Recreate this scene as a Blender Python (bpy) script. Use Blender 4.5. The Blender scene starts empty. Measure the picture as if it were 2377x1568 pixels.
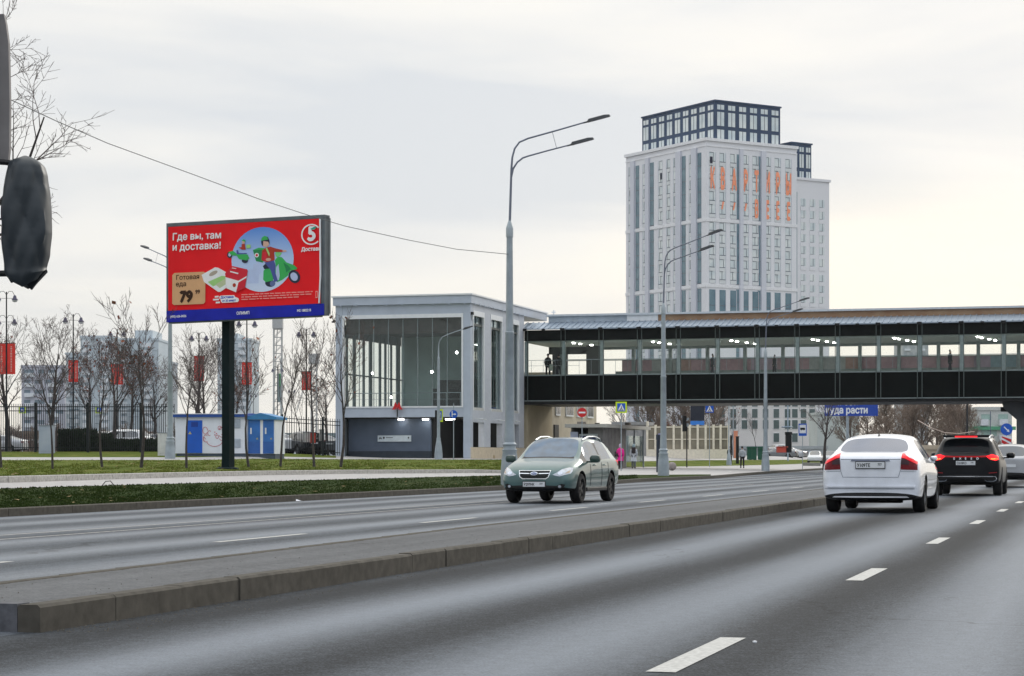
import bpy, bmesh, math, random
from mathutils import Vector, Matrix
from mathutils.bvhtree import BVHTree
from mathutils.geometry import tessellate_polygon
R = math.radians
scene = bpy.context.scene
C = scene.collection
# ------------------------------------------------------------------ camera
F, CX, HV, HC = 4900.0, 1188.5, 1062.0, 1.05      # the photo measured on a 2377 x 1568 grid
cam_d = bpy.data.cameras.new('camera'); cam = bpy.data.objects.new('camera', cam_d); C.objects.link(cam)
cam_d.sensor_width = 36; cam_d.lens = 36*F/2377.0; cam_d.shift_y = (HV-784.0)/2377.0
cam_d.clip_start = .2; cam_d.clip_end = 6000
cam.location = (0, 0, HC); cam.rotation_euler = (R(90), 0, 0)
scene.camera = cam
# ------------------------------------------------------------------ sky, sun, exposure
scene.view_settings.view_transform = 'Standard'; scene.view_settings.look = 'None'
scene.view_settings.exposure = 0.0; scene.view_settings.gamma = 1.0
SUN_EL, SUN_AZ = R(24), R(32)
w = bpy.data.worlds.new('World'); scene.world = w; w.use_nodes = True
nt = w.node_tree; N = nt.nodes; L = nt.links; N.clear()
def node(t, **k):
    n = N.new(t)
    for a, b in k.items():
        if a in n.inputs: n.inputs[a].default_value = b
        else: setattr(n, a, b)
    return n
out = node('ShaderNodeOutputWorld'); bg = node('ShaderNodeBackground')
sky = node('ShaderNodeTexSky'); sky.sky_type = 'NISHITA'; sky.sun_disc = False
sky.sun_elevation = SUN_EL; sky.sun_rotation = SUN_AZ; sky.dust_density = 3.0
tc = node('ShaderNodeTexCoord')
mp = node('ShaderNodeMapping'); mp.inputs['Scale'].default_value = (1.4, 1.4, 7.5); mp.inputs['Location'].default_value = (3.1, .7, 1.3)
L.new(tc.outputs['Generated'], mp.inputs['Vector'])
nz = node('ShaderNodeTexNoise'); nz.inputs['Scale'].default_value = 1.7; nz.inputs['Detail'].default_value = 5; nz.inputs['Roughness'].default_value = .5
nz.inputs['Distortion'].default_value = .35
L.new(mp.outputs[0], nz.inputs['Vector'])
cr = node('ShaderNodeValToRGB'); e = cr.color_ramp.elements
e[0].position = .36; e[0].color = (.70, .73, .765, 1); e[1].position = .60; e[1].color = (1.0, .965, .88, 1)
m_ = cr.color_ramp.elements.new(.48); m_.color = (.875, .868, .845, 1)
L.new(nz.outputs['Fac'], cr.inputs[0])
sx = node('ShaderNodeSeparateXYZ'); L.new(tc.outputs['Generated'], sx.inputs[0])
def mth(op, a, b=None, clamp=False):
    n = N.new('ShaderNodeMath'); n.operation = op; n.use_clamp = clamp
    for i, q in enumerate((a, b)):
        if q is None: continue
        if isinstance(q, (int, float)): n.inputs[i].default_value = q
        else: L.new(q, n.inputs[i])
    return n.outputs[0]
# an overcast dome is brighter towards the zenith
up = mth('MAXIMUM', sx.outputs['Z'], 0.0)
zen = mth('ADD', mth('MULTIPLY', mth('MAXIMUM', mth('SUBTRACT', up, .2), 0.0), 1.75), 1.0)
# thin warm gap in the cloud low over the right of the view
vd = node('ShaderNodeVectorMath', operation='DOT_PRODUCT')
gd = Vector(((2200-CX)/F, 1, (HV-600)/F)).normalized()
L.new(tc.outputs['Generated'], vd.inputs[0]); vd.inputs[1].default_value = gd
ga = mth('MULTIPLY', mth('SUBTRACT', vd.outputs['Value'], .985), 66.0, True)
ge = mth('SUBTRACT', 1.0, mth('MULTIPLY', mth('ABSOLUTE', mth('SUBTRACT', sx.outputs['Z'], gd.z)), 22.0), True)
glow = mth('MULTIPLY', mth('MULTIPLY', ga, ge), .9)
hz_ = mth('SUBTRACT', 1.0, mth('MULTIPLY', up, 9.0), True)       # pale warm band along the horizon
warm = mth('ADD', glow, mth('MULTIPLY', hz_, .55), True)
mx = node('ShaderNodeMixRGB'); mx.inputs['Color2'].default_value = (1.06, .99, .85, 1)
L.new(warm, mx.inputs['Fac']); L.new(cr.outputs[0], mx.inputs['Color1'])
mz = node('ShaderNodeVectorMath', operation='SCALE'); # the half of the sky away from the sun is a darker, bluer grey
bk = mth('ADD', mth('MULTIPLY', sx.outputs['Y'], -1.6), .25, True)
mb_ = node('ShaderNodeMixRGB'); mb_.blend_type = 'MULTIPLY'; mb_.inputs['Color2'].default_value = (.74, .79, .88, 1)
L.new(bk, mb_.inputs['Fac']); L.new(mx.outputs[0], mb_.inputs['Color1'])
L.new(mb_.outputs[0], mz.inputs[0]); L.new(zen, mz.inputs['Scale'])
ms = node('ShaderNodeVectorMath', operation='SCALE'); L.new(sky.outputs[0], ms.inputs[0]); ms.inputs['Scale'].default_value = .08
blend = node('ShaderNodeMixRGB'); blend.inputs['Fac'].default_value = .10
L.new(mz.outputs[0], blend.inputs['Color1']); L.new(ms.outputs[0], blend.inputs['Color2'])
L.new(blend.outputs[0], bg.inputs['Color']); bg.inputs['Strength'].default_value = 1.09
L.new(bg.outputs[0], out.inputs['Surface'])
sd = bpy.data.lights.new('sun', 'SUN'); sd.energy = 0.9; sd.angle = R(14); sd.color = (1, .95, .87)
sun = bpy.data.objects.new('sun', sd); C.objects.link(sun)
sv = Vector((math.sin(SUN_AZ)*math.cos(SUN_EL), math.cos(SUN_AZ)*math.cos(SUN_EL), math.sin(SUN_EL)))
sun.rotation_euler = sv.to_track_quat('Z', 'Y').to_euler()

# ------------------------------------------------------------------ helpers
ROT = -math.atan2(.2741, .9617)          # streets, station and bridge share this bearing
DV = Vector((.2741, .9617, 0)); NV = Vector((.9617, -.2741, 0))
def P(u, v, Y): return Vector(((u-CX)*Y/F, Y, HC-(v-HV)*Y/F))
def RS(s, t, z=0): return DV*s + NV*t + Vector((0, 0, z))
def Yt(u, t): return t/(.9617*(u-CX)/F-.2741)
MATS = {}
def M(name, col=(.5, .5, .5), rough=.6, metal=0, var=.10, scale=4, bump=0, emit=0, spec=.3, coat=0, alpha=1, ior=None, detail=4, col2=None, trans=0):
    if name in MATS: return MATS[name]
    m = bpy.data.materials.new(name); m.use_nodes = True; t = m.node_tree; b = t.nodes['Principled BSDF']
    b.inputs['Roughness'].default_value = rough; b.inputs['Metallic'].default_value = metal
    b.inputs['Specular IOR Level'].default_value = spec; b.inputs['Coat Weight'].default_value = coat
    b.inputs['Alpha'].default_value = alpha
    b.inputs['Transmission Weight'].default_value = trans
    if ior: b.inputs['IOR'].default_value = ior
    c = t.nodes.new('ShaderNodeTexCoord'); n = t.nodes.new('ShaderNodeTexNoise')
    n.inputs['Scale'].default_value = scale; n.inputs['Detail'].default_value = detail
    t.links.new(c.outputs['Object'], n.inputs['Vector'])
    r = t.nodes.new('ShaderNodeValToRGB'); r.color_ramp.elements[0].position = .3; r.color_ramp.elements[1].position = .7
    c2 = col2 or [min(1, x*(1+var)) for x in col]; c1 = [x*(1-var) for x in col] if not col2 else col
    r.color_ramp.elements[0].color = (*c1, 1); r.color_ramp.elements[1].color = (*c2, 1)
    t.links.new(n.outputs['Fac'], r.inputs[0]); t.links.new(r.outputs[0], b.inputs['Base Color'])
    if emit: b.inputs['Emission Color'].default_value = (*col, 1); b.inputs['Emission Strength'].default_value = emit
    if bump:
        bp = t.nodes.new('ShaderNodeBump'); bp.inputs['Strength'].default_value = bump; bp.inputs['Distance'].default_value = .02
        t.links.new(n.outputs['Fac'], bp.inputs['Height']); t.links.new(bp.outputs[0], b.inputs['Normal'])
    MATS[name] = m; return m
def glass(name, tint, mixf=.5, rough=.02):
    if name in MATS: return MATS[name]
    m = bpy.data.materials.new(name); m.use_nodes = True; t = m.node_tree; t.nodes.clear()
    o = t.nodes.new('ShaderNodeOutputMaterial'); a = t.nodes.new('ShaderNodeBsdfTransparent'); g = t.nodes.new('ShaderNodeBsdfGlossy')
    a.inputs[0].default_value = (*tint, 1); g.inputs['Roughness'].default_value = rough; g.inputs[0].default_value = (.9, .95, .95, 1)
    fr = t.nodes.new('ShaderNodeFresnel'); fr.inputs[0].default_value = 1.45
    mm = t.nodes.new('ShaderNodeMath'); mm.operation = 'MULTIPLY'; mm.inputs[1].default_value = mixf
    t.links.new(fr.outputs[0], mm.inputs[0])
    x = t.nodes.new('ShaderNodeMixShader'); t.links.new(mm.outputs[0], x.inputs[0]); t.links.new(a.outputs[0], x.inputs[1]); t.links.new(g.outputs[0], x.inputs[2])
    t.links.new(x.outputs[0], o.inputs[0]); MATS[name] = m; return m
def tag(o, label=None, cat=None, group=None, kind=None):
    if label: o['label'] = label
    if cat: o['category'] = cat
    if group: o['group'] = group
    if kind: o['kind'] = kind
    return o
def link(name, me, mats, parent=None, loc=None, rz=None):
    o = bpy.data.objects.new(name, me); C.objects.link(o)
    for m in (mats if isinstance(mats, (list, tuple)) else [mats]): me.materials.append(m)
    if parent: o.parent = parent
    if loc is not None: o.location = loc
    if rz is not None: o.rotation_euler = (0, 0, rz)
    return o
def empty(name, label, cat, loc=(0, 0, 0), rz=0, group=None):
    o = bpy.data.objects.new(name, None); C.objects.link(o); o.empty_display_size = .2
    o.location = loc; o.rotation_euler = (0, 0, rz); return tag(o, label, cat, group)
def kids(o): return [c for c in bpy.data.objects if c.parent is o]
def copy_tree(o, loc, rz, label=None, sc=None, memo={}):
    key = o.name
    if key not in memo: memo[key] = [(c, kids(c)) for c in kids(o)]
    r = o.copy(); C.objects.link(r); r.location = loc; r.rotation_euler = (0, 0, rz)
    if label: r['label'] = label
    if sc is not None: r.scale = sc if isinstance(sc, (tuple, list)) else (sc,)*3
    for c, gs in memo[key]:
        k = c.copy(); C.objects.link(k); k.parent = r
        for g in gs: q = g.copy(); C.objects.link(q); q.parent = k
    return r
class MB:
    def __init__(s): s.v = []; s.f = []; s.mi = []; s.m = 0
    def add(s, vs, fs):
        n = len(s.v); s.v += [tuple(v) for v in vs]; s.f += [tuple(i+n for i in f) for f in fs]; s.mi += [s.m]*len(fs)
    def box(s, x0, x1, y0, y1, z0, z1):
        s.add([(x, y, z) for z in (z0, z1) for y in (y0, y1) for x in (x0, x1)],
              [(0, 2, 3, 1), (4, 5, 7, 6), (0, 1, 5, 4), (1, 3, 7, 5), (3, 2, 6, 7), (2, 0, 4, 6)]); return s
    def tube(s, pts, rs, n=8, caps=True):
        pts = [Vector(p) for p in pts]
        if not isinstance(rs, (list, tuple)): rs = [rs]*len(pts)
        vs = []; up = None
        for i, p in enumerate(pts):
            d = (pts[min(i+1, len(pts)-1)]-pts[max(i-1, 0)]).normalized()
            if up is None: up = Vector((0, 0, 1)) if abs(d.z) < .9 else Vector((1, 0, 0))
            a = d.cross(up)
            if a.length < 1e-5: a = d.orthogonal()
            a.normalize(); b = a.cross(d); up = b if abs(d.dot(b)) < .9 else up
            for k in range(n):
                t = 2*math.pi*k/n; vs.append(p+(a*math.cos(t)+b*math.sin(t))*rs[i])
        fs = [(i*n+k, i*n+(k+1) % n, (i+1)*n+(k+1) % n, (i+1)*n+k) for i in range(len(pts)-1) for k in range(n)]
        if caps: fs += [tuple(range(n))[::-1], tuple(range((len(pts)-1)*n, len(pts)*n))]
        s.add(vs, fs); return s
    def lathe(s, prof, n=16, c=(0, 0, 0), axis='z'):
        vs = []
        for r, h in prof:
            for k in range(n):
                t = 2*math.pi*k/n; a, b = r*math.cos(t), r*math.sin(t)
                vs.append((c[0]+a, c[1]+b, c[2]+h) if axis == 'z' else (c[0]+a, c[1]+h, c[2]+b))
        fs = [(i*n+k, i*n+(k+1) % n, (i+1)*n+(k+1) % n, (i+1)*n+k) for i in range(len(prof)-1) for k in range(n)]
        s.add(vs, fs); return s
    def poly(s, pts, y=0, th=0, f=None):
        """flat outline in x,z standing at depth y, with thickness th going back"""
        tr = tessellate_polygon([[Vector((p[0], p[1], 0)) for p in pts]])
        n = len(pts); vs = [(p[0], y, p[1]) for p in pts]; fs = [tuple(t) for t in tr]
        if th:
            vs += [(p[0], y+th, p[1]) for p in pts]; fs += [tuple(i+n for i in t[::-1]) for t in tr]
            fs += [(i, (i+1) % n, n+(i+1) % n, n+i) for i in range(n)]
        s.add(vs, fs); return s
    def build(s, name, mats, parent=None, smooth=False, loc=None, rz=None, bevel=0):
        me = bpy.data.meshes.new(name); me.from_pydata(s.v, [], s.f); me.validate()
        bm = bmesh.new(); bm.from_mesh(me)
        bmesh.ops.recalc_face_normals(bm, faces=bm.faces); bm.to_mesh(me); bm.free()
        if len(me.polygons) == len(s.mi):
            for p, i in zip(me.polygons, s.mi): p.material_index = i
        if smooth: me.polygons.foreach_set('use_smooth', [True]*len(me.polygons)); me.set_sharp_from_angle(angle=R(38))
        o = link(name, me, mats, parent, loc, rz)
        if bevel:
            b = o.modifiers.new('bevel', 'BEVEL'); b.width = bevel; b.segments = 2; b.limit_method = 'ANGLE'
        return o
def ellipse(cx, cz, rx, rz, n=24, a0=0, a1=360):
    k = n if a1-a0 >= 360 else n+1
    return [(cx+rx*math.cos(R(a0+(a1-a0)*i/n)), cz+rz*math.sin(R(a0+(a1-a0)*i/n))) for i in range(k)]
def rrect(x0, x1, z0, z1, r, n=4):
    o = []
    for cx, cz, a in ((x1-r, z1-r, 0), (x0+r, z1-r, 90), (x0+r, z0+r, 180), (x1-r, z0+r, 270)):
        o += [(cx+r*math.cos(R(a+90*i/n)), cz+r*math.sin(R(a+90*i/n))) for i in range(n+1)]
    return o
def evalmesh(ob):
    dg = bpy.context.evaluated_depsgraph_get(); dg.update()
    me = bpy.data.meshes.new_from_object(ob.evaluated_get(dg), depsgraph=dg); return me
def text(body, size, mat, parent, x, z, y, name='lettering', fn=None, bold=.02, ax='LEFT', ext=.004, shear=0, sxx=1, mtx=None):
    cu = bpy.data.curves.new('t', 'FONT'); cu.body = body; cu.size = size; cu.extrude = ext; cu.align_x = ax
    cu.shear = shear; cu.resolution_u = 3
    to = bpy.data.objects.new('t', cu); C.objects.link(to); m0 = evalmesh(to); bpy.data.objects.remove(to)
    # heavier strokes: the same letters laid three times, a hair apart
    tv = [tuple(v.co) for v in m0.vertices]; tf = [tuple(p.vertices) for p in m0.polygons]; av = []; af = []
    d_ = bold*size*1.6
    for dx_, dz_, dy_ in ((0, 0, 0), (d_, 0, .0004), (-d_, 0, .0002), (0, d_, .0003), (0, -d_, .0001)) if bold > .004 else ((0, 0, 0),):
        n_ = len(av); av += [(a+dx_, b+dz_, c-dy_) for a, b, c in tv]; af += [tuple(i+n_ for i in f) for f in tf]
    me = bpy.data.meshes.new(name); me.from_pydata(av, [], af)
    for v in me.vertices:
        a, b, c = v.co
        if fn: q = fn(x+a*sxx, z+b); v.co = (q[0], y-c, q[1])
        else: v.co = (x+a*sxx, y-c, z+b)
    if mtx: me.transform(mtx)
    me.name = name
    return link(name, me, mat, parent)

# ------------------------------------------------------------------ shared materials
def asphalt_mat(name, base, amp, period, phase, fine=60, tracks=True):
    m = bpy.data.materials.new(name); m.use_nodes = True; t = m.node_tree; nn = t.nodes; ll = t.links; b = nn['Principled BSDF']
    c = nn.new('ShaderNodeTexCoord'); sp = nn.new('ShaderNodeSeparateXYZ'); ll.new(c.outputs['Object'], sp.inputs[0])
    def ma(op, a, bb=0.0):
        q = nn.new('ShaderNodeMath'); q.operation = op
        for i, z in enumerate((a, bb)):
            if isinstance(z, (int, float)): q.inputs[i].default_value = z
            else: ll.new(z, q.inputs[i])
        return q.outputs[0]
    def noise(scl, sv_, det=4, rg=.55):
        mpp = nn.new('ShaderNodeMapping'); mpp.inputs['Scale'].default_value = sv_; ll.new(c.outputs['Object'], mpp.inputs[0])
        q = nn.new('ShaderNodeTexNoise'); q.inputs['Scale'].default_value = scl; q.inputs['Detail'].default_value = det; q.inputs['Roughness'].default_value = rg
        ll.new(mpp.outputs[0], q.inputs['Vector']); return q.outputs['Fac']
    wob = noise(.25, (1, .25, 1), 2)
    sn = ma('SINE', ma('ADD', ma('MULTIPLY', ma('ADD', sp.outputs['X'], ma('MULTIPLY', wob, .5)), 2*math.pi/period), phase))
    st = noise(1.3, (1, .03, 1), 3)
    lg = noise(.8, (1, .2, 1), 5); gr = noise(fine, (1, 1, 1), 2, .8)
    g2 = noise(11, (1, 1, 1), 5, .75)
    tr = ma('MULTIPLY', sn, amp if tracks else 0)
    v = ma('ADD', ma('ADD', tr, ma('MULTIPLY', ma('SUBTRACT', st, .5), 1.3)), ma('MULTIPLY', ma('SUBTRACT', lg, .5), .55))
    v = ma('ADD', v, ma('MULTIPLY', ma('SUBTRACT', gr, .5), 3.0 if tracks else 1.8)); v = ma('ADD', v, ma('MULTIPLY', ma('SUBTRACT', g2, .5), 1.6))
    v = ma('MAXIMUM', ma('ADD', v, 1.0), .22)
    vo = nn.new('ShaderNodeTexVoronoi'); vo.feature = 'DISTANCE_TO_EDGE'; vo.inputs['Scale'].default_value = .28
    wn = nn.new('ShaderNodeTexNoise'); wn.inputs['Scale'].default_value = 1.6; wn.inputs['Detail'].default_value = 6; ll.new(c.outputs['Object'], wn.inputs['Vector'])
    va_ = nn.new('ShaderNodeVectorMath'); va_.operation = 'MULTIPLY_ADD'; va_.inputs[1].default_value = (1.2, 1.2, 0); ll.new(wn.outputs['Color'], va_.inputs[0]); ll.new(c.outputs['Object'], va_.inputs[2]); ll.new(va_.outputs[0], vo.inputs['Vector'])
    ck = ma('MULTIPLY', ma('LESS_THAN', vo.outputs['Distance'], .0035), ma('GREATER_THAN', noise(.12, (1, 1, 1), 2), .52))
    v = ma('MULTIPLY', v, ma('SUBTRACT', 1.0, ma('MULTIPLY', ck, .35)))
    # grit swept against the kerb of the median
    gut = ma('MULTIPLY', ma('GREATER_THAN', sp.outputs['X'], -6.3), ma('MINIMUM', ma('MAXIMUM', ma('SUBTRACT', ma('ADD', -5.35, ma('MULTIPLY', noise(2.2, (1, .35, 1), 5), -.9)), sp.outputs['X']), 0.0), .5))
    v = ma('MULTIPLY', v, ma('SUBTRACT', 1.0, ma('MULTIPLY', gut, .9)))
    sc = nn.new('ShaderNodeVectorMath'); sc.operation = 'SCALE'; sc.inputs[0].default_value = base; ll.new(v, sc.inputs['Scale'])
    ll.new(sc.outputs[0], b.inputs['Base Color'])
    b.inputs['Specular IOR Level'].default_value = .13; rr = ma('SUBTRACT', .66, ma('MULTIPLY', sn, .14 if tracks else 0)); ll.new(rr, b.inputs['Roughness'])
    bp = nn.new('ShaderNodeBump'); bp.inputs['Strength'].default_value = .35; bp.inputs['Distance'].default_value = .01
    ll.new(gr, bp.inputs['Height']); ll.new(bp.outputs[0], b.inputs['Normal'])
    MATS[name] = m; return m
A_right = asphalt_mat('asphalt_right', (.070, .080, .094), .80, 1.95, 3.6)
A_left = asphalt_mat('asphalt_left', (.098, .110, .126), .34, 1.85, 1.0, 50)
A_med = asphalt_mat('asphalt_median', (.084, .088, .094), .0, 2, 0, 45, False)
def paint_mat():
    m = M('road_paint', (.40, .40, .385), .6, var=.25, scale=30, detail=8)
    return m
PAINT = paint_mat()
PAINT_OLD = M('worn_paint', (.20, .20, .195), .7, col2=(.42, .41, .40), scale=14, detail=8)
STONE = M('kerb_granite', (.074, .068, .058), .85, var=.25, scale=9, bump=.2, spec=.15, detail=8)
STONE_L = M('kerb_light', (.34, .33, .31), .75, var=.3, scale=12, bump=.2, detail=8)
PAVE = M('pavement_tiles', (.36, .35, .345), .8, var=.16, scale=2.5, detail=8)
def grass_mat(name, a, b_, c_):
    m = M(name, a, .95, scale=.9, col2=b_, detail=10, bump=0, spec=.05)
    t = m.node_tree; r = [n for n in t.nodes if n.type == 'VALTORGB'][0]
    e_ = r.color_ramp.elements.new(.52); e_.color = (*c_, 1)
    n2 = t.nodes.new('ShaderNodeTexNoise'); n2.inputs['Scale'].default_value = 22; n2.inputs['Detail'].default_value = 5
    tc_ = [n for n in t.nodes if n.type == 'TEX_COORD'][0]; t.links.new(tc_.outputs['Object'], n2.inputs['Vector'])
    bp = t.nodes.new('ShaderNodeBump'); bp.inputs['Strength'].default_value = .9; bp.inputs['Distance'].default_value = .08
    t.links.new(n2.outputs['Fac'], bp.inputs['Height']); t.links.new(bp.outputs[0], t.nodes['Principled BSDF'].inputs['Normal'])
    return m
G_near = grass_mat('grass_near', (.022, .038, .010), (.055, .062, .022), (.032, .052, .013))
G_far = grass_mat('grass_far', (.075, .110, .018), (.17, .165, .045), (.10, .13, .024))
STEEL = M('galvanised_grey', (.30, .345, .38), .5, metal=.25, var=.12, scale=3)
DARKMET = M('dark_metal', (.018, .020, .024), .45, metal=.3)
BLACK = M('black_paint', (.008, .009, .010), .5)
WHITE = M('white_paint', (.74, .76, .80), .5, var=.05)
RED = M('sign_red', (.55, .018, .022), .45, var=.05)
BLUE = M('sign_blue', (.015, .10, .50), .45, var=.06)
YEL = M('sign_yellow_green', (.55, .72, .02), .45, var=.04)
LAMP = M('lamp_glow', (1, .98, .92), .4, emit=20)
CHROME = M('chrome', (.75, .77, .8), .15, metal=1, var=.03)
PLATE = M('plate_white', (.62, .64, .66), .45, var=.03)
INK = M('ink_black', (.012, .012, .014), .6)
# ------------------------------------------------------------------ ground, roads, lawns
g = MB(); g.add([(-3000, -300, -.06), (3000, -300, -.06), (3000, 5000, -.06), (-3000, 5000, -.06)], [(0, 1, 2, 3)])
tag(g.build('ground', M('bare_ground', (.16, .15, .13), .95, var=.3, scale=.3)), kind='structure')
def strip(name, t0, t1, s0, s1, z, mat, n=1):
    b = MB()
    for i in range(n):
        a, c = s0+(s1-s0)*i/n, s0+(s1-s0)*(i+1)/n
        b.add([(t0, a, z), (t1, a, z), (t1, c, z), (t0, c, z)], [(0, 1, 2, 3)])
    return tag(b.build(name, mat, rz=ROT), kind='structure')
strip('road', -7.0, 9.6, -20, 900, 0.0, A_right)
strip('opposite_road', -34, -7.0, -20, 900, 0.0, A_left)
# median: raised asphalt between granite edging
T0 = -6.19
def med_w(s): return 1.30+min(max((s-12)/14, 0), 1)*.42
b = MB(); S = [11.55]+[13+2*i for i in range(0, 12)]+[40, 60, 90, 140, 220, 400, 700]
for a, c in zip(S[:-1], S[1:]):
    b.add([(T0-.14, a, .160), (T0-.14, c, .160), (T0-med_w(c), c, .160), (T0-med_w(a), a, .160)], [(0, 1, 2, 3)])
tag(b.build('median', A_med, rz=ROT), kind='structure')
rnd = random.Random(4)
def stone(bm_, t0, t1, s0, s1, z1, z0=-.05, r=.018):
    g_ = .0025
    # slightly rounded upper arrises
    prof = [(t0, z0), (t0, z1-r), (t0+r, z1), (t1-r, z1), (t1, z1-r), (t1, z0)]
    vs = [(t, s, z) for s in (s0+g_, s1-g_) for t, z in prof]; n = len(prof)
    bm_.add(vs, [(i, i+1, n+i+1, n+i) for i in range(n-1)]+[tuple(range(n)), tuple(range(n, 2*n))])
b = MB(); s = 11.4
while s < 150:
    j = rnd.uniform(-.007, .007); stone(b, T0-.15+j, T0+j, s, s+1, .170+rnd.uniform(-.004, .004)); s += 1
b.box(T0-.145, T0-.005, 150, 700, -.05, .17)
s = 11.4
while s < 60:
    a, c = s, s+1; w0, w1 = med_w(a), med_w(c)
    stone(b, T0-w0-.12, T0-w0, a, c, .168); s += 1
b.box(T0-1.84, T0-1.72, 60, 700, -.05, .168)
tag(b.build('median_kerb', STONE, rz=ROT), kind='structure')
b = MB()
for i in range(2): stone(b, 0, .15, 0, 0, 0)
b = MB(); t = T0-.15
while t > T0-1.5:
    b.box(t-.69, t-.006, 11.40, 11.55, -.05, .171); t -= .70
tag(b.build('median_end_kerb', M('nose_granite', (.085, .088, .10), .7, var=.3, scale=14, bump=.3), rz=ROT), kind='structure')
# lane markings
b = MB()
def dash(t, s0, ln, w_=.15): b.add([(t-w_/2, s0, .004), (t+w_/2, s0, .004), (t+w_/2, s0+ln, .004), (t-w_/2, s0+ln, .004)], [(0, 1, 2, 3)])
s = 10.12
for k in range(-2, 60): dash(-2.13, s+k*8.0, 2.05)
for k in range(0, 60): dash(1.9, s+k*8.0-3, 2.05)
tag(b.build('lane_markings', PAINT, rz=ROT), kind='structure')
b = MB()
for k in range(-2, 50): dash(-10.72, 24.2+k*8.1, 3.0, .12)
for k in range(0, 40): dash(-16.7, 96+k*8.1, 2.2, .12)
tag(b.build('opposite_lane_markings', PAINT, rz=ROT), kind='structure')
b = MB()
dash(-14.45, 8, 75, .10); dash(-13.72, 8, 75, .09); dash(-8.35, 14, 180, .11); dash(-18.5, 100, 60, .1)
tag(b.build('edge_lines', PAINT_OLD, rz=ROT), kind='structure')

# terrain rows (Y, z) at columns u
U = [-900, -300, 0, 150, 300, 450, 600, 780, 900, 1092, 1170, 1300, 1400, 1480, 1650, 1800, 1950, 2150, 2400]
def rowt(ts, zs): return [(Yt(u, t_), z_) for u, t_, z_ in zip(U, ts, zs)]
n0 = 11
R0 = [(Yt(u, -19.15), .135) for u in U[:13]]+[(92, .135), (107, .135), (147, .135), (205, .135), (310, .135), (640, .135)]
R1 = rowt([-23.6, -23.8, -24, -24.2, -24.5, -24.8, -25, -25.2, -25.4, -25.6, -25.6], [.36, .36, .36, .36, .35, .34, .33, .32, .31, .29, .28])
R1 += [(86, .24), (95, .24), (103, .22), (112, .17), (152, .16), (212, .16), (320, .16), (650, .16)]
R2 = rowt([-26, -26.2, -26.2, -26.9, -27.6, -28.2, -28.6, -28.6, -28.2, -27.2, -26.4], [.45, .45, .45, .45, .45, .45, .45, .44, .42, .39, .36])
R2 += [(112, .30), (148, .30), (166, .28), (182, .28), (222, .28), (310, .28), (420, .25), (700, .25)]
stp = [.13]*10+[.11, .06, .05, .05, .05, .04, .04, .04, .04]
R3 = [(y+.15, z+k) for (y, z), k in zip(R2, stp)]
R4 = [(114, .93)]*6+[(118, 1.0), (132, .96), (135, .95), (138, .93), (140, .93), (150, .86), (172, .72), (186, .74), (205, .82), (250, .80), (345, .78), (500, .6), (900, .6)]
R5 = [(118.5, 1.08)]*6+[(121, 1.15), (136, 1.04), (139, 1.0), (141, 1.0), (150, 1.0), (158, 1.0), (182, 1.0), (198, 1.15), (222, 1.25), (272, 1.2), (370, 1.1), (520, .9), (920, .9)]
R6 = [(127.5, 1.42)]*6+[(128, 1.4), (145, 1.2), (150, 1.1), (152, 1.05), (155, 1.05), (165, 1.05), (195, 1.2), (215, 1.42), (250, 1.4), (310, 1.3), (400, 1.2), (560, 1.1), (960, 1.0)]
R7 = [(1500, 1.6)]*len(U)
rows = [R0, R1, R2, R3, R4, R5, R6, R7]
TV = []; TF = []
def terr(name, ra, rb, mat, i0=0, i1=None, sub=6, drop=False, rough_=0.0):
    i1 = i1 if i1 is not None else len(U)-1
    b = MB(); cols = []
    r_ = random.Random(7)
    us = []
    for i in range(i0, i1):
        k = 5
        us += [(i, j/k) for j in range(k)]
    us.append((i1, 0))
    for i, f in us:
        def q(row):
            if f == 0: Y, z = row[i]; u = U[i]
            else: Y = row[i][0]*(1-f)+row[i+1][0]*f; z = row[i][1]*(1-f)+row[i+1][1]*f; u = U[i]*(1-f)+U[i+1]*f
            return Vector(((u-CX)*Y/F, Y, z))
        a, c = q(ra), q(rb)
        col = []
        for k in range(sub+1):
            p = a.lerp(c, k/sub)
            if 0 < k < sub: p.z += rough_*(r_.random()-.5)
            col.append(p)
        cols.append(col)
    n = sub+1
    vs = [p for c_ in cols for p in c_]
    fs = [(i*n+k, (i+1)*n+k, (i+1)*n+k+1, i*n+k+1) for i in range(len(cols)-1) for k in range(sub)]
    b.add(vs, fs); base = len(TV); TV.extend([tuple(v) for v in vs]); TF.extend([tuple(i+base for i in f_) for f_ in fs])
    o = b.build(name, mat, smooth=True); tag(o, kind='structure'); return o
terr('verge', R0, R1, G_near, 0, 14, 8, rough_=.03)
terr('kerbside_pavement', R0, R1, PAVE, 14, None, 2)
terr('pavement', R1, R2, PAVE, sub=3)
terr('pavement_edging', R2, R3, STONE_L, sub=1)
terr('lawn', R3, R4, G_far, sub=12, rough_=.06)
terr('path', R4, R5, PAVE, sub=2)
terr('upper_lawn', R5, R6, G_far, 0, 7, 3)
terr('plaza', R5, R6, M('plaza_paving', (.33, .32, .31), .8), 7, None, 3)
terr('far_yard', R6, R7, M('yard_asphalt', (.10, .10, .10), .9, var=.2, scale=.4), sub=3)
TB = BVHTree.FromPolygons([Vector(v) for v in TV], TF)
def GP(u, v, fallback=150):
    o = Vector((0, 0, HC)); d = P(u, v, 1)-o
    h = TB.ray_cast(o+d*20, d.normalized())
    return h[0] if h[0] else P(u, v, fallback)
def ZAT(x, y):
    h = TB.ray_cast(Vector((x, y, 60)), Vector((0, 0, -1)))
    return h[0].z if h[0] else 0
def GY(u, Y):
    x = (u-CX)*Y/F; return Vector((x, Y, ZAT(x, Y)))
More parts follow.
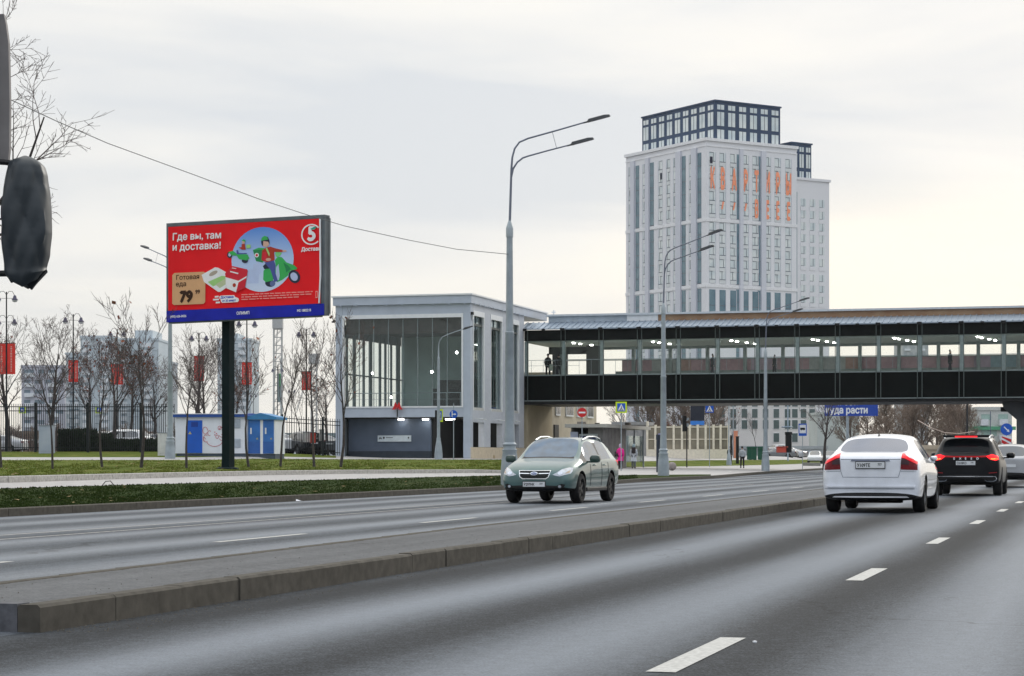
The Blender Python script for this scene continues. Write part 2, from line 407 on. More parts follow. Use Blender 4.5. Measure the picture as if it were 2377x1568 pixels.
# kerb stones along the opposite carriageway and raised edging of the pavement
def kerbline(name, row, w_, h, mat, lift, step=1.0, ymax=400, i1=None):
    b = MB(); pts = []
    for i, (u, (Y, z)) in enumerate(zip(U, row)):
        if i1 and i > i1: break
        pts.append(Vector(((u-CX)*Y/F, Y, z+lift)))
    for a, c in zip(pts[:-1], pts[1:]):
        d = c-a; n = max(1, int(d.length/step)) if c.y < ymax else 1
        dn = Vector((d.x, d.y, 0)).normalized(); sd_ = Vector((dn.y, -dn.x, 0))*w_
        for k in range(n):
            p = a+d*(k/n)+dn*.008; q = a+d*((k+1)/n)-dn*.008
            vs = []
            for e_ in (p, q):
                vs += [e_-Vector((0, 0, h)), e_+sd_-Vector((0, 0, h)), e_+sd_-Vector((0, 0, .015)), e_+sd_*.9, e_]
            b.add(vs, [(0, 1, 6, 5), (1, 2, 7, 6), (2, 3, 8, 7), (3, 4, 9, 8), (4, 0, 5, 9), (0, 1, 2, 3, 4), (5, 6, 7, 8, 9)])
    return tag(b.build(name, mat), kind='structure')
kerbline('kerb', R0, .17, .3, STONE, .015, 3.0)
kerbline('pavement_kerb', R3, .22, .3, STONE_L, .02, 1.0, i1=11)
# short grass blades and fallen leaves on the two lawns (one mass each)
def blades(name, label, ra, rb, i0, i1, n, mat, h, seed, w_=.012):
    rr = random.Random(seed); b = MB(); vs = []; fs = []
    for _ in range(n):
        i = rr.uniform(i0, i1); k = int(i); f = i-k; g_ = rr.random()**1.3
        def q(row): return Vector(((U[k]*(1-f)+U[k+1]*f-CX)*(row[k][0]*(1-f)+row[k+1][0]*f)/F, row[k][0]*(1-f)+row[k+1][0]*f, row[k][1]*(1-f)+row[k+1][1]*f))
        p = q(ra).lerp(q(rb), g_); a = rr.uniform(0, 6.3); hh = h*rr.uniform(.5, 1.4)
        m = len(vs); dx, dy = math.cos(a)*w_*rr.uniform(1, 3), math.sin(a)*w_*2
        vs += [(p.x-dx, p.y-dy, p.z-.01), (p.x+dx, p.y+dy, p.z-.01), (p.x+rr.uniform(-.03, .03), p.y, p.z+hh)]; fs.append((m, m+1, m+2))
    b.add(vs, fs); tag(b.build(name, mat), label, 'grass', kind='stuff')
blades('grass', 'dark short grass of the narrow verge along the road kerb', R0, R1, 2, 13, 30000, M('blade_dark', (.018, .034, .008), .9, col2=(.040, .056, .015), scale=1.5, detail=8, spec=.03), .03, 3)
blades('lawn_grass', 'lighter short grass on the sloping lawn around the young trees', R3, R4, 2, 12, 30000, M('blade_light', (.080, .122, .018), .9, col2=(.16, .165, .04), scale=1.1, detail=8, spec=.03), .03, 5, .016)
rr = random.Random(11); b = MB()
for _ in range(420):
    i = rr.uniform(2, 11); k = int(i); f = i-k; lo = rr.random() < .14
    ra, rb = (R0, R1) if lo else (R3, R4)
    q = [Vector(((U[k]*(1-f)+U[k+1]*f-CX)*(r[k][0]*(1-f)+r[k+1][0]*f)/F, r[k][0]*(1-f)+r[k+1][0]*f, r[k][1]*(1-f)+r[k+1][1]*f)) for r in (ra, rb)]
    p = q[0].lerp(q[1], rr.random()); s_ = rr.uniform(.03, .07); a = rr.uniform(0, 6.3)
    b.add([(p.x+math.cos(a+j*1.57)*s_, p.y+math.sin(a+j*1.57)*s_, p.z+.02+rr.uniform(0, .03)) for j in range(4)], [(0, 1, 2, 3)])
tag(b.build('fallen_leaves', M('dry_leaf', (.16, .10, .04), .8, col2=(.30, .24, .13), scale=3, spec=.05)), 'scattered dry leaves lying on the lawns', 'leaves', kind='stuff')
# ------------------------------------------------------------------ metro station pavilion
PANEL = M('blue_grey_panel', (.42, .47, .55), .45, var=.06, scale=1.2)
WTRIM = M('white_trim', (.72, .74, .76), .5, var=.04)
BEIGE = M('beige_plaster', (.44, .37, .25), .85, col2=(.54, .47, .34), scale=.7, detail=8)
G_CLR = glass('station_glass', (.95, .985, .978), .8)
G_BR = glass('bridge_glass', (.965, .98, .97), .5)
DKGL = M('dark_glazed_panel', (.0025, .004, .004), .35, spec=.06, var=.5, scale=.6)
INTER = M('interior_wall', (.34, .45, .44), .7, var=.2, scale=.5)
CEIL = M('interior_ceiling', (.10, .11, .105), .7, var=.15)
st = empty('metro_station', 'two-storey glazed metro station pavilion with blue grey frame at the end of the footbridge', 'station', (-2.78, 141, 1.0), ROT)
W_, D_ = -9.6, 13.35
b = MB(); b.box(W_, W_+.5, 0, .5, -.6, 10.38); b.box(-.5, 0, 0, .5, -.6, 10.38); b.box(W_+.5, -.5, 0.02, .48, 9.72, 10.38); b.box(W_+.5, -.5, .02, .48, 2.78, 3.42)
b.build('facade_frame', PANEL, st, bevel=.02)
b = MB(); b.box(W_+.5, W_+.62, -.03, .1, 3.42, 9.72); b.box(-.62, -.5, -.03, .1, 3.42, 9.72); b.box(W_+.62, -.62, -.03, .1, 9.46, 9.72); b.box(W_+.62, -.62, -.03, .1, 3.42, 3.52)
b.build('window_frame', WTRIM, st)
b = MB(); b.box(W_-.12, .12, -.18, D_+6, 10.38, 10.93); b.m = 1; b.box(W_-.2, .2, -.26, D_+6.1, 10.93, 11.03)
for k in range(9): b.m = 0; b.box(W_+.4+k*1.1, W_+.5+k*1.1, -.21, -.17, 10.3, 10.44)
for k in range(12): b.box(.12, .16, .6+k*1.1, .7+k*1.1, 10.3, 10.44)
b.build('roof', [PANEL, WTRIM], st)
x0, x1 = W_+.62, -.62; n = 8
for k in range(n):
    a, c = x0+(x1-x0)*k/n, x0+(x1-x0)*(k+1)/n
    b = MB(); b.box(a+.02, c-.02, .16, .18, 3.52, 9.46); b.build('glass_pane', G_CLR, st)
b = MB()
for k in range(1, n): a = x0+(x1-x0)*k/n; b.box(a-.02, a+.02, .12, .2, 3.52, 9.46)
b.build('mullions', M('mullion_grey', (.22, .26, .27), .5), st)
b = MB(); b.box(x0-.05, x1+.05, .5, .62, 8.45, 9.72); b.build('ceiling_fascia', M('brown_fascia', (.075, .06, .058), .6, var=.25, scale=2), st)
b = MB(); b.box(W_+.1, -.1, .62, D_, 8.95, 9.1); b.build('ceiling', CEIL, st)
b = MB(); b.box(W_+.02, -.02, .5, D_, 3.0, 3.44); b.build('upper_floor', M('floor_concrete', (.5, .5, .48), .7), st)
# left wall of posts and glass seen through the hall
b = MB()
for y0, y1 in ((.5, .95), (1.6, 1.95), (3.0, 3.5), (5.0, 5.35), (6.3, 6.9), (8.4, 8.8), (9.6, 9.95), (10.9, 11.2), (12.2, 13.0)):
    b.box(W_+.12, W_+.20, y0, y1, 3.44, 8.95)
b.box(W_+.05, W_+.15, .5, D_, 8.3, 8.95); b.box(W_+.1, W_+.3, .5, D_, 5.75, 5.83); b.box(W_+.02, W_+.35, .5, D_, -.6, 3.0)
b.build('side_posts', M('side_post_grey', (.17, .20, .22), .6), st)  # one plain grey for all side posts
b = MB(); b.box(W_+.22, W_+.235, .5, D_, 3.44, 8.3); b.build('side_glazing', glass('side_glass', (.985, .99, .985), .15), st)
b = MB(); b.box(W_+.2, -.4, D_-.1, D_-.02, 3.4, 9.0); b.build('back_wall', INTER, st)
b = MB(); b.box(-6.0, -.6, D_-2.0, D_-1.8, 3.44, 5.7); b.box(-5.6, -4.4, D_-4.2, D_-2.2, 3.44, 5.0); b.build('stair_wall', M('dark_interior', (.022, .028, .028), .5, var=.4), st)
b = MB(); b.box(W_+.5, -.5, .9, .93, 4.42, 4.47); b.box(W_+.5, -.5, .9, .93, 4.0, 4.02)
for k in range(9): b.box(W_+.6+k, W_+.63+k, .9, .93, 3.44, 4.45)
b.build('handrail', STEEL, st)
for x, y, z, r in ((-1.9, 3, 7.25, .13), (-3.35, 2.0, 5.9, .14), (-6.3, 2.0, 4.2, .12), (-8.0, 3.0, 5.9, .11)):
    b = MB(); r *= .75; b.lathe([(0, -r), (r*.7, -r*.7), (r, 0), (r*.7, r*.7), (0, r)], 10, (x, y, z))
    b.build('globe_light', LAMP, st, smooth=True)
# ground floor: recessed wall, dark passage, downlights
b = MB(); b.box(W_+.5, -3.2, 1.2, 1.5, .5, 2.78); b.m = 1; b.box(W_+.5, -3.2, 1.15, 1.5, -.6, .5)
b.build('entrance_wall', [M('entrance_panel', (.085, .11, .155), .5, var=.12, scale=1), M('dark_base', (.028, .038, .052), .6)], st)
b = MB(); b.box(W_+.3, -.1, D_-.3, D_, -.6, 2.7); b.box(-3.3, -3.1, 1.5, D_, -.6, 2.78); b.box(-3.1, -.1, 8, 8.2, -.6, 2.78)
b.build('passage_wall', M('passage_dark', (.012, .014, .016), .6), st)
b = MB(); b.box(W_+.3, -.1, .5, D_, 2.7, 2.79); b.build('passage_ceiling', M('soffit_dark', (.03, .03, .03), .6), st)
for x, y in ((-5.15, .75), (-3.4, .75), (-1.95, 1.3), (-1.55, .75), (-.75, 1.6), (-.9, 3.2), (-1.1, 6.2)):
    b = MB(); b.lathe([(0, 0), (.2, 0), (.22, .06), (0, .07)], 14, (x, y, 2.61)); b.build('downlight', LAMP, st)
# right-hand side wall
ops = [(.62, 3.24), (4.74, 7.66), (9.24, 12.0)]; ys = [.5]+[q for o in ops for q in o]+[D_]
b = MB()
for k in range(0, len(ys), 2):
    y0, y1 = ys[k], ys[k+1]
    b.box(-.42, 0, y0, y1, .78, 10.38)
for y0, y1 in ops:
    b.box(-.4, -.01, y0, y1, 9.95, 10.38); b.box(-.4, -.01, y0, y1, 2.45, 3.25)
b.build('side_wall', M('light_panel', (.46, .49, .545), .5, var=.06), st)
b = MB()
for y0, y1 in ops:
    b.box(-.1, .03, y0, y0+.1, 3.25, 9.95); b.box(-.1, .03, y1-.1, y1, 3.25, 9.95); b.box(-.1, .03, y0+.1, y1-.1, 9.6, 9.95)
b.build('side_window_frame', WTRIM, st)
for y0, y1 in ops:
    b = MB(); b.box(-.22, -.2, y0, y1, 3.25, 9.9); b.build('side_window', G_CLR, st)
for y0, y1 in ops: b = MB(); b.box(-.26, -.18, (y0+y1)/2-.03, (y0+y1)/2+.03, 3.25, 9.9); b.build('side_mullion', M('mullion_dark', (.08, .1, .1), .5), st)
b = MB(); b.box(-.3, .12, .02, D_-.1, -.8, .76); b.build('tiled_plinth', M('beige_tile', (.56, .48, .36), .6, var=.1, scale=5), st)
for y in (5.0, 7.3, 9.0, 9.7): b = MB(); b.box(.12, .14, y, y+.35, -.1, .22); b.build('plinth_vent', M('vent_tan', (.38, .29, .17), .6), st)
for y in (1.2, 5.6, 9.6):
    b = MB(); b.lathe([(0, 0), (.26, 0), (.28, .06), (0, .07)], 12, (.5, y, 2.60)); b.box(0, .5, y-.03, y+.03, 2.66, 2.7); b.build('wall_light', LAMP if y < 0 else M('lamp_shade_white', (.7, .72, .74), .4), st)
b = MB(); b.box(.03, .12, .25, .45, 9.3, 9.6); b.m = 1; b.box(.02, .16, .05, .3, 9.62, 9.8); b.build('camera_box', [WTRIM, BLACK], st)
b = MB(); b.box(W_-.2, W_, .02, .2, 9.35, 9.42); b.box(W_-.28, W_-.1, .0, .22, 9.25, 9.35); b.build('security_camera', BLACK, st)
# M emblem standing on the beam and the white station sign
s_ = empty('metro_sign', 'red letter M metro emblem mounted on the station beam above the entrance', 'sign', (0, 0, 0), 0)
s_.matrix_world = st.matrix_world
s_.location = st.location+Matrix.Rotation(ROT, 3, 'Z')@Vector((-5.09, -.2, 3.3)); s_.rotation_euler = (0, 0, ROT)
Mz = [(-.36, 0), (-.36, .06), (-.30, .06), (-.13, .50), (0, .24), (.13, .50), (.30, .06), (.36, .06), (.36, 0), (.10, 0), (.10, .06), (.14, .06), (.10, .20), (0, .02), (-.10, .20), (-.14, .06), (-.10, .06), (-.10, 0)]
b = MB(); b.poly(Mz, -.06, .12); b.build('letter', RED, s_)
b = MB(); b.box(-.03, .03, -.02, .05, -.5, 0); b.build('bracket', BLACK, s_)
s_ = empty('station_name_sign', 'long white sign board on the dark entrance wall of the station', 'sign', st.location+Matrix.Rotation(ROT, 3, 'Z')@Vector((-5.75, 1.1, 1.15)), ROT)
b = MB(); b.box(-1.2, 1.2, 0, .06, 0, .42); b.build('board', M('sign_board', (.50, .56, .60), .5), s_)
b = MB(); b.poly([(x_*.33-1.0, z_*.33+.17) for x_, z_ in Mz], -.012); b.poly(ellipse(-.75, .26, .07, .075, 12), -.012); b.poly(ellipse(1.02, .26, .055, .06, 12), -.012)
b.poly([(-.6, .25), (-.1, .25), (-.1, .29), (-.6, .29)], -.012); b.build('marking', INK, s_)
# ------------------------------------------------------------------ footbridge
fb = empty('footbridge', 'long covered glazed pedestrian bridge with dark lower band crossing the whole avenue', 'bridge', (.88, 153.84, 0), ROT)
BX = 47.0; BD = 8.0; bay = 2.83; xm = [.12+k*bay for k in range(17)]
b = MB(); b.box(0, BX, 0.02, BD, 5.15, 7.0); b.build('lower_band', DKGL, fb)
b = MB(); b.box(-.3, BX, .15, BD-.3, 4.93, 5.149); b.build('bottom_girder', BLACK, fb)
b = MB(); b.box(0, BX, .0, .05, 7.0, 7.09); b.box(0, BX, .0, .04, 5.16, 5.22); b.build('sill', M('sill_metal', (.22, .26, .26), .5), fb)
b = MB(); b.box(.0, BX, .06, BD-.2, 7.0, 7.05); b.build('floor', M('bridge_floor', (.50, .50, .48), .6), fb)
b = MB(); b.box(0, BX, .05, .3, 9.55, 10.33); b.build('upper_band', M('dark_band', (.006, .008, .008), .4, spec=.08, var=.3), fb)
b = MB(); b.box(0, BX, .3, BD, 9.45, 9.56); b.build('ceiling', M('bridge_ceiling', (.52, .58, .54), .6), fb)
for k in range(16):
    b = MB(); b.box(xm[k]+.05, xm[k+1]-.05, -.03, -.01, 7.09, 9.55); b.build('glass_pane', G_BR, fb)
b = MB()
for x in xm:
    for d in (-.16, .16): b.box(x+d-.022, x+d+.022, -.07, -.02, 5.17, 10.33)
b.build('mullions', M('mullion_green_grey', (.10, .125, .12), .45, metal=.3), fb)
b = MB()
for x in xm:
    b = MB(); b.box(x-.12, x+.12, .1, .35, 7.0, 9.5); b.build('post', M('post_grey', (.30, .36, .36), .6), fb)
    b = MB(); b.box(x+.55, x+.8, BD-.5, BD-.2, 7.0, 9.5); b.build('post', MATS['post_grey'], fb)
b = MB(); b.box(3.2, BX, .5, .53, 8.15, 8.2); b.box(0, 4, .5, .53, 8.15, 8.18); b.box(0, 4, .5, .53, 7.75, 7.77)
for k in range(30): b.box(.4+k*.9, .42+k*.9, .5, .52, 7.0, 8.18)
b.build('handrail', STEEL, fb)
b = MB(); rr = random.Random(2); x = 5.5
pal = [M('poster_pink', (.52, .34, .38), .7), M('poster_grey', (.44, .46, .46), .7), M('poster_blue', (.28, .40, .46), .7), M('poster_mauve', (.46, .36, .45), .7), M('poster_rust', (.46, .30, .26), .7)]
while x < BX-1: b.m = rr.randrange(5) if rr.random() < .6 else 0; x2 = min(BX, x+rr.uniform(.7, 2.4)); b.box(x, x2, BD-.1, BD-.04, 7.6, 8.42+rr.uniform(0, .05)); x = x2
b.build('poster_parapet', pal, fb)
b = MB(); b.box(5.0, BX, BD-.08, BD-.02, 6.9, 7.6); b.box(0, BX, BD-.2, BD-.1, 8.42, 8.48); b.box(0, BX, BD-.1, BD, 9.25, 9.56); b.build('far_sill', M('far_sill_grey', (.28, .33, .32), .6), fb)
b = MB(); b.box(0, 1.2, BD+.05, BD+.2, 5, 10.3); b.box(3.3, 4.6, 5.5, 5.8, 7.0, 9.5); b.box(0, 3.4, BD-1, BD-.9, 8.9, 9.5); b.build('end_wall', M('dark_end', (.03, .035, .032), .6), fb)
# roof: ribbed slope, clerestory and cap
b = MB(); b.add([(-.3, -.3, 10.34), (BX, -.3, 10.34), (BX, 1.7, 10.90), (-.3, 1.7, 10.90), (-.3, -.3, 10.42), (BX, -.3, 10.42), (BX, 1.7, 10.98), (-.3, 1.7, 10.98)], [(0, 1, 2, 3), (4, 5, 6, 7), (0, 1, 5, 4), (1, 2, 6, 5), (3, 0, 4, 7), (2, 3, 7, 6)])
x = -.2
while x < BX: b.add([(x, -.3, 10.42), (x+.07, -.3, 10.42), (x+.07, 1.7, 10.98), (x, 1.7, 10.98), (x, -.3, 10.48), (x+.07, -.3, 10.48), (x+.07, 1.7, 11.04), (x, 1.7, 11.04)], [(4, 5, 6, 7), (0, 1, 5, 4), (1, 2, 6, 5), (3, 0, 4, 7)]); x += .42
b.build('roof_slope', M('roof_metal_blue', (.30, .36, .43), .4, metal=.4, var=.1), fb)
for x in xm:
    b = MB(); b.box(x-.16, x+.16, -.36, -.28, 10.26, 10.44); b.build('gutter_bracket', BLACK, fb); b = MB(); b.box(x+bay/2-.12, x+bay/2+.12, -.36, -.28, 10.27, 10.40); b.build('gutter_bracket', BLACK, fb)
b = MB(); b.box(1.4, 7.3, 1.7, 1.9, 10.98, 11.42); b.build('clerestory_pale', M('pale_panel', (.40, .46, .52), .5, var=.15, scale=1.5), fb)
b = MB(); b.box(7.3, 9.6, 1.65, 1.9, 10.98, 11.42); b.build('clerestory_white', WTRIM, fb)
b = MB(); b.box(9.6, BX, 1.7, 1.9, 10.98, 11.42); b.build('clerestory', M('rust_panel', (.27, .15, .085), .7, col2=(.36, .24, .15), scale=1.1, detail=8), fb)
b = MB(); b.box(1.2, BX, 1.5, BD-1.2, 11.42, 11.56); b.build('roof_cap', M('cap_pale', (.52, .56, .60), .5), fb)
b = MB(); b.box(1.4, BX, BD-1.9, BD-1.7, 10.4, 11.42); b.box(-.3, BX, 1.9, BD+.2, 10.28, 10.34); b.build('roof_back', STEEL, fb)
b = MB(); b.tube([(1.6, 2.4, 11.5), (1.6, 2.4, 11.95)], .05, 6); b.box(1.45, 1.75, 2.3, 2.5, 11.75, 11.82); b.build('roof_mast', WTRIM, fb)
k = 0
for x in (3.5, 9.4, 15.1, 20.9, 26.6, 32.3, 38):
    for j, (dy, dx) in enumerate(((.9, 0), (2.1, .25), (3.9, .75), (5.6, 1.15))):
        b = MB(); b.lathe([(0, 0), (.10, .0), (.12, .05), (0, .07)], 12, (x+dx*.8, dy, 9.36)); b.build('ceiling_light', LAMP, fb)
pb = empty('bridge_pier', 'dark concrete pier with flared head carrying the footbridge in the median', 'pier', fb.location+Matrix.Rotation(ROT, 3, 'Z')@Vector((36.6, 4, 0)), ROT)
b = MB(); b.add([(x, y, z) for z, hx in ((-.1, 1.75), (3.7, 1.75), (4.45, 2.6), (4.92, 2.75)) for x, y in ((-hx, -2), (hx, -2), (hx, 2), (-hx, 2))],
    [(i*4+k, i*4+(k+1) % 4, (i+1)*4+(k+1) % 4, (i+1)*4+k) for i in range(3) for k in range(4)]+[(12, 13, 14, 15)])
b.build('shaft', M('dark_concrete', (.085, .09, .10), .8, var=.25, scale=.8), pb)
b = MB(); b.box(-2.9, -2.5, -.6, .6, 4.3, 4.6); b.build('bearing', BLACK, pb)
bw = empty('beige_annex', 'beige plastered annex with tall windows half hidden under the footbridge', 'building', st.location, ROT)
b = MB(); b.box(-6, 0, 14.2, 21.4, -.6, 4.6); b.build('blank_wall', BEIGE, bw, bevel=.03)
b = MB(); b.box(-8, -.06, 21.4, 36, -.6, 6.6); b.build('wall', M('beige_stone', (.47, .42, .33), .8, var=.1, scale=1.5), bw)
for y, w2 in ((22.4, 1.4), (25.6, 2.3), (29.2, 2.2), (32.6, 2.0)):
    q = MB(); q.box(-.06, .04, y, y+w2, 3.3, 6.0); o_ = q.build('window', WTRIM, bw)
    q = MB(); q.box(-.02, .06, y+.14, y+w2/2-.06, 3.44, 5.9); q.box(-.02, .06, y+w2/2+.06, y+w2-.14, 3.44, 5.9); q.build('pane', M('pane_dark', (.055, .07, .08), .1, spec=.8), o_)
b = MB(); b.box(-.07, .03, 22.0, 23.3, -.4, 2.6); b.build('doorway', BLACK, bw)
b = MB(); b.box(-.1, .12, 14.3, 36.1, -.6, .5); b.build('plinth', M('beige_tile'), bw)

# ------------------------------------------------------------------ residential tower
tw = empty('residential_tower', 'tall pale stone residential tower with dark crown and orange letters over its windows', 'tower', (46, 500, 0), R(31.5))
TW = M('tower_stone', (.69, .70, .73), .8, var=.04, scale=.05); TP = M('tower_pilaster', (.57, .59, .65), .8, var=.04, scale=.05)
TG = M('tower_glass_pale', (.50, .58, .61), .2, spec=.7, col2=(.70, .74, .73), scale=.35, detail=2)  # reflection of the bright sky is painted into the pale pane colour
TD = M('tower_glass_dark', (.05, .12, .17), .15, spec=.6, col2=(.14, .24, .28), scale=.25)
TS = M('tower_slate', (.030, .058, .115), .6, var=.15, scale=.2); TL = M('tower_line', (.10, .12, .15), .6)
b = MB(); b.box(0, 27.4, 0, 33.4, -1, 76.2); b.build('main_block', TW, tw)
b = MB(); b.box(-.35, 27.75, -.35, 33.75, 76.2, 76.9); b.box(-.12, 27.5, -.12, 33.5, 74.9, 75.2)
for z in (57.5, 41.9): b.box(-.16, 27.5, -.16, 33.5, z-.38, z+.38)
b.build('cornice', M('cornice_stone', (.72, .73, .75), .8), tw)
def ui(X): u_ = ((1600+X/2.45)/1.15-CX)/F; return (500*u_-46)/(.8526-.5225*u_)
def uj(X): u_ = ((1600+X/2.45)/1.15-CX)/F; return (46-500*u_)/(.5225+.8526*u_)
grp = [(58.1, 73.6), (42.5, 57.0), (2.0, 41.3)]
def strip_part(face, X, wd, dark, pil=False):
    c = ui(X) if face == 0 else uj(X); wd_ = wd
    for z0, z1 in grp:
        if face == 0 and not dark and z0 < 3: z0b, z1b = 33.5, 41.0
        else: z0b, z1b = z0, z1
        b = MB()
        def bx(a, c2, p, z0_, z1_):
            if face == 0: b.box(a, c2, -p, .2, z0_, z1_)
            else: b.box(-p, .2, a, c2, z0_, z1_)
        dk = dark or (face == 0 and z0 < 3)
        b.m = 0; bx(c-wd_/2, c+wd_/2, .06, z0b, z1b)
        nf = max(1, round((z1b-z0b)/3.1)); fh = (z1b-z0b)/nf
        for k in range(nf):
            zb = z0b+k*fh
            if not dk:
                b.m = 1; bx(c-wd_/2, c+wd_/2, .10, zb, zb+.8)
                b.m = 2; bx(c-wd_/2, c+wd_/2-.2 if k % 2 else c+wd_/2, .12, zb+.86, zb+1.0); bx(c-.05+(.25 if k % 3 else -.2), c+.05+(.25 if k % 3 else -.2), .11, zb+1.0, zb+fh); bx(c-wd_/2, c+.1, .11, zb+fh-.15, zb+fh-.03)
            else:
                b.m = 2; bx(c-wd_/2, c+wd_/2, .09, zb-.08, zb+.08)
        b.m = 3; bx(c+wd_/2, c+wd_/2+.12, .14, z0b, z1b)
        b.build('window_strip', [TD if dk else TG, M('tower_spandrel', (.62, .65, .66), .5, var=.05), TL, TP], tw)
for X in (738, 805, 875, 955, 1020, 1100, 1165, 1235): strip_part(0, X, 1.75, False)
for X in (903, 1044): strip_part(0, X, .8, True)
for X in (205, 298, 400, 452, 497, 600): strip_part(1, X, 1.35 if X > 420 else 1.6, False)
for X in (250, 345, 553, 655): strip_part(1, X, 1.45, True)
for face, X, wd in ((0, 925, 1.0), (0, 1070, 1.4), (1, 222, 1.6), (1, 318, 1.6), (1, 522, 2.0), (1, 624, 2.0)):
    c = ui(X) if face == 0 else uj(X); b = MB()
    if face == 0: b.box(c-wd/2, c+wd/2, -.45, .1, 0, 74.9)
    else: b.box(-.45, .1, c-wd/2, c+wd/2, 0, 74.9)
    b.build('pilaster', TP, tw)
for q in ((ui(722), ui(738), -.15, 0, 70.9, 72.5), (-.15, 0, uj(412), uj(400), 69.0, 70.6), (-.15, 0, uj(210), uj(200), 66.3, 67.8)): b = MB(); b.box(*q); b.build('open_window', M('open_dark', (.012, .015, .04), .6), tw)
ORG = M('orange_letter', (.90, .32, .18), .7, var=.12, scale=2)
cols = [738, 805, 880, 955, 1026, 1098, 1165, 1235]
for k, ch in enumerate('КВАРТИРЫ'):
    text(ch, 6.6, ORG, tw, ui(cols[k]), 65.1, -.16, 'orange_letter', bold=.03, ax='CENTER', ext=.01, sxx=.32)
for k, ch in zip((4, 5, 6, 7), 'ВЕЕЕ'):
    text(ch, 5.6, ORG, tw, ui(cols[k]), 58.9, -.16, 'orange_letter', bold=.03, ax='CENTER', ext=.01, sxx=.32)
for k in (1, 2, 3):
    b = MB(); c = ui(cols[k]); b.poly([(c-.45, 60.2), (c-.05, 60.2), (c+.4, 62.0), (c-.1, 62.0)], -.17, .03); b.build('orange_letter', ORG, tw)
def crown(i0, i1, j0, j1, z0, z1, nf, nl):
    b = MB(); b.box(i0, i1, j0, j1, z0, z1); b.box(i0-.25, i1+.25, j0-.25, j1+.25, z1, z1+.35); b.build('crown_block', TS, tw)
    H_ = z1-z0; rws = [(z1-1.9, z1-.75), (z1-5.8, z1-2.5), (z0+.1, z1-6.7)]
    for face, a0, a1, n_ in ((0, i0, i1, nf), (1, j0, j1, nl)):
        for k in range(n_):
            c = a0+(a1-a0)*(k+.5)/n_; hw = (a1-a0)/n_*.31
            for za, zb in rws:
                if zb-za < .5: continue
                b = MB()
                if face == 0: b.box(c-hw, c+hw, j0-.08, j0+.1, za, zb); b.m = 1; b.box(c-.08, c+.08, j0-.11, j0, za, zb)
                else: b.box(i0-.08, i0+.1, c-hw, c+hw, za, zb); b.m = 1; b.box(i0-.11, i0, c-.08, c+.08, za, zb)
                b.build('window', [TG, TL], tw)
crown(4.1, 23.9, 2, 32.2, 76.9, 86.2, 6, 9)
b = MB(); b.box(27.4, 38.5, 1.0, 26, -1, 69.0); b.box(27.4, 38.8, .7, 26.2, 69.0, 69.6); b.build('side_wing', TW, tw)
for X in (1345, 1405, 1465):
    c = ui(X)+.3
    for z0, z1 in ((38, 46), (47, 64.5)):
        b = MB(); b.box(c-.8, c+.8, .94, 1.2, z0, z1); nf = round((z1-z0)/3.1); fh = (z1-z0)/nf
        for k in range(nf): b.m = 1; b.box(c-.9, c+.9, .90, 1.1, z0+k*fh, z0+k*fh+1.0); b.m = 2; b.box(c-.8, c+.2, .88, 1.0, z0+k*fh+1.0, z0+k*fh+1.1); b.box(c+.1, c+.2, .89, 1.0, z0+k*fh+1.1, z0+k*fh+fh); b.m = 0
        b.build('window_strip', [TG, TW, TL], tw)
b = MB(); b.box(27.5, 28.3, .9, 1.2, 2, 66); b.build('window_strip', TD, tw)
crown(27.6, 33.8, 2.2, 20, 69.6, 78.0, 3, 6)

# ------------------------------------------------------------------ other far buildings
def block(name, label, u0, u1, vt, Y, dep, col, floors, bandc, cat='building', rz=0, bays=0, zbase=1.0, rows_=None, roofbox=None):
    x0 = (u0-CX)*Y/F; x1 = (u1-CX)*Y/F; zt = HC+(HV-vt)*Y/F
    r = empty(name, label, cat, (x0, Y, zbase), rz); W = x1-x0; H = zt-zbase
    b = MB(); b.box(0, W, 0, dep, -1.5, H); b.box(-.15, W+.15, -.15, dep+.15, H, H+.5); b.build('wall', col, r)
    fh = H/floors
    if not bays:
        for k in range(floors):
            b = MB(); rr_ = random.Random(k*7+int(u0)); x = .6
            while x < W-1.2:
                w2 = rr_.choice((1.4, 1.4, 2.2)); b.box(x, min(W-.3, x+w2), -.06, .1, k*fh+.9, k*fh+fh-.55); x += w2+1.0
            b.build('window_row', bandc, r)
            for qa, qb in ((.08, .3), (.62, .86)): b = MB(); b.box(W*qa, W*qb, -.7, 0, k*fh+.1, k*fh+1.0); b.build('balcony', M('balcony_white', (.66, .69, .72), .7), r)
    if roofbox: b = MB(); b.box(W*roofbox[0], W*roofbox[1], 1, dep-1, H+.5, H+roofbox[2]); b.build('roof_house', col, r)
    return r, W, H, fh
HB = M('hazy_block', (.50, .56, .60), .85, var=.06, scale=.1); HB2 = M('hazy_block_dark', (.34, .38, .42), .85, var=.1, scale=.1); WB = M('hazy_window', (.16, .21, .25), .3)  # aerial haze is painted into these far wall and window colours
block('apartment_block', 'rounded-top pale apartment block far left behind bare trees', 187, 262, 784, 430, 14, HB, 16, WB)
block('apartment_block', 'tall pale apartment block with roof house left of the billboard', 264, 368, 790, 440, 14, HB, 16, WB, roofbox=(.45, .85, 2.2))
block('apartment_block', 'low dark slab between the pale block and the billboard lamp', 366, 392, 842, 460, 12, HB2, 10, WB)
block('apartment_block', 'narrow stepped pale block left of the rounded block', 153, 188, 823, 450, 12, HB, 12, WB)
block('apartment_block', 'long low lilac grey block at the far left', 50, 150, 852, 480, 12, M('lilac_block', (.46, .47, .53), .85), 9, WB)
block('apartment_block', 'pale apartment block behind the billboard post', 505, 583, 790, 450, 14, HB, 16, WB, roofbox=(.2, .6, 1.6))
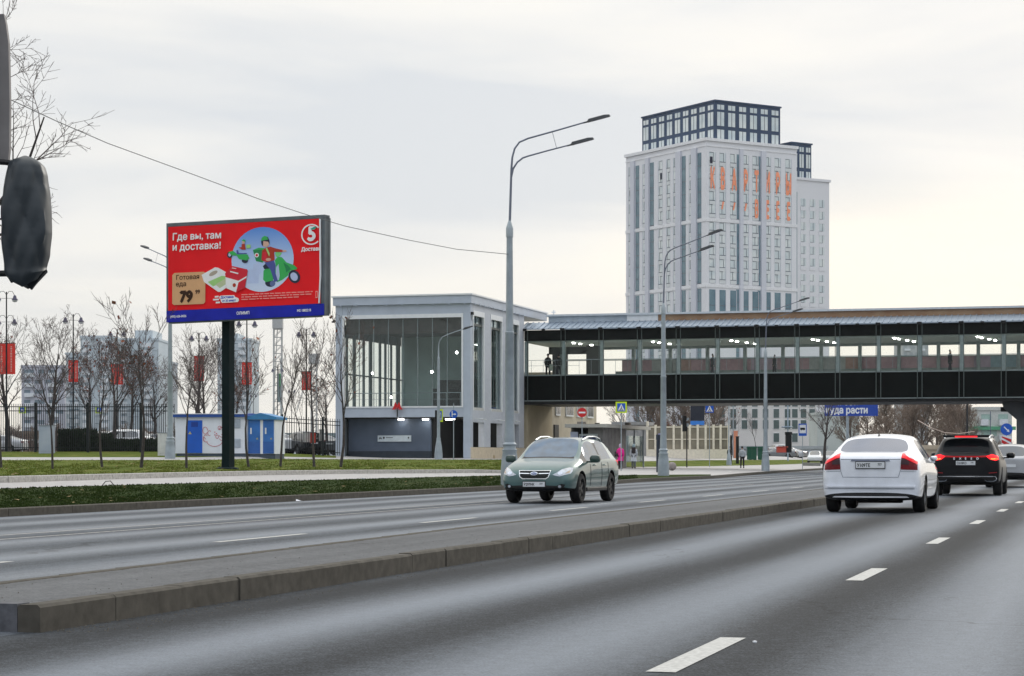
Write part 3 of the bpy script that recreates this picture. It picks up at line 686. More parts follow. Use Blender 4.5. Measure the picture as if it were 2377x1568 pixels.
block('low_building', 'low brown building far behind the fence on the left', 40, 330, 1008, 300, 12, M('brown_low', (.15, .12, .10), .9, var=.3, scale=.3), 2, M('lit_window', (.55, .50, .42), .4))
block('low_building', 'low grey green sheds behind the parked cars beside the station', 660, 800, 1012, 320, 12, M('grey_low', (.20, .25, .26), .9, var=.3, scale=.3), 2, WB)
ap, W, H, fh = block('white_apartment_building', 'white apartment building with square windows under the footbridge', 1660, 1895, 898, 470, 14, M('white_facade', (.66, .64, .62), .8, var=.05, scale=.2), 6, WB, bays=1, roofbox=(.6, .9, 2))
wb = MB(); wb.box(-.68, .68, -.1, .1, -.1, 2.0); wm_ = wb.build('window', WTRIM, ap)
pbm = MB(); pbm.box(-.62, .62, -.14, -.05, -.02, 1.92); pn_ = pbm.build('pane', M('apt_pane', (.05, .09, .095), .2, spec=.4, col2=(.10, .13, .12), scale=.5), wm_)
first = True
for vr in (1025, 994.5, 968.8, 943, 917):
    for u in (1676, 1702, 1728, 1752, 1777, 1802, 1828, 1845, 1865, 1885):
        if vr > 1010 and u not in (1802, 1845): continue
        x = (u-1660)*470/F; z = (HV-vr)*470/F+HC-1.0
        if first: o_, p_ = wm_, pn_; first = False
        else: o_ = wm_.copy(); C.objects.link(o_); p_ = pn_.copy(); C.objects.link(p_); p_.parent = o_
        o_.location = (x, 0, z)
b = MB(); b.box(0, W, -.3, 0, .2, 1.6); b.build('shopfront', M('shop_pale', (.55, .50, .42), .6), ap)
gb = block('office_building', 'pale building with mint green roof edge beside the bridge pier', 2268, 2349, 952, 300, 10, M('pale_office', (.52, .54, .52), .7), 3, M('mint_pane', (.30, .42, .38), .3))[0]
b = MB(); b.box(-.4, 5.4, -.5, 4, 4.0, 4.5); b.build('green_cornice', M('mint_trim', (.10, .34, .20), .6), gb)
block('far_high_rise', 'faint grey high-rise behind the footbridge glazing', 2095, 2155, 795, 900, 20, M('faint_tower', (.40, .42, .42), .9), 14, M('faint_window', (.3, .33, .34), .5), roofbox=(.3, .7, 5))
block('far_high_rise', 'pale distant high-rise seen through the right end of the bridge', 2200, 2226, 930, 700, 14, M('cream_far', (.55, .50, .42), .9), 6, WB)
block('pale_hall', 'pale grey-green building right of the white apartments behind the street tree', 1897, 1995, 962, 430, 12, M('pale_hall_wall', (.46, .50, .48), .8, var=.08, scale=.2), 4, M('hall_window', (.22, .26, .27), .3), bays=1)
block('site_hoarding', 'beige hoarding wall standing before the brown grove', 1992, 2340, 1043, 236, .3, M('beige_hoarding', (.48, .40, .30), .8, var=.15, scale=.6), 1, WB, cat='wall', bays=1)
hz = block('site_hoarding', 'long pale blue-grey hoarding wall behind the plaza', 1690, 1920, 1042, 330, .3, M('hoarding', (.33, .36, .38), .7), 1, WB, cat='wall', bays=1)[0]

# ------------------------------------------------------------------ construction cranes
def crane(label, u, vt, vb, Y, wd, jib):
    x = (u-CX)*Y/F; zt = HC+(HV-vt)*Y/F; r = empty('construction_crane', label, 'crane', (x, Y, 1))
    b = MB(); z = 0; h = wd; H = zt-1
    for sx_ in (-1, 1):
        for sy_ in (-1, 1): b.tube([(sx_*wd/2, sy_*wd/2, 0), (sx_*wd/2, sy_*wd/2, H)], .09, 4, False)
    while z < H-h:
        for sy_ in (-1, 1): b.tube([(-wd/2, sy_*wd/2, z), (wd/2, sy_*wd/2, z+h)], .06, 3, False); b.tube([(wd/2, sy_*wd/2, z+h), (-wd/2, sy_*wd/2, z+h)], .05, 3, False)
        z += h
    b.build('mast', M('crane_pale', (.42, .43, .43), .6), r)
    b = MB()
    a, c = Vector((0, 0, H)), Vector(jib); n_ = 16
    for k in range(n_):
        p, q = a.lerp(c, k/n_), a.lerp(c, (k+1)/n_); o1 = Vector((0, 0, wd*.6))
        b.tube([p, q], .08, 3, False); b.tube([p+o1, q+o1], .07, 3, False); b.tube([p, q+o1], .05, 3, False)
    b.box(-1, 1, -1, 1, H-1.2, H+.8); b.build('jib', M('crane_pale'), r); return r
crane('pale lattice crane mast rising right of the billboard post', 645, 748, 1030, 420, 1.6, (-1.0, 0, 8))
crane('small crane with dark slanted jib left of the station', 729, 830, 1030, 420, 1.1, (-3.5, 0, 9))
# ------------------------------------------------------------------ advertising billboard
YL = 77.5
BL = Vector(((387-CX)*YL/F, YL, 0)); BR = Vector((0, 0, 0)); a_ = .506
BW_ = 6.82; bd = Vector((.892, -.452, 0)).normalized(); BR = BL+bd*BW_
brz = math.atan2(bd.y, bd.x)
post = BL+bd*(BW_*.275)
gp = GY(490, 76.0)
bb = empty('billboard', 'red grocery delivery advertising billboard on a dark green square post', 'billboard', (BL.x, BL.y, 0), brz)
def zat(v, Y): return HC+(HV-v)*Y/F
zTL, zBL, zTR, zBR = zat(518, YL), zat(748, YL), zat(497.5, BR.y), zat(731, BR.y)
def pan(a, h):     # a in metres from the left edge, h in 0..1 from bottom to top of the whole face
    f = a/BW_; z0 = zBL*(1-f)+zBR*f; z1 = zTL*(1-f)+zTR*f; return (a, z0+(z1-z0)*h)
def slab(bm_, a0, a1, h0, h1, y0, y1):
    q = [pan(a0, h0), pan(a1, h0), pan(a1, h1), pan(a0, h1)]
    bm_.add([(p[0], y, p[1]) for y in (y0, y1) for p in q], [(0, 1, 2, 3), (4, 5, 6, 7), (0, 1, 5, 4), (1, 2, 6, 5), (2, 3, 7, 6), (3, 0, 4, 7)])
FRM = M('billboard_frame', (.11, .13, .145), .5, metal=.3, var=.25, scale=2)
b = MB(); slab(b, 0, BW_, .0, .985, .05, .30); slab(b, 0, BW_, .965, 1.0, -.02, .32); slab(b, 0, .09, .11, .97, -.02, .3); slab(b, BW_-.14, BW_, .0, .97, -.02, .3)
b.build('frame', FRM, bb)
b = MB(); slab(b, .25, BW_-.01, .02, .975, .315, .40); b.build('rear_panel', M('rear_frame', (.13, .155, .17), .5, metal=.2, var=.3, scale=1.5), bb)
b = MB(); slab(b, .02, BW_-.02, .0, .115, -.05, .05); b.build('lower_strip', M('strip_blue', (.014, .022, .36), .7, var=.15, scale=2, spec=.15), bb)
b = MB(); slab(b, .1, BW_-.25, -.012, 0, .0, .25); b.build('catwalk_edge', FRM, bb)
b = MB(); pb_ = Vector((gp.x, gp.y, gp.z)); rel = Matrix.Rotation(-brz, 3, 'Z')@(pb_-Vector((BL.x, BL.y, 0)))
pw = .165; b.box(rel.x-pw-.01, rel.x+pw-.01, .42, .42+2*pw, gp.z-.4, zBL+.5); b.build('post', M('post_dark_green', (.005, .013, .015), .7, var=.2, scale=2, spec=.1), bb)
b = MB(); b.lathe([(.42, 0), (.40, .07), (.3, .1), (0, .1)], 10, (rel.x, .52, gp.z-.02)); b.build('post_base', M('post_dark_green'), bb)
# the poster, measured on a 2376 x 1568 close-up of the photograph's panel
Q = [(135, 238), (2112, 128), (2145, 1283), (162, 1352)]   # TL TR BR BL
def art(px, py):
    f, h = .5, .5
    for _ in range(12):
        tx = Q[0][0]*(1-f)+Q[1][0]*f; bx_ = Q[3][0]*(1-f)+Q[2][0]*f; ty = Q[0][1]*(1-f)+Q[1][1]*f; by = Q[3][1]*(1-f)+Q[2][1]*f
        h = (py-ty)/(by-ty); lx = Q[0][0]*(1-h)+Q[3][0]*h; rx = Q[1][0]*(1-h)+Q[2][0]*h; f = (px-lx)/(rx-lx)
    return pan(.09+f*(BW_-.25), .962-h*(.962-.118))
b = MB(); r_ = random.Random(5); vs = []; nx, nz_ = 64, 30
for j in range(nz_+1):
    for i in range(nx+1):
        p = pan(.09+(BW_-.25)*i/nx, .118+(.962-.118)*j/nz_)
        edge = min(i, nx-i, j, nz_-j); wv = .006*math.sin(i*.55+j*.75)+.004*math.sin(j*1.3-i*.35) if edge > 0 else 0
        vs.append((p[0], -.03+wv*.6, p[1]))
b.add(vs, [(j*(nx+1)+i, j*(nx+1)+i+1, (j+1)*(nx+1)+i+1, (j+1)*(nx+1)+i) for j in range(nz_) for i in range(nx)])
poster = b.build('poster', M('poster_red', (.78, .014, .020), .8, var=.08, scale=.8, spec=.15), bb, smooth=True)
lay = [0]
def A(pts, mat, name='print', parent=None, y=None):
    lay[0] += 1; b = MB(); b.poly([art(*p) for p in pts], -.042-.0006*lay[0] if y is None else y); return b.build(name, mat, parent or poster)
def col(name, c=(.5, .5, .5)): return M(name, c, .8, var=.04, spec=.15)
sky_m = bpy.data.materials.new('print_sky'); sky_m.use_nodes = True; t = sky_m.node_tree
c_ = t.nodes.new('ShaderNodeTexCoord'); s3 = t.nodes.new('ShaderNodeSeparateXYZ'); rp = t.nodes.new('ShaderNodeValToRGB'); mr = t.nodes.new('ShaderNodeMapRange')
zc0, zc1 = art(1390, 1110)[1], art(1390, 240)[1]; mr.inputs[1].default_value = zc0; mr.inputs[2].default_value = zc1
t.links.new(c_.outputs['Object'], s3.inputs[0]); t.links.new(s3.outputs['Z'], mr.inputs[0]); t.links.new(mr.outputs[0], rp.inputs[0])
rp.color_ramp.elements[0].color = (.60, .68, .86, 1); rp.color_ramp.elements[1].color = (.07, .24, .68, 1); q = rp.color_ramp.elements.new(.5); q.color = (.42, .56, .84, 1)
t.links.new(rp.outputs[0], t.nodes['Principled BSDF'].inputs['Base Color'])
A([(1390+400*math.cos(R(a)), 678+438*math.sin(R(a))) for a in range(0, 360, 8)], sky_m, 'printed_circle')
LB = col('print_pale_blue', (.45, .52, .74))
A([(1215, 1000), (1215, 810), (1275, 810), (1275, 740), (1310, 740), (1330, 690), (1350, 740), (1380, 740), (1380, 860), (1350, 880), (1350, 1000)], col('print_city', (.47, .56, .80)), 'printed_city')
WT = col('print_white', (.80, .80, .82)); GR = col('print_green', (.055, .42, .11)); GD = col('print_green_dark', (.03, .24, .09)); DK = col('print_dark', (.03, .035, .06)); SK = col('print_skin', (.62, .40, .32)); RD = col('print_jacket', (.42, .05, .03)); TN = col('print_tan', (.66, .38, .20)); BN = col('print_brown', (.05, .025, .015)); GL = col('print_lime', (.35, .62, .22)); RT = col('print_tub_red', (.62, .03, .05))
def E(cx, cy, rx, ry, n=20, rot=0):
    o = []
    for k in range(n):
        a, c = rx*math.cos(2*math.pi*k/n), ry*math.sin(2*math.pi*k/n); o.append((cx+a*math.cos(R(rot))-c*math.sin(R(rot)), cy+a*math.sin(R(rot))+c*math.cos(R(rot))))
    return o
# near scooter with rider
A(E(1805, 915, 72, 92, rot=-25), DK, 'printed_wheel'); A(E(1802, 915, 44, 60, rot=-25), LB, 'printed_wheel'); A(E(1500, 1000, 66, 50, rot=10), DK, 'printed_wheel'); A(E(1530, 1005, 34, 38), col('print_blue_grey', (.12, .16, .33)), 'printed_wheel')
A([(1410, 830), (1440, 800), (1520, 770), (1565, 760), (1570, 900), (1530, 965), (1440, 985), (1408, 950)], GR, 'printed_scooter')
A([(1550, 690), (1590, 640), (1640, 650), (1700, 720), (1800, 760), (1840, 800), (1830, 815), (1760, 830), (1730, 870), (1725, 900), (1650, 960), (1590, 985), (1560, 960), (1600, 900)], GR, 'printed_scooter')
A([(1575, 780), (1600, 740), (1620, 900), (1610, 960), (1585, 960)], LB, 'printed_scooter')
A([(1660, 720), (1720, 760), (1760, 810), (1700, 860), (1690, 800)], GD, 'printed_scooter')
A([(1550, 600), (1570, 570), (1640, 590), (1620, 630), (1570, 650)], col('print_green_light', (.20, .60, .22)), 'printed_scooter')
A([(1400, 770), (1430, 740), (1530, 740), (1560, 770), (1500, 800), (1420, 810)], DK, 'printed_seat')
A([(1265, 550), (1340, 520), (1470, 530), (1400, 720), (1310, 700)], GR, 'printed_box'); A([(1268, 552), (1400, 545), (1390, 720), (1310, 695)], GD, 'printed_box')
A(E(1318, 620, 28, 30), WT, 'printed_box'); A(E(1318, 620, 16, 17), RT, 'printed_box')
A([(1420, 720), (1540, 690), (1565, 760), (1560, 850), (1600, 970), (1555, 985), (1500, 820)], col('print_trousers', (.08, .10, .32)), 'printed_rider')
A([(1385, 560), (1430, 520), (1500, 505), (1540, 560), (1550, 690), (1450, 715), (1380, 690)], RD, 'printed_rider')
A([(1500, 510), (1560, 530), (1660, 555), (1660, 580), (1570, 580), (1520, 575)], RD, 'printed_rider'); A(E(1672, 566, 28, 14), SK, 'printed_rider')
A([(1395, 580), (1440, 575), (1450, 660), (1500, 670), (1500, 700), (1420, 705), (1385, 660)], RT, 'printed_rider'); A(E(1470, 680, 34, 20), SK, 'printed_rider')
A([(1430, 530), (1450, 520), (1485, 600), (1480, 640)], GL, 'printed_rider')
A(E(1430, 455, 48, 56), SK, 'printed_rider'); A([(1370, 440), (1375, 390), (1420, 365), (1455, 375), (1475, 420), (1480, 470), (1460, 440), (1400, 430), (1395, 500), (1378, 480)], DK, 'printed_rider')
A([(1368, 430), (1378, 385), (1410, 360), (1445, 370), (1462, 410), (1400, 420)], GR, 'printed_rider')
# far scooter
A(E(968, 612, 36, 44), DK, 'printed_wheel'); A(E(968, 612, 19, 25), LB, 'printed_wheel'); A(E(1168, 690, 40, 36), DK, 'printed_wheel')
A([(950, 575), (1010, 560), (1060, 600), (1200, 610), (1225, 660), (1190, 690), (1090, 670), (1060, 625), (990, 620)], GR, 'printed_scooter')
A([(1055, 550), (1075, 550), (1085, 590), (1190, 590), (1190, 605), (1060, 610)], col('print_trousers'), 'printed_rider')
A([(1120, 470), (1160, 465), (1175, 545), (1125, 545), (1080, 515), (1120, 510)], RD, 'printed_rider'); A(E(1142, 445, 20, 24), SK, 'printed_rider'); A([(1120, 425), (1145, 402), (1172, 425), (1165, 440)], GR, 'printed_rider')
A([(1180, 480), (1235, 475), (1240, 520), (1185, 530)], GL, 'printed_box')
# price card and food tubs
A([(p[0], p[1]) for p in [(240, 852), (632, 838), (655, 852), (662, 1240), (642, 1268), (245, 1280), (220, 1258), (213, 880)]], TN, 'price_card')
A([(605, 880), (780, 780), (820, 785), (935, 850), (930, 1060), (860, 1110), (830, 1110), (640, 975)], WT, 'printed_tub'); A([(690, 975), (870, 895), (925, 900), (925, 970), (760, 1035)], GL, 'printed_tub')
A([(790, 1010), (925, 930), (925, 1010), (850, 1060)], col('print_food', (.50, .55, .35)), 'printed_tub'); A(E(760, 860, 62, 26, rot=-28), col('print_food2', (.42, .36, .30)), 'printed_tub')
A([(915, 860), (1010, 765), (1200, 810), (1210, 830), (1180, 1060), (1065, 1118), (935, 1060)], RT, 'printed_tub'); A([(920, 912), (1098, 965), (1065, 1118), (935, 1060)], WT, 'printed_tub')
A([(1090, 965), (1200, 900), (1195, 925), (1095, 985)], WT, 'printed_tub'); A(E(1040, 1022, 22, 27), RD, 'printed_tub'); A([(985, 830), (1090, 858), (1085, 875), (980, 845)], WT, 'printed_tub'); A([(1005, 785), (1060, 795), (1058, 803), (1003, 794)], WT, 'printed_tub')
def T(body, px, py, size, mat, bold=.02, sxx=1, name='lettering', parent=None, shear=0):
    # baseline starts at px, py; size in close-up pixels
    lay[0] += 1; y = -.042-.0006*lay[0]
    me_fn = lambda x, z: art(x, -z)
    return text(body, size, mat, parent or poster, px, -py, y, name, fn=lambda x, z: art(px+(x-px), py-(z+py)-(x-px)*.045), bold=bold, ext=.0005, sxx=sxx, shear=shear)
T('Где вы, там', 200, 418, 130, WT, .014, .90); T('и доставка!', 203, 555, 130, WT, .014, .90)
T('Готовая', 262, 945, 88, BN, .008, .93); T('еда', 262, 1032, 88, BN, .008, .95); T('79', 322, 1240, 200, BN, .045, .85); T('99', 528, 1132, 74, BN, .02, .85)
T('5', 1960, 425, 262, WT, .03, .82); T('Достави', 1888, 572, 70, WT, .025, .86)
ring = []
for k in range(0, 37):
    a = R(35+k*290/36); ring.append((2010+128*math.cos(a), 345+143*math.sin(a)))
inner = [(2010+(x-2010)*.87, 345+(y-345)*.87) for x, y in ring]
A([p for p in ring if p[0] < 2104]+[p for p in inner[::-1] if p[0] < 2100], WT, 'printed_logo')
A([(1995, 270), (2040, 240), (2075, 245), (2050, 272), (2010, 280)], col('print_leaf', (.02, .36, .26)), 'printed_logo')
for x0_, x1_, y_ in ((790, 840, 1175), (768, 845, 1213), (805, 860, 1252)): A([(x0_, y_-10), (x1_, y_-13), (x1_, y_+9), (x0_, y_+12)], WT, 'printed_bar')
A([(850, 1172), (870, 1160), (1045, 1156), (1055, 1178), (1100, 1198), (1110, 1225), (1095, 1250), (890, 1258), (872, 1240), (868, 1215), (852, 1200)], WT, 'printed_bar')
T('Доставка', 866, 1200, 44, col('print_blue_text', (.03, .06, .45)), .03, .84); T('от 35 минут', 890, 1245, 40, MATS['print_blue_text'], .03, .80)
for k, (x0_, x1_, y_) in enumerate(((1140, 2050, 1158), (1140, 2050, 1190), (1140, 1880, 1222))):
    rr = random.Random(k); x = x0_
    b = MB(); lay[0] += 1
    while x < x1_-20:
        w2 = rr.uniform(25, 90); yy = y_-(x-x0_)*.034; b.poly([art(x, yy), art(min(x+w2, x1_), yy-1), art(min(x+w2, x1_), yy-14), art(x, yy-13)], -.042-.0006*lay[0]); x += w2+12
    b.build('small_print', col('print_pink', (.80, .32, .30)), poster)
A([(2085, 1115), (2115, 1113), (2116, 1130), (2118, 1205), (2088, 1210)], col('print_pink'), 'small_print'); A([(2092, 1128), (2108, 1127), (2110, 1195), (2095, 1197)], MATS['poster_red'], 'small_print')
b = MB(); e0 = [art(2106, 128), art(2120, 128), art(2146, 900), art(2140, 1280), art(2128, 1280), art(2134, 900)]; b.poly(e0, -.10, .05); b.build('poster_edge', WT, poster)
ls = [c for c in kids(bb) if c.name.startswith('lower_strip')][0]
for s_, f_, sz in (('ОЛИМП', .455, .145), ('(495) 626-0026', .015, .115), ('MS 18822 B', .845, .12)):
    p = pan(.1+f_*(BW_-.2), .045); text(s_, sz, WT, ls, p[0], p[1], -.06, 'lettering', bold=.02, ext=.001, fn=lambda x, z, p=p: (x, z+(x-p[0])*((pan(BW_, .05)[1]-pan(0, .05)[1])/BW_)))

# ------------------------------------------------------------------ street lamps
def lampmast(loc, rz, label, sc=1):
    r = empty('street_lamp', label, 'street lamp', loc, rz, 'tall double-arm street lamps'); r.scale = (sc,)*3
    b = MB(); b.lathe([(.30, -.3), (.30, .35), (.275, .75), (.24, 1.02), (.255, 1.06), (.255, 1.10), (.215, 1.12), (.21, 1.22), (.235, 1.24), (.235, 1.29), (.18, 1.34), (.165, 1.9)], 20); b.build('base', STEEL, r, smooth=True)
    b = MB(); b.lathe([(.16, 1.9), (.145, 5.0), (.155, 5.02), (.155, 5.08), (.13, 5.1), (.105, 8.3)], 18); b.build('pole', STEEL, r, smooth=True)
    b = MB(); b.lathe([(.112, 7.35), (.112, 7.42), (.10, 7.42)], 14); b.build('band', M('collar_grey', (.36, .41, .44), .5, metal=.2), r, smooth=True); b = MB(); b.lathe([(.125, 8.3), (.125, 8.6), (.12, 8.62), (.07, 8.78), (.045, 8.86)], 16); b.build('collar', M('collar_grey', (.36, .41, .44), .5, metal=.2), r, smooth=True)
    ar = M('arm_grey', (.16, .18, .23), .5, metal=.3)
    b = MB(); b.tube([(0, 0, 8.6), (.03, 0, 9.6), (.06, 0, 10.6), (.09, 0, 11.0), (.17, 0, 11.3), (.33, 0, 11.52), (.62, 0, 11.65), (1.6, 0, 11.93), (2.58, 0, 12.22)], [.045, .042, .038, .034, .032, .03, .03, .028, .025], 8)
    b.build('arm', ar, r, smooth=True)
    b = MB(); b.tube([(.06, 0, 10.35), (.12, 0, 10.62), (.26, 0, 10.84), (.45, 0, 10.99), (.62, 0, 11.05), (1.3, .05, 11.25), (2.03, .1, 11.45)], [.034, .032, .03, .03, .028, .026, .024], 8); b.build('arm', ar, r, smooth=True)
    for x, y, z in ((2.5, 0, 12.19), (1.95, .1, 11.42)):
        d = Vector((.965, 0, .262)); n_ = Vector((-.262, 0, .965)); b = MB(); o_ = Vector((x, y, z)); prof = [(0, .03, .03), (.15, .06, .05), (.2, .12, .10), (.75, .13, .10), (.92, .10, .07), (.96, .04, .04)]
        vs = []
        for a, hw, hh in prof:
            for yy, zz in ((-hw, -.02), (hw, -.02), (hw*.8, hh-.02), (-hw*.8, hh-.02)): vs.append(o_+d*a+Vector((0, yy, 0))+n_*zz)
        b.add(vs, [(i*4+k, i*4+(k+1) % 4, i*4+4+(k+1) % 4, i*4+4+k) for i in range(5) for k in range(4)]+[(0, 1, 2, 3), (20, 21, 22, 23)])
        hd = b.build('lamp_head', M('lamp_head_dark', (.05, .055, .06), .45), r)
        b = MB(); b.add([o_+d*a+Vector((0, yy, 0))-n_*.024 for a, yy in ((.25, -.09), (.85, -.08), (.85, .08), (.25, .09))], [(0, 1, 2, 3)]); b.build('lens', M('lens_violet', (.12, .11, .22), .3), hd)
    b = MB(); b.tube([(1.45, .0, 11.88), (1.6, .06, 11.35)], .008, 4); b.build('tie_wire', ar, r)
    return r
lm = lampmast(P(1183, 1118, 70), R(3), 'nearest tall double-arm lamp, behind the green car', .978)
lm.location.z = .25
copy_tree(lm, P(1540, 1100, 103)+Vector((0, 0, -.02)), R(-33), 'tall double-arm lamp before the pale pavilion, second along the avenue', .945)
copy_tree(lm, P(1777, 1089, 143), R(-29), 'farthest tall double-arm lamp, near the bus stop sign', .925)
o = copy_tree(lm, GP(395, 1064)+Vector((0, 0, -.1)), R(180-52), 'tall double-arm lamp rising behind the billboard left edge', .97)
b = MB(); b.box(-.172, -.16, -.04, .04, 1.9, 2.05); 
sl = empty('street_lamp', 'slender single-arm lamp in front of the station entrance', 'street lamp', GP(1018, 1065), 0)
b = MB(); b.lathe([(.27, -.3), (.27, .3), (.22, .8), (.13, 1.3), (.15, 1.32), (.15, 1.36), (.11, 1.4)], 16); b.build('base', STEEL, sl, smooth=True)
b = MB(); b.lathe([(.11, 1.4), (.085, 6.6), (.09, 6.6), (.05, 6.7), (.035, 7.4)], 12); b.build('pole', STEEL, sl, smooth=True)
b = MB(); b.tube([(0, 0, 7.3), (.04, 0, 7.7), (.25, 0, 8.0), (.7, 0, 8.2), (1.7, 0, 8.55)], .028, 8); b.build('arm', STEEL, sl, smooth=True)
b = MB(); b.tube([(1.6, 0, 8.5), (1.75, 0, 8.57), (2.25, 0, 8.72)], [.03, .08, .04], 8); b.build('lamp_head', M('lamp_head_dark'), sl)

# ------------------------------------------------------------------ park lamps with red banners
def parklamp(loc, H, pair, bw, bh, bz, label, sc=1):
    r = empty('park_lamp', label, 'park lamp', loc, 0, 'park lamps with twin lanterns behind the fence')
    b = MB(); b.lathe([(.11, -.3), (.11, .8), (.07, 1.0), (.055, 3), (.04, H+.35)], 8); b.build('pole', DARKMET, r, smooth=True)
    for s_ in (-1, 1):
        b = MB(); b.tube([(0, 0, H+.15), (s_*pair*.3, 0, H+.38), (s_*pair*.7, 0, H+.38), (s_*pair, 0, H+.1)], .018, 5); b.tube([(0, 0, H-.05), (s_*pair*.8, 0, H-.05)], .012, 4); b.build('arm', DARKMET, r)
        b = MB(); b.lathe([(.04, .14), (.09, .1), (.13, -.05), (.2, -.13), (.2, -.16), (0, -.16)], 10, (s_*pair, 0, H)); q = b.build('lantern', M('lantern_dark', (.05, .045, .085), .4), r, smooth=True)
        b = MB(); b.lathe([(.17, -.16), (.14, -.26), (0, -.3)], 10, (s_*pair, 0, H)); b.build('lantern_glass', M('lantern_pale', (.55, .56, .6), .3), q, smooth=True)
        if bw:
            b = MB(); b.box(s_*.05 if s_ > 0 else -.05-bw, .05+bw if s_ > 0 else -.05, -.01, .01, bz-bh, bz); q = b.build('banner', M('banner_red', (.66, .045, .035), .7, var=.15, scale=3), r)
            b = MB(); rr_ = random.Random(int(H*10)+s_); x = s_*(.05+bw/2); z = bz-.18
            while z > bz-bh+.15: w2 = rr_.uniform(.03, .06); b.box(x-w2, x+w2, -.02, -.012, z-.05, z); z -= .10
            b.build('banner_mark', M('banner_pale', (.62, .42, .38), .7), q)
            b = MB(); b.box(0 if s_ > 0 else -.1-bw, .1+bw if s_ > 0 else 0, -.015, .015, bz, bz+.03); b.build('banner_rod', DARKMET, r)
for u, vl, Y, bt, bb_, bw, label in ((15, 690, 131, 797, 868, .5, 'park lamp with twin lanterns and big red banners at the left edge'),
        (170, 741, 140, 836, 886, .26, 'park lamp with red banners above the grey cabinet area'),
        (272, 773, 165, 845, 892, .42, 'park lamp with dark red banners amid red-leaved trees'),
        (462, 783, 150, 826, 884, .30, 'park lamp with two red banners just left of the billboard post'),
        (573, 750, 138, 841, 892, .27, 'park lamp with two red banners right of the billboard post'),
        (711, 774, 150, 862, 905, .27, 'park lamp with two red banners between billboard and station'),
        (15, 745, 138, 0, 0, 0, 'lower park lamp with small lanterns at the far left edge'),
        (644, 858, 236, 0, 0, 0, 'small distant park lamp beside the crane mast'),
        (677, 907, 310, 0, 0, 0, 'very small distant park lamp right of the transformer kiosk'),
        (588, 918, 330, 0, 0, 0, 'very small distant park lamp above the transformer kiosk roof'),
        (540, 905, 300, 975, 1010, .3, 'distant park lamp with low red banner above the kiosk roof')):
    g_ = GY(u, Y); H = HC+(HV-vl)*Y/F-g_.z; zt = HC+(HV-bt)*Y/F-g_.z if bw else 0
    parklamp(g_, H, .52 if Y < 300 else .4, bw, (bb_-bt)*Y/F, zt, label)

# ------------------------------------------------------------------ transformer kiosk
k0 = GP(407, 1058); k1u = 575
KY = k0.y; kx0 = (407-CX)*KY/F; 
kr = empty('transformer_kiosk', 'white and blue transformer kiosk with doors and red graffiti on the lawn', 'kiosk', (kx0, KY, k0.z), R(-8))
ppm = F/KY; Lk = (576-407)/ppm/math.cos(R(8)); Wk = 1.0; Hk = (1055-965)/ppm
KW = M('kiosk_white', (.68, .71, .77), .5, var=.05, scale=1.5); KB = M('kiosk_blue', (.012, .10, .50), .45, var=.10, scale=1.2); KB2 = M('kiosk_blue_side', (.035, .15, .44), .45, var=.2, scale=1.2)
Dk = (642-576)/ppm/math.sin(R(8+10))*.60
b = MB(); b.box(0, Lk, 0, 2.4, .15, Hk); b.build('wall', KW, kr)
b = MB(); b.box(.05, Lk-.05, .05, 2.3, -.7, .17); b.build('plinth', M('kiosk_plinth', (.07, .09, .12), .7), kr)
# right block turned towards the avenue
x2 = Lk+.01; Wr = (642-577)/ppm
b = MB(); b.box(x2, x2+Wr, .25, 2.4, .12, Hk-.12); b.build('side_wall', KW, kr)
b = MB(); b.box(x2+.03, x2+Wr-.03, .28, 2.35, -.7, .12); b.build('side_plinth', M('kiosk_plinth'), kr)
b = MB(); b.add([(-.12, -.18, Hk), (Lk+.05, -.18, Hk), (Lk+.05, 2.6, Hk), (-.12, 2.6, Hk), (-.12, -.18, Hk+.18), (Lk+.05, -.18, Hk+.18), (Lk+.05, 1.2, Hk+.24), (-.12, 1.2, Hk+.24), (-.12, 2.6, Hk+.18), (Lk+.05, 2.6, Hk+.18)], [(0, 1, 5, 4), (4, 5, 6, 7), (7, 6, 9, 8), (0, 1, 2, 3), (0, 4, 7, 8, 3), (1, 5, 6, 9, 2)])
b.m = 1; b.box(-.12, Lk+.05, -.2, -.1, Hk+.17, Hk+.21); b.build('roof', [M('kiosk_roof_blue', (.02, .07, .28), .45), WTRIM], kr)
b = MB(); xm_ = x2+Wr/2; z0 = Hk-.14; b.add([(x2-.05, .05, z0), (x2+Wr+.1, .05, z0), (xm_-.05, .05, z0+.38), (x2-.05, .05, z0+.16), (x2+Wr+.1, .05, z0+.14), (x2-.05, 2.6, z0), (x2+Wr+.1, 2.6, z0), (xm_-.05, 2.6, z0+.38), (x2-.05, 2.6, z0+.16), (x2+Wr+.1, 2.6, z0+.14)], [(0, 1, 4, 2, 3), (5, 6, 9, 7, 8), (3, 2, 7, 8), (2, 4, 9, 7), (0, 1, 6, 5), (0, 3, 8, 5), (1, 4, 9, 6)])
b.build('gable_roof', M('kiosk_roof_side', (.045, .20, .42), .45), kr)
def kd(u0, u1, z0, z1, mat, name, y=0, th=.03, par=None):
    a = (u0-407)/ppm/math.cos(R(8)); c = (u1-407)/ppm/math.cos(R(8)); b = MB(); b.box(a, c, y-th, y, z0, z1); return b.build(name, mat, par or kr)
d1 = kd(435, 471, .17, Hk-.18, KB, 'door')
b = MB(); b.box(.78+.1, 1.4, -.045, -.03, Hk-.55, Hk-.25)
for k in range(6): pass
kd(445, 461, Hk-.55, Hk-.28, M('door_louvre', (.01, .045, .27), .5), 'louvre', -.03, .01, d1)
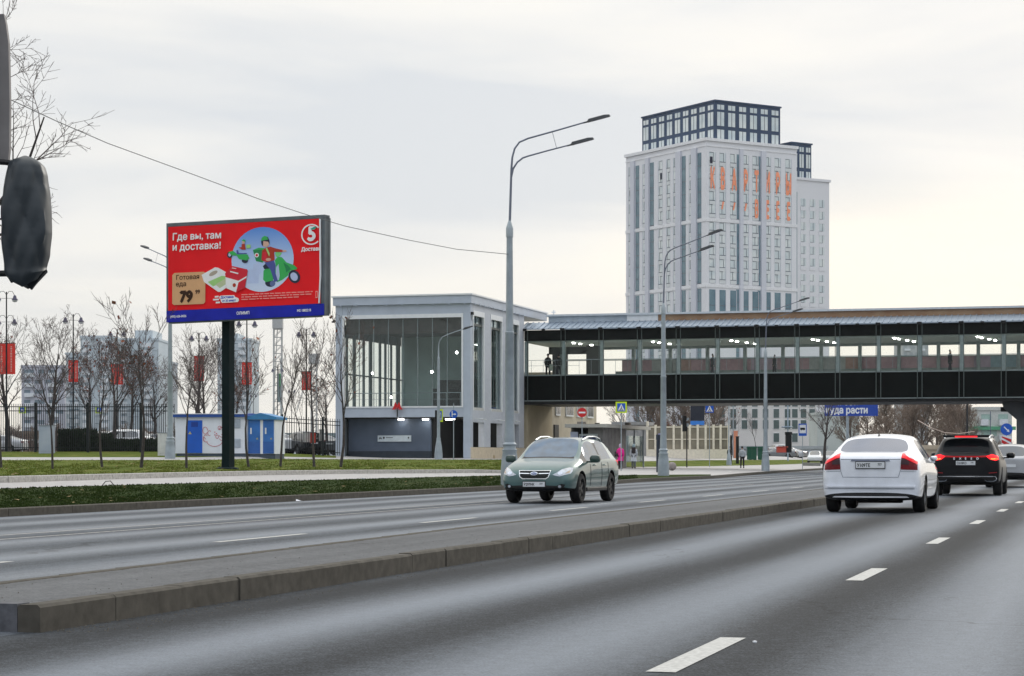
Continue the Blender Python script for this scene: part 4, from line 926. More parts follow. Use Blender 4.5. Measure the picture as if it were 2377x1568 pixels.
def warn(x, y, z, s_, par): 
    b = MB(); b.poly([(x-s_, z), (x+s_, z), (x, z+1.7*s_)], y); o_ = b.build('warning_sticker', M('warn_yellow', (.62, .55, .16), .5), par); b = MB(); b.poly([(x-.01, z+.3*s_), (x+.01, z+.3*s_), (x+.01, z+1.2*s_), (x-.01, z+1.2*s_)], y-.005); b.build('warning_mark', INK, par)
warn((442.5-407)/ppm, -.035, 1.25, .09, d1)
LV = M('louvre_grey', (.34, .39, .46), .5)
for z0, z1 in ((Hk-.62, Hk-.12), (.48, .98)):
    q = kd(527, 561, z0, z1, LV, 'vent_grille'); b = MB()
    a, c = (528-407)/ppm, (560.5-407)/ppm*1.01
    z = z0+.05
    while z < z1-.03: b.box(a+.05, c, -.05, -.03, z, z+.025); z += .055
    b.build('louvre_slats', M('louvre_pale', (.48, .53, .60), .5), q)
dr = (xm_-x2)
for a, c in ((x2+.02, xm_-.08), (xm_+.08, x2+Wr-.08)):
    b = MB(); b.box(a, c, .2, .249, .14, Hk-.16); q = b.build('door', KB2, kr)
    b = MB(); b.box(a, c, .19, .199, .14, .82); b.build('door_lower', M('kiosk_blue_low', (.03, .11, .36), .5), q)
    b = MB(); b.box(a+.12, a+.2, .17, .198, 1.25, 1.6); b.build('door_notice', WTRIM, q); warn(a+(c-a)*.75, .185, .95, .06, q)
b = MB(); b.box(xm_-.08, xm_+.08, .2, .26, .12, Hk-.16); b.box(x2+Wr-.08, x2+Wr, .2, .26, .12, Hk-.16); b.build('corner_trim', WTRIM, kr)
b = MB()
def loop(cx, cz, rx, rz, a0, a1, r_=.014): b.tube([((cx+rx*math.cos(R(a0+(a1-a0)*i/14))), -.012, cz+rz*math.sin(R(a0+(a1-a0)*i/14))) for i in range(15)], r_, 4)
gx = (500-407)/ppm*1.01
for p in ((-.55, 1.45, .14, .2, 0, 330), (-.5, 1.0, .16, .2, 60, 300), (-.6, .95, .06, .1, 0, 300), (.42, 1.35, .2, .28, -140, 150), (.5, 1.05, .22, .2, -160, 120), (0, .85, .45, .3, 190, 350), (.15, 1.1, .08, .1, 0, 360), (-.3, 1.3, .1, .14, 40, 300), (.3, 1.6, .1, .1, 0, 340)): loop(gx+p[0], p[1], *p[2:])
for x, z in ((.02, 1.2), (.02, 1.36), (.12, 1.28)): b.poly(ellipse(gx+x, z, .035, .035, 8), -.02)
b.build('graffiti', M('graffiti_red', (.50, .06, .10), .6), kr)

def cabinet(u0, u1, v0, v1, label, mat, dep=.6, split=None, rz=0, Yo=None):
    p = GP(u0, v1) if Yo is None else GY(u0, Yo); W = (u1-u0)*p.y/F; H = (v1-v0)*p.y/F
    r = empty('utility_cabinet', label, 'cabinet', p, rz); b = MB(); b.box(0, W, 0, dep, -.1, H); b.build('housing', mat, r, bevel=.01)
    b = MB(); b.box(W*(split or .5)-.008, W*(split or .5)+.008, -.006, 0, .1, H-.05); b.box(-.02, W+.02, -.03, dep+.02, H, H+.04); b.build('trim', M('cabinet_trim', (.22, .25, .28), .6), r)
    b = MB(); b.box(.04, W-.04, -.012, -.003, .12, H-.12); b.build('door', mat, r)
    return r
cabinet(90, 121, 983, 1047, 'tall blue grey utility cabinet standing at the black fence', M('cabinet_grey', (.30, .35, .43), .5, col2=(.42, .46, .52), scale=1), .8, Yo=124.5)
cabinet(366, 388, 1001, 1053, 'white utility cabinet beside the lamp base left of the kiosk', M('cabinet_white', (.60, .60, .58), .5), .7, .3, Yo=121)
cabinet(799-96, 800-76, 1001, 1020, 'small white box on the parking fence beside a red one', M('cabinet_white'), .3, Yo=140).location.z += .9
cabinet(720, 733, 1001, 1022, 'small red box between two white boxes on the parking fence', M('box_red', (.50, .05, .03), .5), .3, Yo=139.6).location.z += .85
cabinet(741, 752, 992, 1014, 'small white box right of the red one on the parking fence', M('cabinet_white'), .3, Yo=139.8).location.z += 1.05
# ------------------------------------------------------------------ black fence
def fence(u0, Y0, u1, Y1, H, label, step=.13, posts=3.0):
    a, c = GY(u0, Y0), GY(u1, Y1); d = c-a; ln = Vector((d.x, d.y)).length; rz = math.atan2(d.y, d.x)
    r = empty('iron_fence', label, 'fence', a, rz); FM = M('fence_black', (.008, .012, .014), .5); dz = d.z
    b = MB(); x = 0
    while x < ln: z = dz*x/ln; b.box(x-.018, x+.018, -.011, .011, z+.1, z+H); x += step
    b.build('bars', FM, r)
    b = MB()
    for h in (.25, H-.45, H-.2): b.add([(0, -.02, h), (ln, -.02, h+dz), (ln, .02, h+dz), (0, .02, h), (0, -.02, h+.05), (ln, -.02, h+.05+dz), (ln, .02, h+.05+dz), (0, .02, h+.05)], [(0, 1, 5, 4), (2, 3, 7, 6), (4, 5, 6, 7), (0, 1, 2, 3)])
    b.build('rails', FM, r)
    x = 0
    while x <= ln+.1: z = dz*x/ln; b = MB(); b.box(x-.07, x+.07, -.07, .07, z-.3, z+H+.08); b.build('post', FM, r); x += posts
fence(-160, 127, 405, 126, 2.9, 'tall black iron fence along the left side behind the cabinets', posts=3.2)
fence(655, 139, 790, 140, 2.5, 'shorter black iron fence between the kiosk and the station', .16, 2.7)
# dark clipped hedge behind the left fence
hd = MB(); rr = random.Random(8); vs = []; fs = []
for _ in range(7500):
    u = rr.uniform(135, 262) if rr.random() < .62 else rr.uniform(262, 400); Y = rr.uniform(128.6, 130.2); hmax = 1.35 if u < 225 else (1.1 if u < 262 else .75)
    x = (u-CX)*Y/F; z = 1.4+hmax*rr.random()**.8; m = len(vs); s_ = rr.uniform(.04, .1); a = rr.uniform(0, 3.1)
    vs += [(x-s_*math.cos(a), Y-s_*math.sin(a), z), (x+s_*math.cos(a), Y+s_*math.sin(a), z+rr.uniform(-.05, .05)), (x, Y, z+s_*1.6)]; fs.append((m, m+1, m+2))
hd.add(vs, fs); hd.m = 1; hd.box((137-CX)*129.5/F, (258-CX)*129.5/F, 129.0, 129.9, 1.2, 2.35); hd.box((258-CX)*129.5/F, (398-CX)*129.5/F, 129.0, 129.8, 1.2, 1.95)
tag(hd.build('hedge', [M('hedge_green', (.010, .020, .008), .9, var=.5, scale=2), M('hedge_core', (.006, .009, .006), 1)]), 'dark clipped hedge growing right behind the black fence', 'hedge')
# ------------------------------------------------------------------ covered traffic signal and its post, near left
tsY = 13.5
tl = empty('traffic_signal', 'traffic signal wrapped in a dark wrinkled plastic bag at the left edge', 'traffic signal', P(-62, 1062, tsY)-Vector((0, 0, HC)), 0)
tx = tl.location.x
def TP_(u, v, dy=0): q = P(u, v, tsY); return Vector((q.x-tx, dy, q.z))
b = MB(); b.lathe([(.09, 0), (.08, 5.6)], 12); b.build('post', M('signal_post', (.16, .15, .15), .6), tl, smooth=True)
b = MB(); b.tube([TP_(-62, 372), TP_(12, 376), TP_(40, 380)], .02, 6); b.tube([TP_(-62, 636), TP_(20, 634)], .022, 6); b.build('bracket', BLACK, tl)
out_ = [(40, 368), (58, 360), (72, 364), (88, 372), (101, 384), (108, 405), (113, 440), (117, 490), (118, 540), (113, 590), (105, 625), (108, 632), (92, 652), (72, 668), (58, 655), (47, 648), (36, 656), (20, 650), (13, 640), (12, 612), (7, 560), (7, 500), (11, 440), (17, 400), (24, 372)]
b = MB(); nr = 60; na = 60; vs = []; rr = random.Random(3)
zt, zb_ = TP_(0, 360).z, TP_(0, 662).z
def span(v):
    xs = []
    for i in range(len(out_)):
        (ua, va), (uc, vc) = out_[i], out_[(i+1) % len(out_)]
        if (va-v)*(vc-v) <= 0 and va != vc: xs.append(ua+(uc-ua)*(v-va)/(vc-va))
    return (min(xs), max(xs)) if xs else (60, 62)
for j in range(nr+1):
    v = 361+(652-361)*(j/nr if j > 5 else (j/5)**2*5/nr); ua, uc = span(v); xa, xc = TP_(ua, v).x, TP_(uc, v).x; z = TP_(0, v).z; hw = (xc-xa)/2; cx_ = (xa+xc)/2; dp = min(hw, .15)*.9
    for i in range(na):
        a = 2*math.pi*i/na; cr_ = math.cos(a); sr = math.sin(a)
        fold = 1+.16*(abs(math.sin(1.5*a+j*.057+.5))-.6)+.12*(abs(math.sin(2.5*a-j*.087))-.6)+.06*(abs(math.sin(5*a+j*.147))-.6)
        sq = (abs(cr_)**3+abs(sr)**3)**(-1/3)
        zz = z
        if j > nr-8: zz -= (.045*(1-abs(((i/na*4) % 2)-1)*2))*(j-nr+8)/8
        vs.append((cx_+hw*cr_*sq*(1 if abs(cr_) > .8 else fold), dp*sr*sq*fold, zz))
b.add(vs, [(j*na+i, j*na+(i+1) % na, (j+1)*na+(i+1) % na, (j+1)*na+i) for j in range(nr) for i in range(na)]+[tuple(range(na)), tuple(range(nr*na, (nr+1)*na))])
bag = b.build('bag_cover', M('bag_plastic', (.020, .028, .035), .45, var=.15, scale=4, spec=.45), tl, smooth=True)
dtx = bpy.data.textures.new('fold', 'CLOUDS'); dtx.noise_scale = .12
dm = bag.modifiers.new('wrinkle', 'DISPLACE'); dm.texture = dtx; dm.strength = .006; dm.mid_level = .5; dm.texture_coords = 'LOCAL'
b = MB(); b.poly([(TP_(72, 668).x, TP_(72, 672).z), (TP_(106, 628).x, TP_(106, 628).z), (TP_(48, 646).x, TP_(48, 644).z)], .0, .03); b.poly([(TP_(26, 656).x, TP_(26, 656).z), (TP_(48, 642).x, TP_(48, 642).z), (TP_(14, 636).x, TP_(14, 636).z)], -.01, .03); b.build('bag_hem', M('bag_hem_dark', (.012, .015, .02), .6), tl)
b = MB(); b.poly([(TP_(-80, 0).x, TP_(0, 30).z), (TP_(-2, 0).x, TP_(0, 22).z), (TP_(3, 0).x, TP_(0, 45).z), (TP_(9, 0).x, TP_(0, 90).z), (TP_(12, 0).x, TP_(0, 230).z), (TP_(11, 0).x, TP_(0, 340).z), (TP_(8, 0).x, TP_(0, 366).z), (TP_(-80, 0).x, TP_(0, 372).z)], .12, .05)
b.build('back_board', M('board_grey', (.20, .19, .19), .6, var=.15), tl)
# cable across the sky to the nearest tall lamp
cpts = [(-150, 150, 40), (12, 225, 45), (130, 280, 48.5), (250, 332, 52), (450, 405, 56), (600, 461, 59.5), (700, 494, 62), (800, 524, 64), (950, 557, 66), (1060, 578, 68), (1185, 590, 70)]
b = MB(); b.tube([P(*c) for c in cpts], .0105, 5); b.build('cable', M('cable_grey', (.06, .065, .07), .6))
tag(bpy.data.objects['cable'], 'thin sagging overhead cable running to the nearest tall lamp', 'cable')
# ------------------------------------------------------------------ bare trees
BARK = M('bark_dark', (.06, .052, .05), .9, var=.3, scale=8, bump=.3); TWIG = M('twig_brown', (.11, .088, .082), .9, var=.3, scale=3)
BARK_H = M('bark_hazy', (.10, .085, .075), .9, var=.3); TWIG_H = M('twig_hazy', (.19, .145, .115), .9, var=.35, scale=.5)  # bark and twigs lightened, distance haze put into their colour
LEAFR = M('leaf_rust', (.16, .035, .02), .8, col2=(.28, .09, .035), scale=2)
def tree_mesh(seed, H, trunk_h, r0, spread=.9, nl=(9, 7, 6, 3), lens=(.5, .48, .45, .5), up=.35, leaves=0, twr=.006, lean=0):
    rr = random.Random(seed); tr = MB(); cr_ = MB(); lf = []
    def tube(bm_, pts, rs, n):
        bm_.tube(pts, rs, n, False)
    def branch(p, d, ln, r, lv):
        nseg = 5 if lv == 0 else (4 if lv < 3 else 2); pts = [p.copy()]; q = p.copy(); dd = d.copy(); rs = [r]
        for k in range(nseg):
            dd = (dd+Vector((rr.uniform(-1, 1), rr.uniform(-1, 1), rr.uniform(-.6, .8)))*(.12 if lv == 0 else .2)+Vector((0, 0, up*.16*(lv > 0)))).normalized()
            q = q+dd*ln/nseg; pts.append(q.copy()); rs.append(max(r*(1-.8*(k+1)/nseg), twr*.55))
        tube(tr if lv <= 1 else cr_, pts, rs, 7 if lv == 0 else (5 if lv == 1 else 3))
        if lv >= len(nl):
            if leaves and rr.random() < leaves: lf.append(q.copy())
            return
        n = nl[lv]
        for k in range(n):
            f = (k+rr.random())/n; f = (.0 if lv else 0)+f
            f = .22+.78*f if lv else (trunk_h/ (H*.62))+(1-trunk_h/(H*.62))*f
            f = min(f, .98); i = min(int(f*nseg), nseg-1); g_ = f*nseg-i
            bp = pts[i].lerp(pts[i+1], g_); br = rs[i]*(1-g_)+rs[i+1]*g_
            ax = (pts[i+1]-pts[i]).normalized(); o = ax.orthogonal().normalized(); o.rotate(Matrix.Rotation(rr.uniform(0, 6.28), 3, ax))
            sp_ = spread*rr.uniform(.6, 1.15)*(1 if lv else .95)
            nd = (ax*math.cos(sp_)+o*math.sin(sp_)).normalized()
            l2 = ln*lens[lv]*rr.uniform(.65, 1.25)*(1-.35*f if lv == 0 else 1-.3*f)
            branch(bp, nd, l2, max(br*(.62 if lv else .5), twr), lv+1)
    branch(Vector((0, 0, 0)), Vector((lean, 0, 1)).normalized(), H*.62, r0, 0)
    return tr, cr_, lf
TREES = {}
def proto(kind, bark=BARK, twig=TWIG, **k):
    tr, cr_, lf = tree_mesh(**k)
    def mk(b, name, mat):
        me = bpy.data.meshes.new(name); me.from_pydata(b.v, [], b.f); me.materials.append(mat); me.polygons.foreach_set('use_smooth', [True]*len(me.polygons)); return me
    L_ = None
    if lf:
        q = MB(); rr = random.Random(1)
        for p in lf:
            for _ in range(1):
                s_ = rr.uniform(.04, .09); a = Vector((rr.uniform(-1, 1), rr.uniform(-1, 1), rr.uniform(-1, 1))).normalized(); c = a.orthogonal().normalized()*s_; a = a*s_
                n = len(q.v); q.v += [tuple(p+a), tuple(p+c), tuple(p-a), tuple(p-c)]; q.f.append((n, n+1, n+2, n+3))
        L_ = mk(q, 'leaves', LEAFR)
    TREES[kind] = (mk(tr, 'trunk', bark), mk(cr_, 'crown', twig), L_)
proto('young', seed=3, H=6.2, trunk_h=1.9, r0=.052, spread=.62, nl=(11, 5, 4), lens=(.55, .5, .5), up=1.0, twr=.009)
proto('young2', seed=8, H=6.2, trunk_h=1.7, r0=.056, spread=.75, nl=(12, 6, 4), lens=(.6, .5, .5), up=.8, twr=.009, leaves=.04)
proto('park', seed=12, H=9.5, trunk_h=2.2, r0=.17, spread=.78, nl=(13, 7, 5, 3), lens=(.62, .5, .5, .55), up=.5, twr=.011)
proto('park2', seed=21, H=9, trunk_h=2.0, r0=.13, spread=.7, nl=(12, 7, 5, 3), lens=(.6, .5, .5, .5), up=.6, twr=.011, leaves=.14)
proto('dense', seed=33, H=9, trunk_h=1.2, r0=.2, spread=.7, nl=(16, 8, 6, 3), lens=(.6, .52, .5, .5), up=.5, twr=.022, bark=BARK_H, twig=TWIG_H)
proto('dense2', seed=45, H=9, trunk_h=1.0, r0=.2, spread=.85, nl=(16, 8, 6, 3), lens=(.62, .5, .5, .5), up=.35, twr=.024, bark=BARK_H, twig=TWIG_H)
proto('big', seed=5, H=16, trunk_h=3.5, r0=.26, spread=.85, nl=(15, 9, 7, 4), lens=(.50, .48, .46, .5), up=.25, twr=.0075)
def tree(kind, loc, label, rz=0, sc=1, group=None, name='bare_tree'):
    r = empty(name, label, 'tree', loc, R(rz), group); r.scale = (sc,)*3 if not isinstance(sc, tuple) else sc
    for n_, me in zip(('trunk', 'crown', 'leaves'), TREES[kind]):
        if me:
            o = bpy.data.objects.new(n_, me); C.objects.link(o); o.parent = r
    return r
G_ = 'young bare trees planted in a row on the lawn'
for u, v, k, rz, sc, lb in ((3, 1085, 'young', 10, .9, 'young bare tree at the very left edge of the lawn row'),
        (122, 1088, 'young', 100, .85, 'young thin bare tree in front of the grey utility cabinet'),
        (237, 1084, 'young2', 30, .9, 'young bare tree on the lawn before the clipped hedge'),
        (328, 1085, 'young2', 200, 1.15, 'young forked bare tree between the hedge and the white cabinet'),
        (433, 1087, 'young', 300, 1.0, 'young bare tree left of the blue kiosk door'),
        (517, 1084, 'young', 150, 1.05, 'young bare tree directly right of the billboard post'),
        (577, 1084, 'young2', 80, 1.0, 'young bare tree at the kiosk corner between white and blue walls'),
        (651, 1083, 'young', 220, 1.1, 'young bare tree just right of the transformer kiosk'),
        (729, 1084, 'young', 330, 1.2, 'young bare tree midway between the kiosk and the station'),
        (791, 1083, 'young2', 260, 1.25, 'young bare tree before the left column of the station')):
    tree(k, GP(u, v), lb, rz, sc, G_)
for u, Y, k, rz, sc, lb in ((20, 134, 'park', 0, 1.05, 'thick dark bare tree at the left edge behind the fence'), (118, 133, 'park', 140, 1.05, 'large dark bare tree behind the grey cabinet'),
        (-30, 140, 'park2', 60, 1.1, 'bare tree partly outside the left edge behind the fence'), (215, 150, 'park2', 20, 1.0, 'bare tree behind the fence below the rounded block'), (262, 146, 'park2', 250, 1.15, 'bare tree with reddish leaves before the pale blocks'),
        (300, 155, 'park2', 190, 1.1, 'bare tree with few red leaves right of the rounded block'), (360, 160, 'park', 80, .9, 'bare tree behind the white utility cabinet'), (452, 140, 'park', 210, .95, 'dark bare tree beside the red banners left of the post'),
        (478, 146, 'park', 300, .9, 'dark bare tree hidden behind the billboard post'), (545, 160, 'park2', 130, .85, 'bare tree behind the transformer kiosk'), (762, 150, 'park2', 10, .8, 'bushy bare tree at the left edge of the station'),
        (700, 170, 'young', 40, 1.2, 'slim bare tree behind the parking fence')):
    tree(k, GY(u, Y), lb, rz, sc, 'bare park trees behind the black fence')
i = 0
for u in (30, 75, 130, 185, 240, 290, 335, 400, 440):
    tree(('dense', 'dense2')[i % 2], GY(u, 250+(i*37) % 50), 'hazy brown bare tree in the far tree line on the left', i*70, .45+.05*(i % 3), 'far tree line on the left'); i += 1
tree('big', P(-140, 1062, 50)-Vector((0, 0, .7)), 'large bare tree whose branches reach in from the left edge', 75, 1.08)
for u, Y, k, sc, lb in ((1535, 230, 'dense', 1.25, 'brown tree behind the pale pavilion beside the crossing sign'), (1575, 240, 'dense2', 1.2, 'reddish brown tree behind the pavilion and second lamp'), (1505, 225, 'dense', 1.0, 'brown tree behind the bus kiosk roof'), (1440, 215, 'park', .9, 'dark bare tree above the kiosk roof'),
        (1655, 260, 'dense', 1.1, 'brown tree between the dark screen and the white apartments'), (1700, 300, 'young2', 1.3, 'thin bare tree in front of the white apartments'), (1755, 300, 'young', 1.2, 'second thin bare tree in front of the white apartments'),
        (1618, 250, 'dense2', 1.1, 'brown tree right behind the dark screen')):
    tree(k, GY(u, Y), lb, i*50, sc); i += 1
tree('park', GY(1913, 178), 'dark bare street tree beside the blue banner board', 200, .95)
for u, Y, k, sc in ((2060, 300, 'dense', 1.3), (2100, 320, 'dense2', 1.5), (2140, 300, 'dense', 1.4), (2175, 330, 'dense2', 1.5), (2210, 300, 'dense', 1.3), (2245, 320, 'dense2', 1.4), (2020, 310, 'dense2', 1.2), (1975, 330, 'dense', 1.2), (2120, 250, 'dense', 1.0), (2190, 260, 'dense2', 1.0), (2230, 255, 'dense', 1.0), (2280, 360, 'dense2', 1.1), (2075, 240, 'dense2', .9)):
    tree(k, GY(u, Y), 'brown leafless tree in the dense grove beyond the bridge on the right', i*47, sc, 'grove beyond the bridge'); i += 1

# ------------------------------------------------------------------ people
def skin_mesh(verts, edges, rad, sub=2, name='body'):
    me = bpy.data.meshes.new('s'); me.from_pydata(verts, edges, []); ob = bpy.data.objects.new('s', me); C.objects.link(ob)
    md = ob.modifiers.new('skin', 'SKIN')
    if not me.skin_vertices:
        bpy.context.view_layer.objects.active = ob; bpy.context.view_layer.update()
    for i, r_ in enumerate(rad):
        sv_ = me.skin_vertices[0].data[i]; rx_, ry_ = r_ if isinstance(r_, tuple) else (r_, r_); sv_.radius = (rx_, ry_); sv_.use_root = (i == 0)
    sb = ob.modifiers.new('sub', 'SUBSURF'); sb.levels = sub; sb.render_levels = sub
    m2 = evalmesh(ob); bpy.data.objects.remove(ob); m2.name = name
    m2.polygons.foreach_set('use_smooth', [True]*len(m2.polygons)); m2.materials.clear(); return m2
SKIN = M('skin_tone', (.42, .26, .19), .6)
def person(loc, label, h=1.7, rz=0, coat=None, legs=None, hood=None, coat_len=.5, walk=.12, bag=None, hair=(.03, .025, .02), arms=0.0, hat=None, rearcarry=None, group=None):
    r = empty('person', label, 'person', loc, rz, group); k = h/1.75
    V = [(0, 0, .95), (0, 0, 1.12), (0, -.01, 1.36), (0, 0, 1.48), (0, -.02, 1.56), (0, -.03, 1.66),
         (.09, 0, .90), (.10, -walk*.5, .50), (.10, -walk, .09), (.10, -walk-.10, .035), (-.09, 0, .90), (-.10, walk*.6, .50), (-.10, walk, .11), (-.10, walk-.09, .035),
         (.17, 0, 1.40), (.23, .03+arms*.1, 1.13), (.22, -.05-arms*.3, .90), (.215, -.08-arms*.35, .82), (-.17, 0, 1.40), (-.23, .03, 1.13), (-.22, -.05, .90), (-.215, -.07, .82)]
    Ed = [(0, 1), (1, 2), (2, 3), (3, 4), (4, 5), (0, 6), (6, 7), (7, 8), (8, 9), (0, 10), (10, 11), (11, 12), (12, 13), (2, 14), (14, 15), (15, 16), (16, 17), (2, 18), (18, 19), (19, 20), (20, 21)]
    Rd = [.12, .12, (.15, .11), .06, (.075, .085), (.07, .08), .085, .06, .045, .035, .085, .06, .045, .035, .06, .048, .036, .03, .06, .048, .036, .03]
    me = skin_mesh([tuple(c*k for c in v) for v in V], Ed, [tuple(c*k for c in q) if isinstance(q, tuple) else q*k for q in Rd]); me.materials.append(SKIN); link('body', me, SKIN, r); me.materials.pop()
    # trousers, coat and sleeves follow the body
    tm = skin_mesh([tuple(c*k for c in V[i]) for i in (0, 6, 7, 8, 10, 11, 12)], [(0, 1), (1, 2), (2, 3), (0, 4), (4, 5), (5, 6)], [.14*k, .10*k, .078*k, .062*k, .10*k, .078*k, .062*k]); link('trousers', tm, legs or M('dark_trousers', (.012, .012, .018), .8), r)
    for s_ in (0, 1):
        q = V[9] if s_ == 0 else V[13]; p = V[8] if s_ == 0 else V[12]
        b = MB(); b.tube([(p[0]*k, (p[1]+.05)*k, .06*k), (q[0]*k, q[1]*k, .05*k), (q[0]*k, (q[1]-.08)*k, .035*k)], [.055*k, .052*k, .03*k], 8); b.build('shoe', BLACK, r, smooth=True)
    zb = 1.0-coat_len*.55; cm = coat or M('grey_coat', (.25, .27, .30), .8)
    b = MB(); n = 14; prof = [(.215+coat_len*.03, zb), (.21, zb+.12), (.185, 1.02), (.20, 1.2), (.215, 1.36), (.15, 1.46), (.075, 1.52)]; vs = []
    for rw, z in prof:
        for i_ in range(n): a = 2*math.pi*i_/n; vs.append((rw*math.cos(a)*k, rw*.72*math.sin(a)*k*(1 if z < 1.4 else .9), z*k))
    b.add(vs, [(j*n+i_, j*n+(i_+1) % n, (j+1)*n+(i_+1) % n, (j+1)*n+i_) for j in range(len(prof)-1) for i_ in range(n)]+[tuple(range(n))]); b.build('coat', cm, r, smooth=True)
    for q in ((14, 15, 16), (18, 19, 20)):
        b = MB(); b.tube([tuple(c*k for c in V[i_]) for i_ in q], [.078*k, .07*k, .052*k], 9); b.build('sleeve', cm, r, smooth=True)
    b = MB(); hm = M('hair_dark', hair, .8) if not hood else hood
    b.lathe([(0, 1.80), (.06, 1.79), (.10, 1.73), (.108, 1.66), (.10, 1.57), (.085, 1.52)] if hood or hat else [(0, 1.785), (.05, 1.775), (.088, 1.72), (.092, 1.66), (.08, 1.62)], 12)
    b.v = [(x*k, (y-.01 if y > -.02 else y*.45)*k, z*k) for x, y, z in b.v]; b.build('hood' if hood else 'hair', hat or hm, r, smooth=True)
    b = MB(); b.lathe([(0, 0), (.012, -.02), (0, -.03)], 6, (0, -.11*k, 1.64*k)); b.build('nose', SKIN, r)
    if bag:
        x, y, z, wx, wz, m_ = bag; b = MB(); b.box(x-wx/2, x+wx/2, y-.08, y+.08, z-wz/2, z+wz/2); b.build('bag', m_, r, bevel=.05)
    return r
PINK = M('pink_coat', (.70, .012, .26), .75, var=.15, scale=6)
person(P(1440, 1088, 139), 'person in a long bright pink coat seen from behind with a dark shoulder bag', 1.62, R(160), PINK, coat_len=.75, hood=M('lilac_hat', (.45, .38, .48), .9), walk=.06, bag=(.26, 0, .98, .25, .35, M('bag_black', (.02, .015, .018), .6)))
person(P(1471, 1087, 141), 'person in a long pale grey coat and hood with a black backpack', 1.6, R(175), M('pale_coat', (.45, .48, .52), .8), coat_len=.85, hood=M('grey_hood', (.25, .33, .36), .9), legs=M('grey_trousers', (.10, .11, .12), .8), walk=.10, bag=(0, .2, 1.22, .28, .42, M('bag_black')))
person(GP(1723, 1086), 'person walking away on the pavement in a light grey jacket and black trousers', 1.72, R(180), M('light_jacket', (.40, .44, .48), .8), coat_len=.12, walk=.14)
brm = lambda x, y: fb.location+Matrix.Rotation(ROT, 3, 'Z')@Vector((x, y, 7.0))
SIL = M('dark_coat', (.018, .02, .024), .8)
for x, y, h, rz, lb in ((.95, 3.2, 1.75, 20, 'dark clothed person with a light bag at the left end of the bridge'), (1.72, 3.4, 1.72, 200, 'dark clothed person second from the left end of the bridge'), (12.9, 5.5, 1.7, 90, 'person seen in the middle of the bridge behind glass'), (17.4, 6, 1.6, 250, 'person deep inside the bridge near its middle'), (30.1, 5.2, 1.75, 90, 'person walking at the right part of the bridge behind glass')):
    o = person(brm(x, y), lb, h, R(rz), SIL, coat_len=.4, bag=(.2, -.1, .75, .28, .5, M('pale_bag', (.45, .5, .45), .7)) if x < 1 else None)
person(GY(2165-438, 230)+Vector((0, 0, 0)), 'person in dark clothes standing far back near the green bins', 1.7, 0, SIL) if False else None
person(GY(1693, 200), 'person in black beside the pavilion right end', 1.65, R(40), SIL, coat_len=.4)

# ------------------------------------------------------------------ road signs
def polesign(name, label, loc, h, build, pole_r=.03, rz=0, polem=None):
    r = empty(name, label, 'road sign', loc, rz); b = MB(); b.lathe([(pole_r, -.3), (pole_r, h)], 8); b.build('post', polem or STEEL, r, smooth=True); build(r); return r
def crossing_panel(r, s_, z, border=True, x=0, y=-.05):
    b = MB(); b.box(x-s_/2, x+s_/2, y, y+.02, z-s_/2, z+s_/2); o = b.build('panel', YEL if border else BLUE, r); e = s_*.36 if border else s_*.47
    b = MB(); b.poly([(x-e, z-e), (x+e, z-e), (x+e, z+e), (x-e, z+e)], y-.008); b.build('blue_field', BLUE, o)
    b = MB(); b.poly([(x-e*.85, z-e*.8), (x+e*.85, z-e*.8), (x, z+e*.85)], y-.014); b.build('white_triangle', WHITE, o)
    b = MB(); q = e; b.poly(ellipse(x, z+q*.32, q*.09, q*.09, 8), y-.02); b.poly([(x-.04*q, z+.2*q), (x+.12*q, z+.2*q), (x+.12*q, z-.15*q), (x+.35*q, z-.65*q), (x+.22*q, z-.68*q), (x+.02*q, z-.25*q), (x-.25*q, z-.66*q), (x-.38*q, z-.62*q), (x-.08*q, z-.15*q)], y-.02); b.poly([(x-.6*q, z-.72*q), (x+.6*q, z-.72*q), (x+.55*q, z-.62*q), (x-.55*q, z-.62*q)], y-.02); b.build('walking_figure', INK, o)
    return o
def sgn(u, v_base, vc, Y=None): 
    g_ = GP(u, v_base) if Y is None else GY(u, Y); return g_, HC+(HV-vc)*g_.y/F-g_.z
g_, z = sgn(1442, 0, 945, 128); s_ = 26*128/F
polesign('crossing_sign', 'crossing sign with yellow-green border hanging just under the bridge', g_, z-s_*.4, lambda r: crossing_panel(r, s_, z))
g2, z2 = sgn(1647, 0, 948, 175); s2 = 19*175/F
polesign('crossing_sign', 'plain blue crossing sign on a grey post before the white apartments', g2, z2-s2*.4, lambda r: crossing_panel(r, s2, z2, False))
for u_s, lb_s in ((52, 'small yellow-green crossing sign behind the fence at the far left'), (230, 'small yellow-green crossing sign behind the fence near the hedge')):
    ga_, za_ = sgn(u_s, 0, 951, 155); polesign('crossing_sign', lb_s, ga_, za_-.1, lambda r, za_=za_: crossing_panel(r, .5, za_))
g3 = GP(1018, 1064)+Vector((0, -.35, 0)); z3 = HC+(HV-964)*g3.y/F-g3.z; s3 = 13*g3.y/F
def b3(r):
    b = MB(); b.box(-.02, .30, -.05, -.03, z3-.42, z3+.42); o = b.build('panel', YEL, r)
    b = MB(); b.poly([(.05, z3-.3), (.23, z3-.3), (.23, z3+.3), (.05, z3+.3)], -.058); b.build('blue_field', BLUE, o); b = MB(); b.poly([(.07, z3-.25), (.21, z3-.25), (.14, z3+.25)], -.064); b.build('white_triangle', WHITE, o)
    b = MB(); b.poly([(.11, z3-.2), (.17, z3-.2), (.15, z3+.1), (.13, z3+.1)], -.07); b.build('walking_figure', INK, o)
    b = MB(); b.box(-.22, -.02, -.12, .25, z3-.42, z3+.35); b.build('folded_panel', BLACK, r)
r = empty('crossing_sign', 'narrow side-turned crossing sign fixed to the slender station lamp', 'road sign', g3, 0); b3(r)
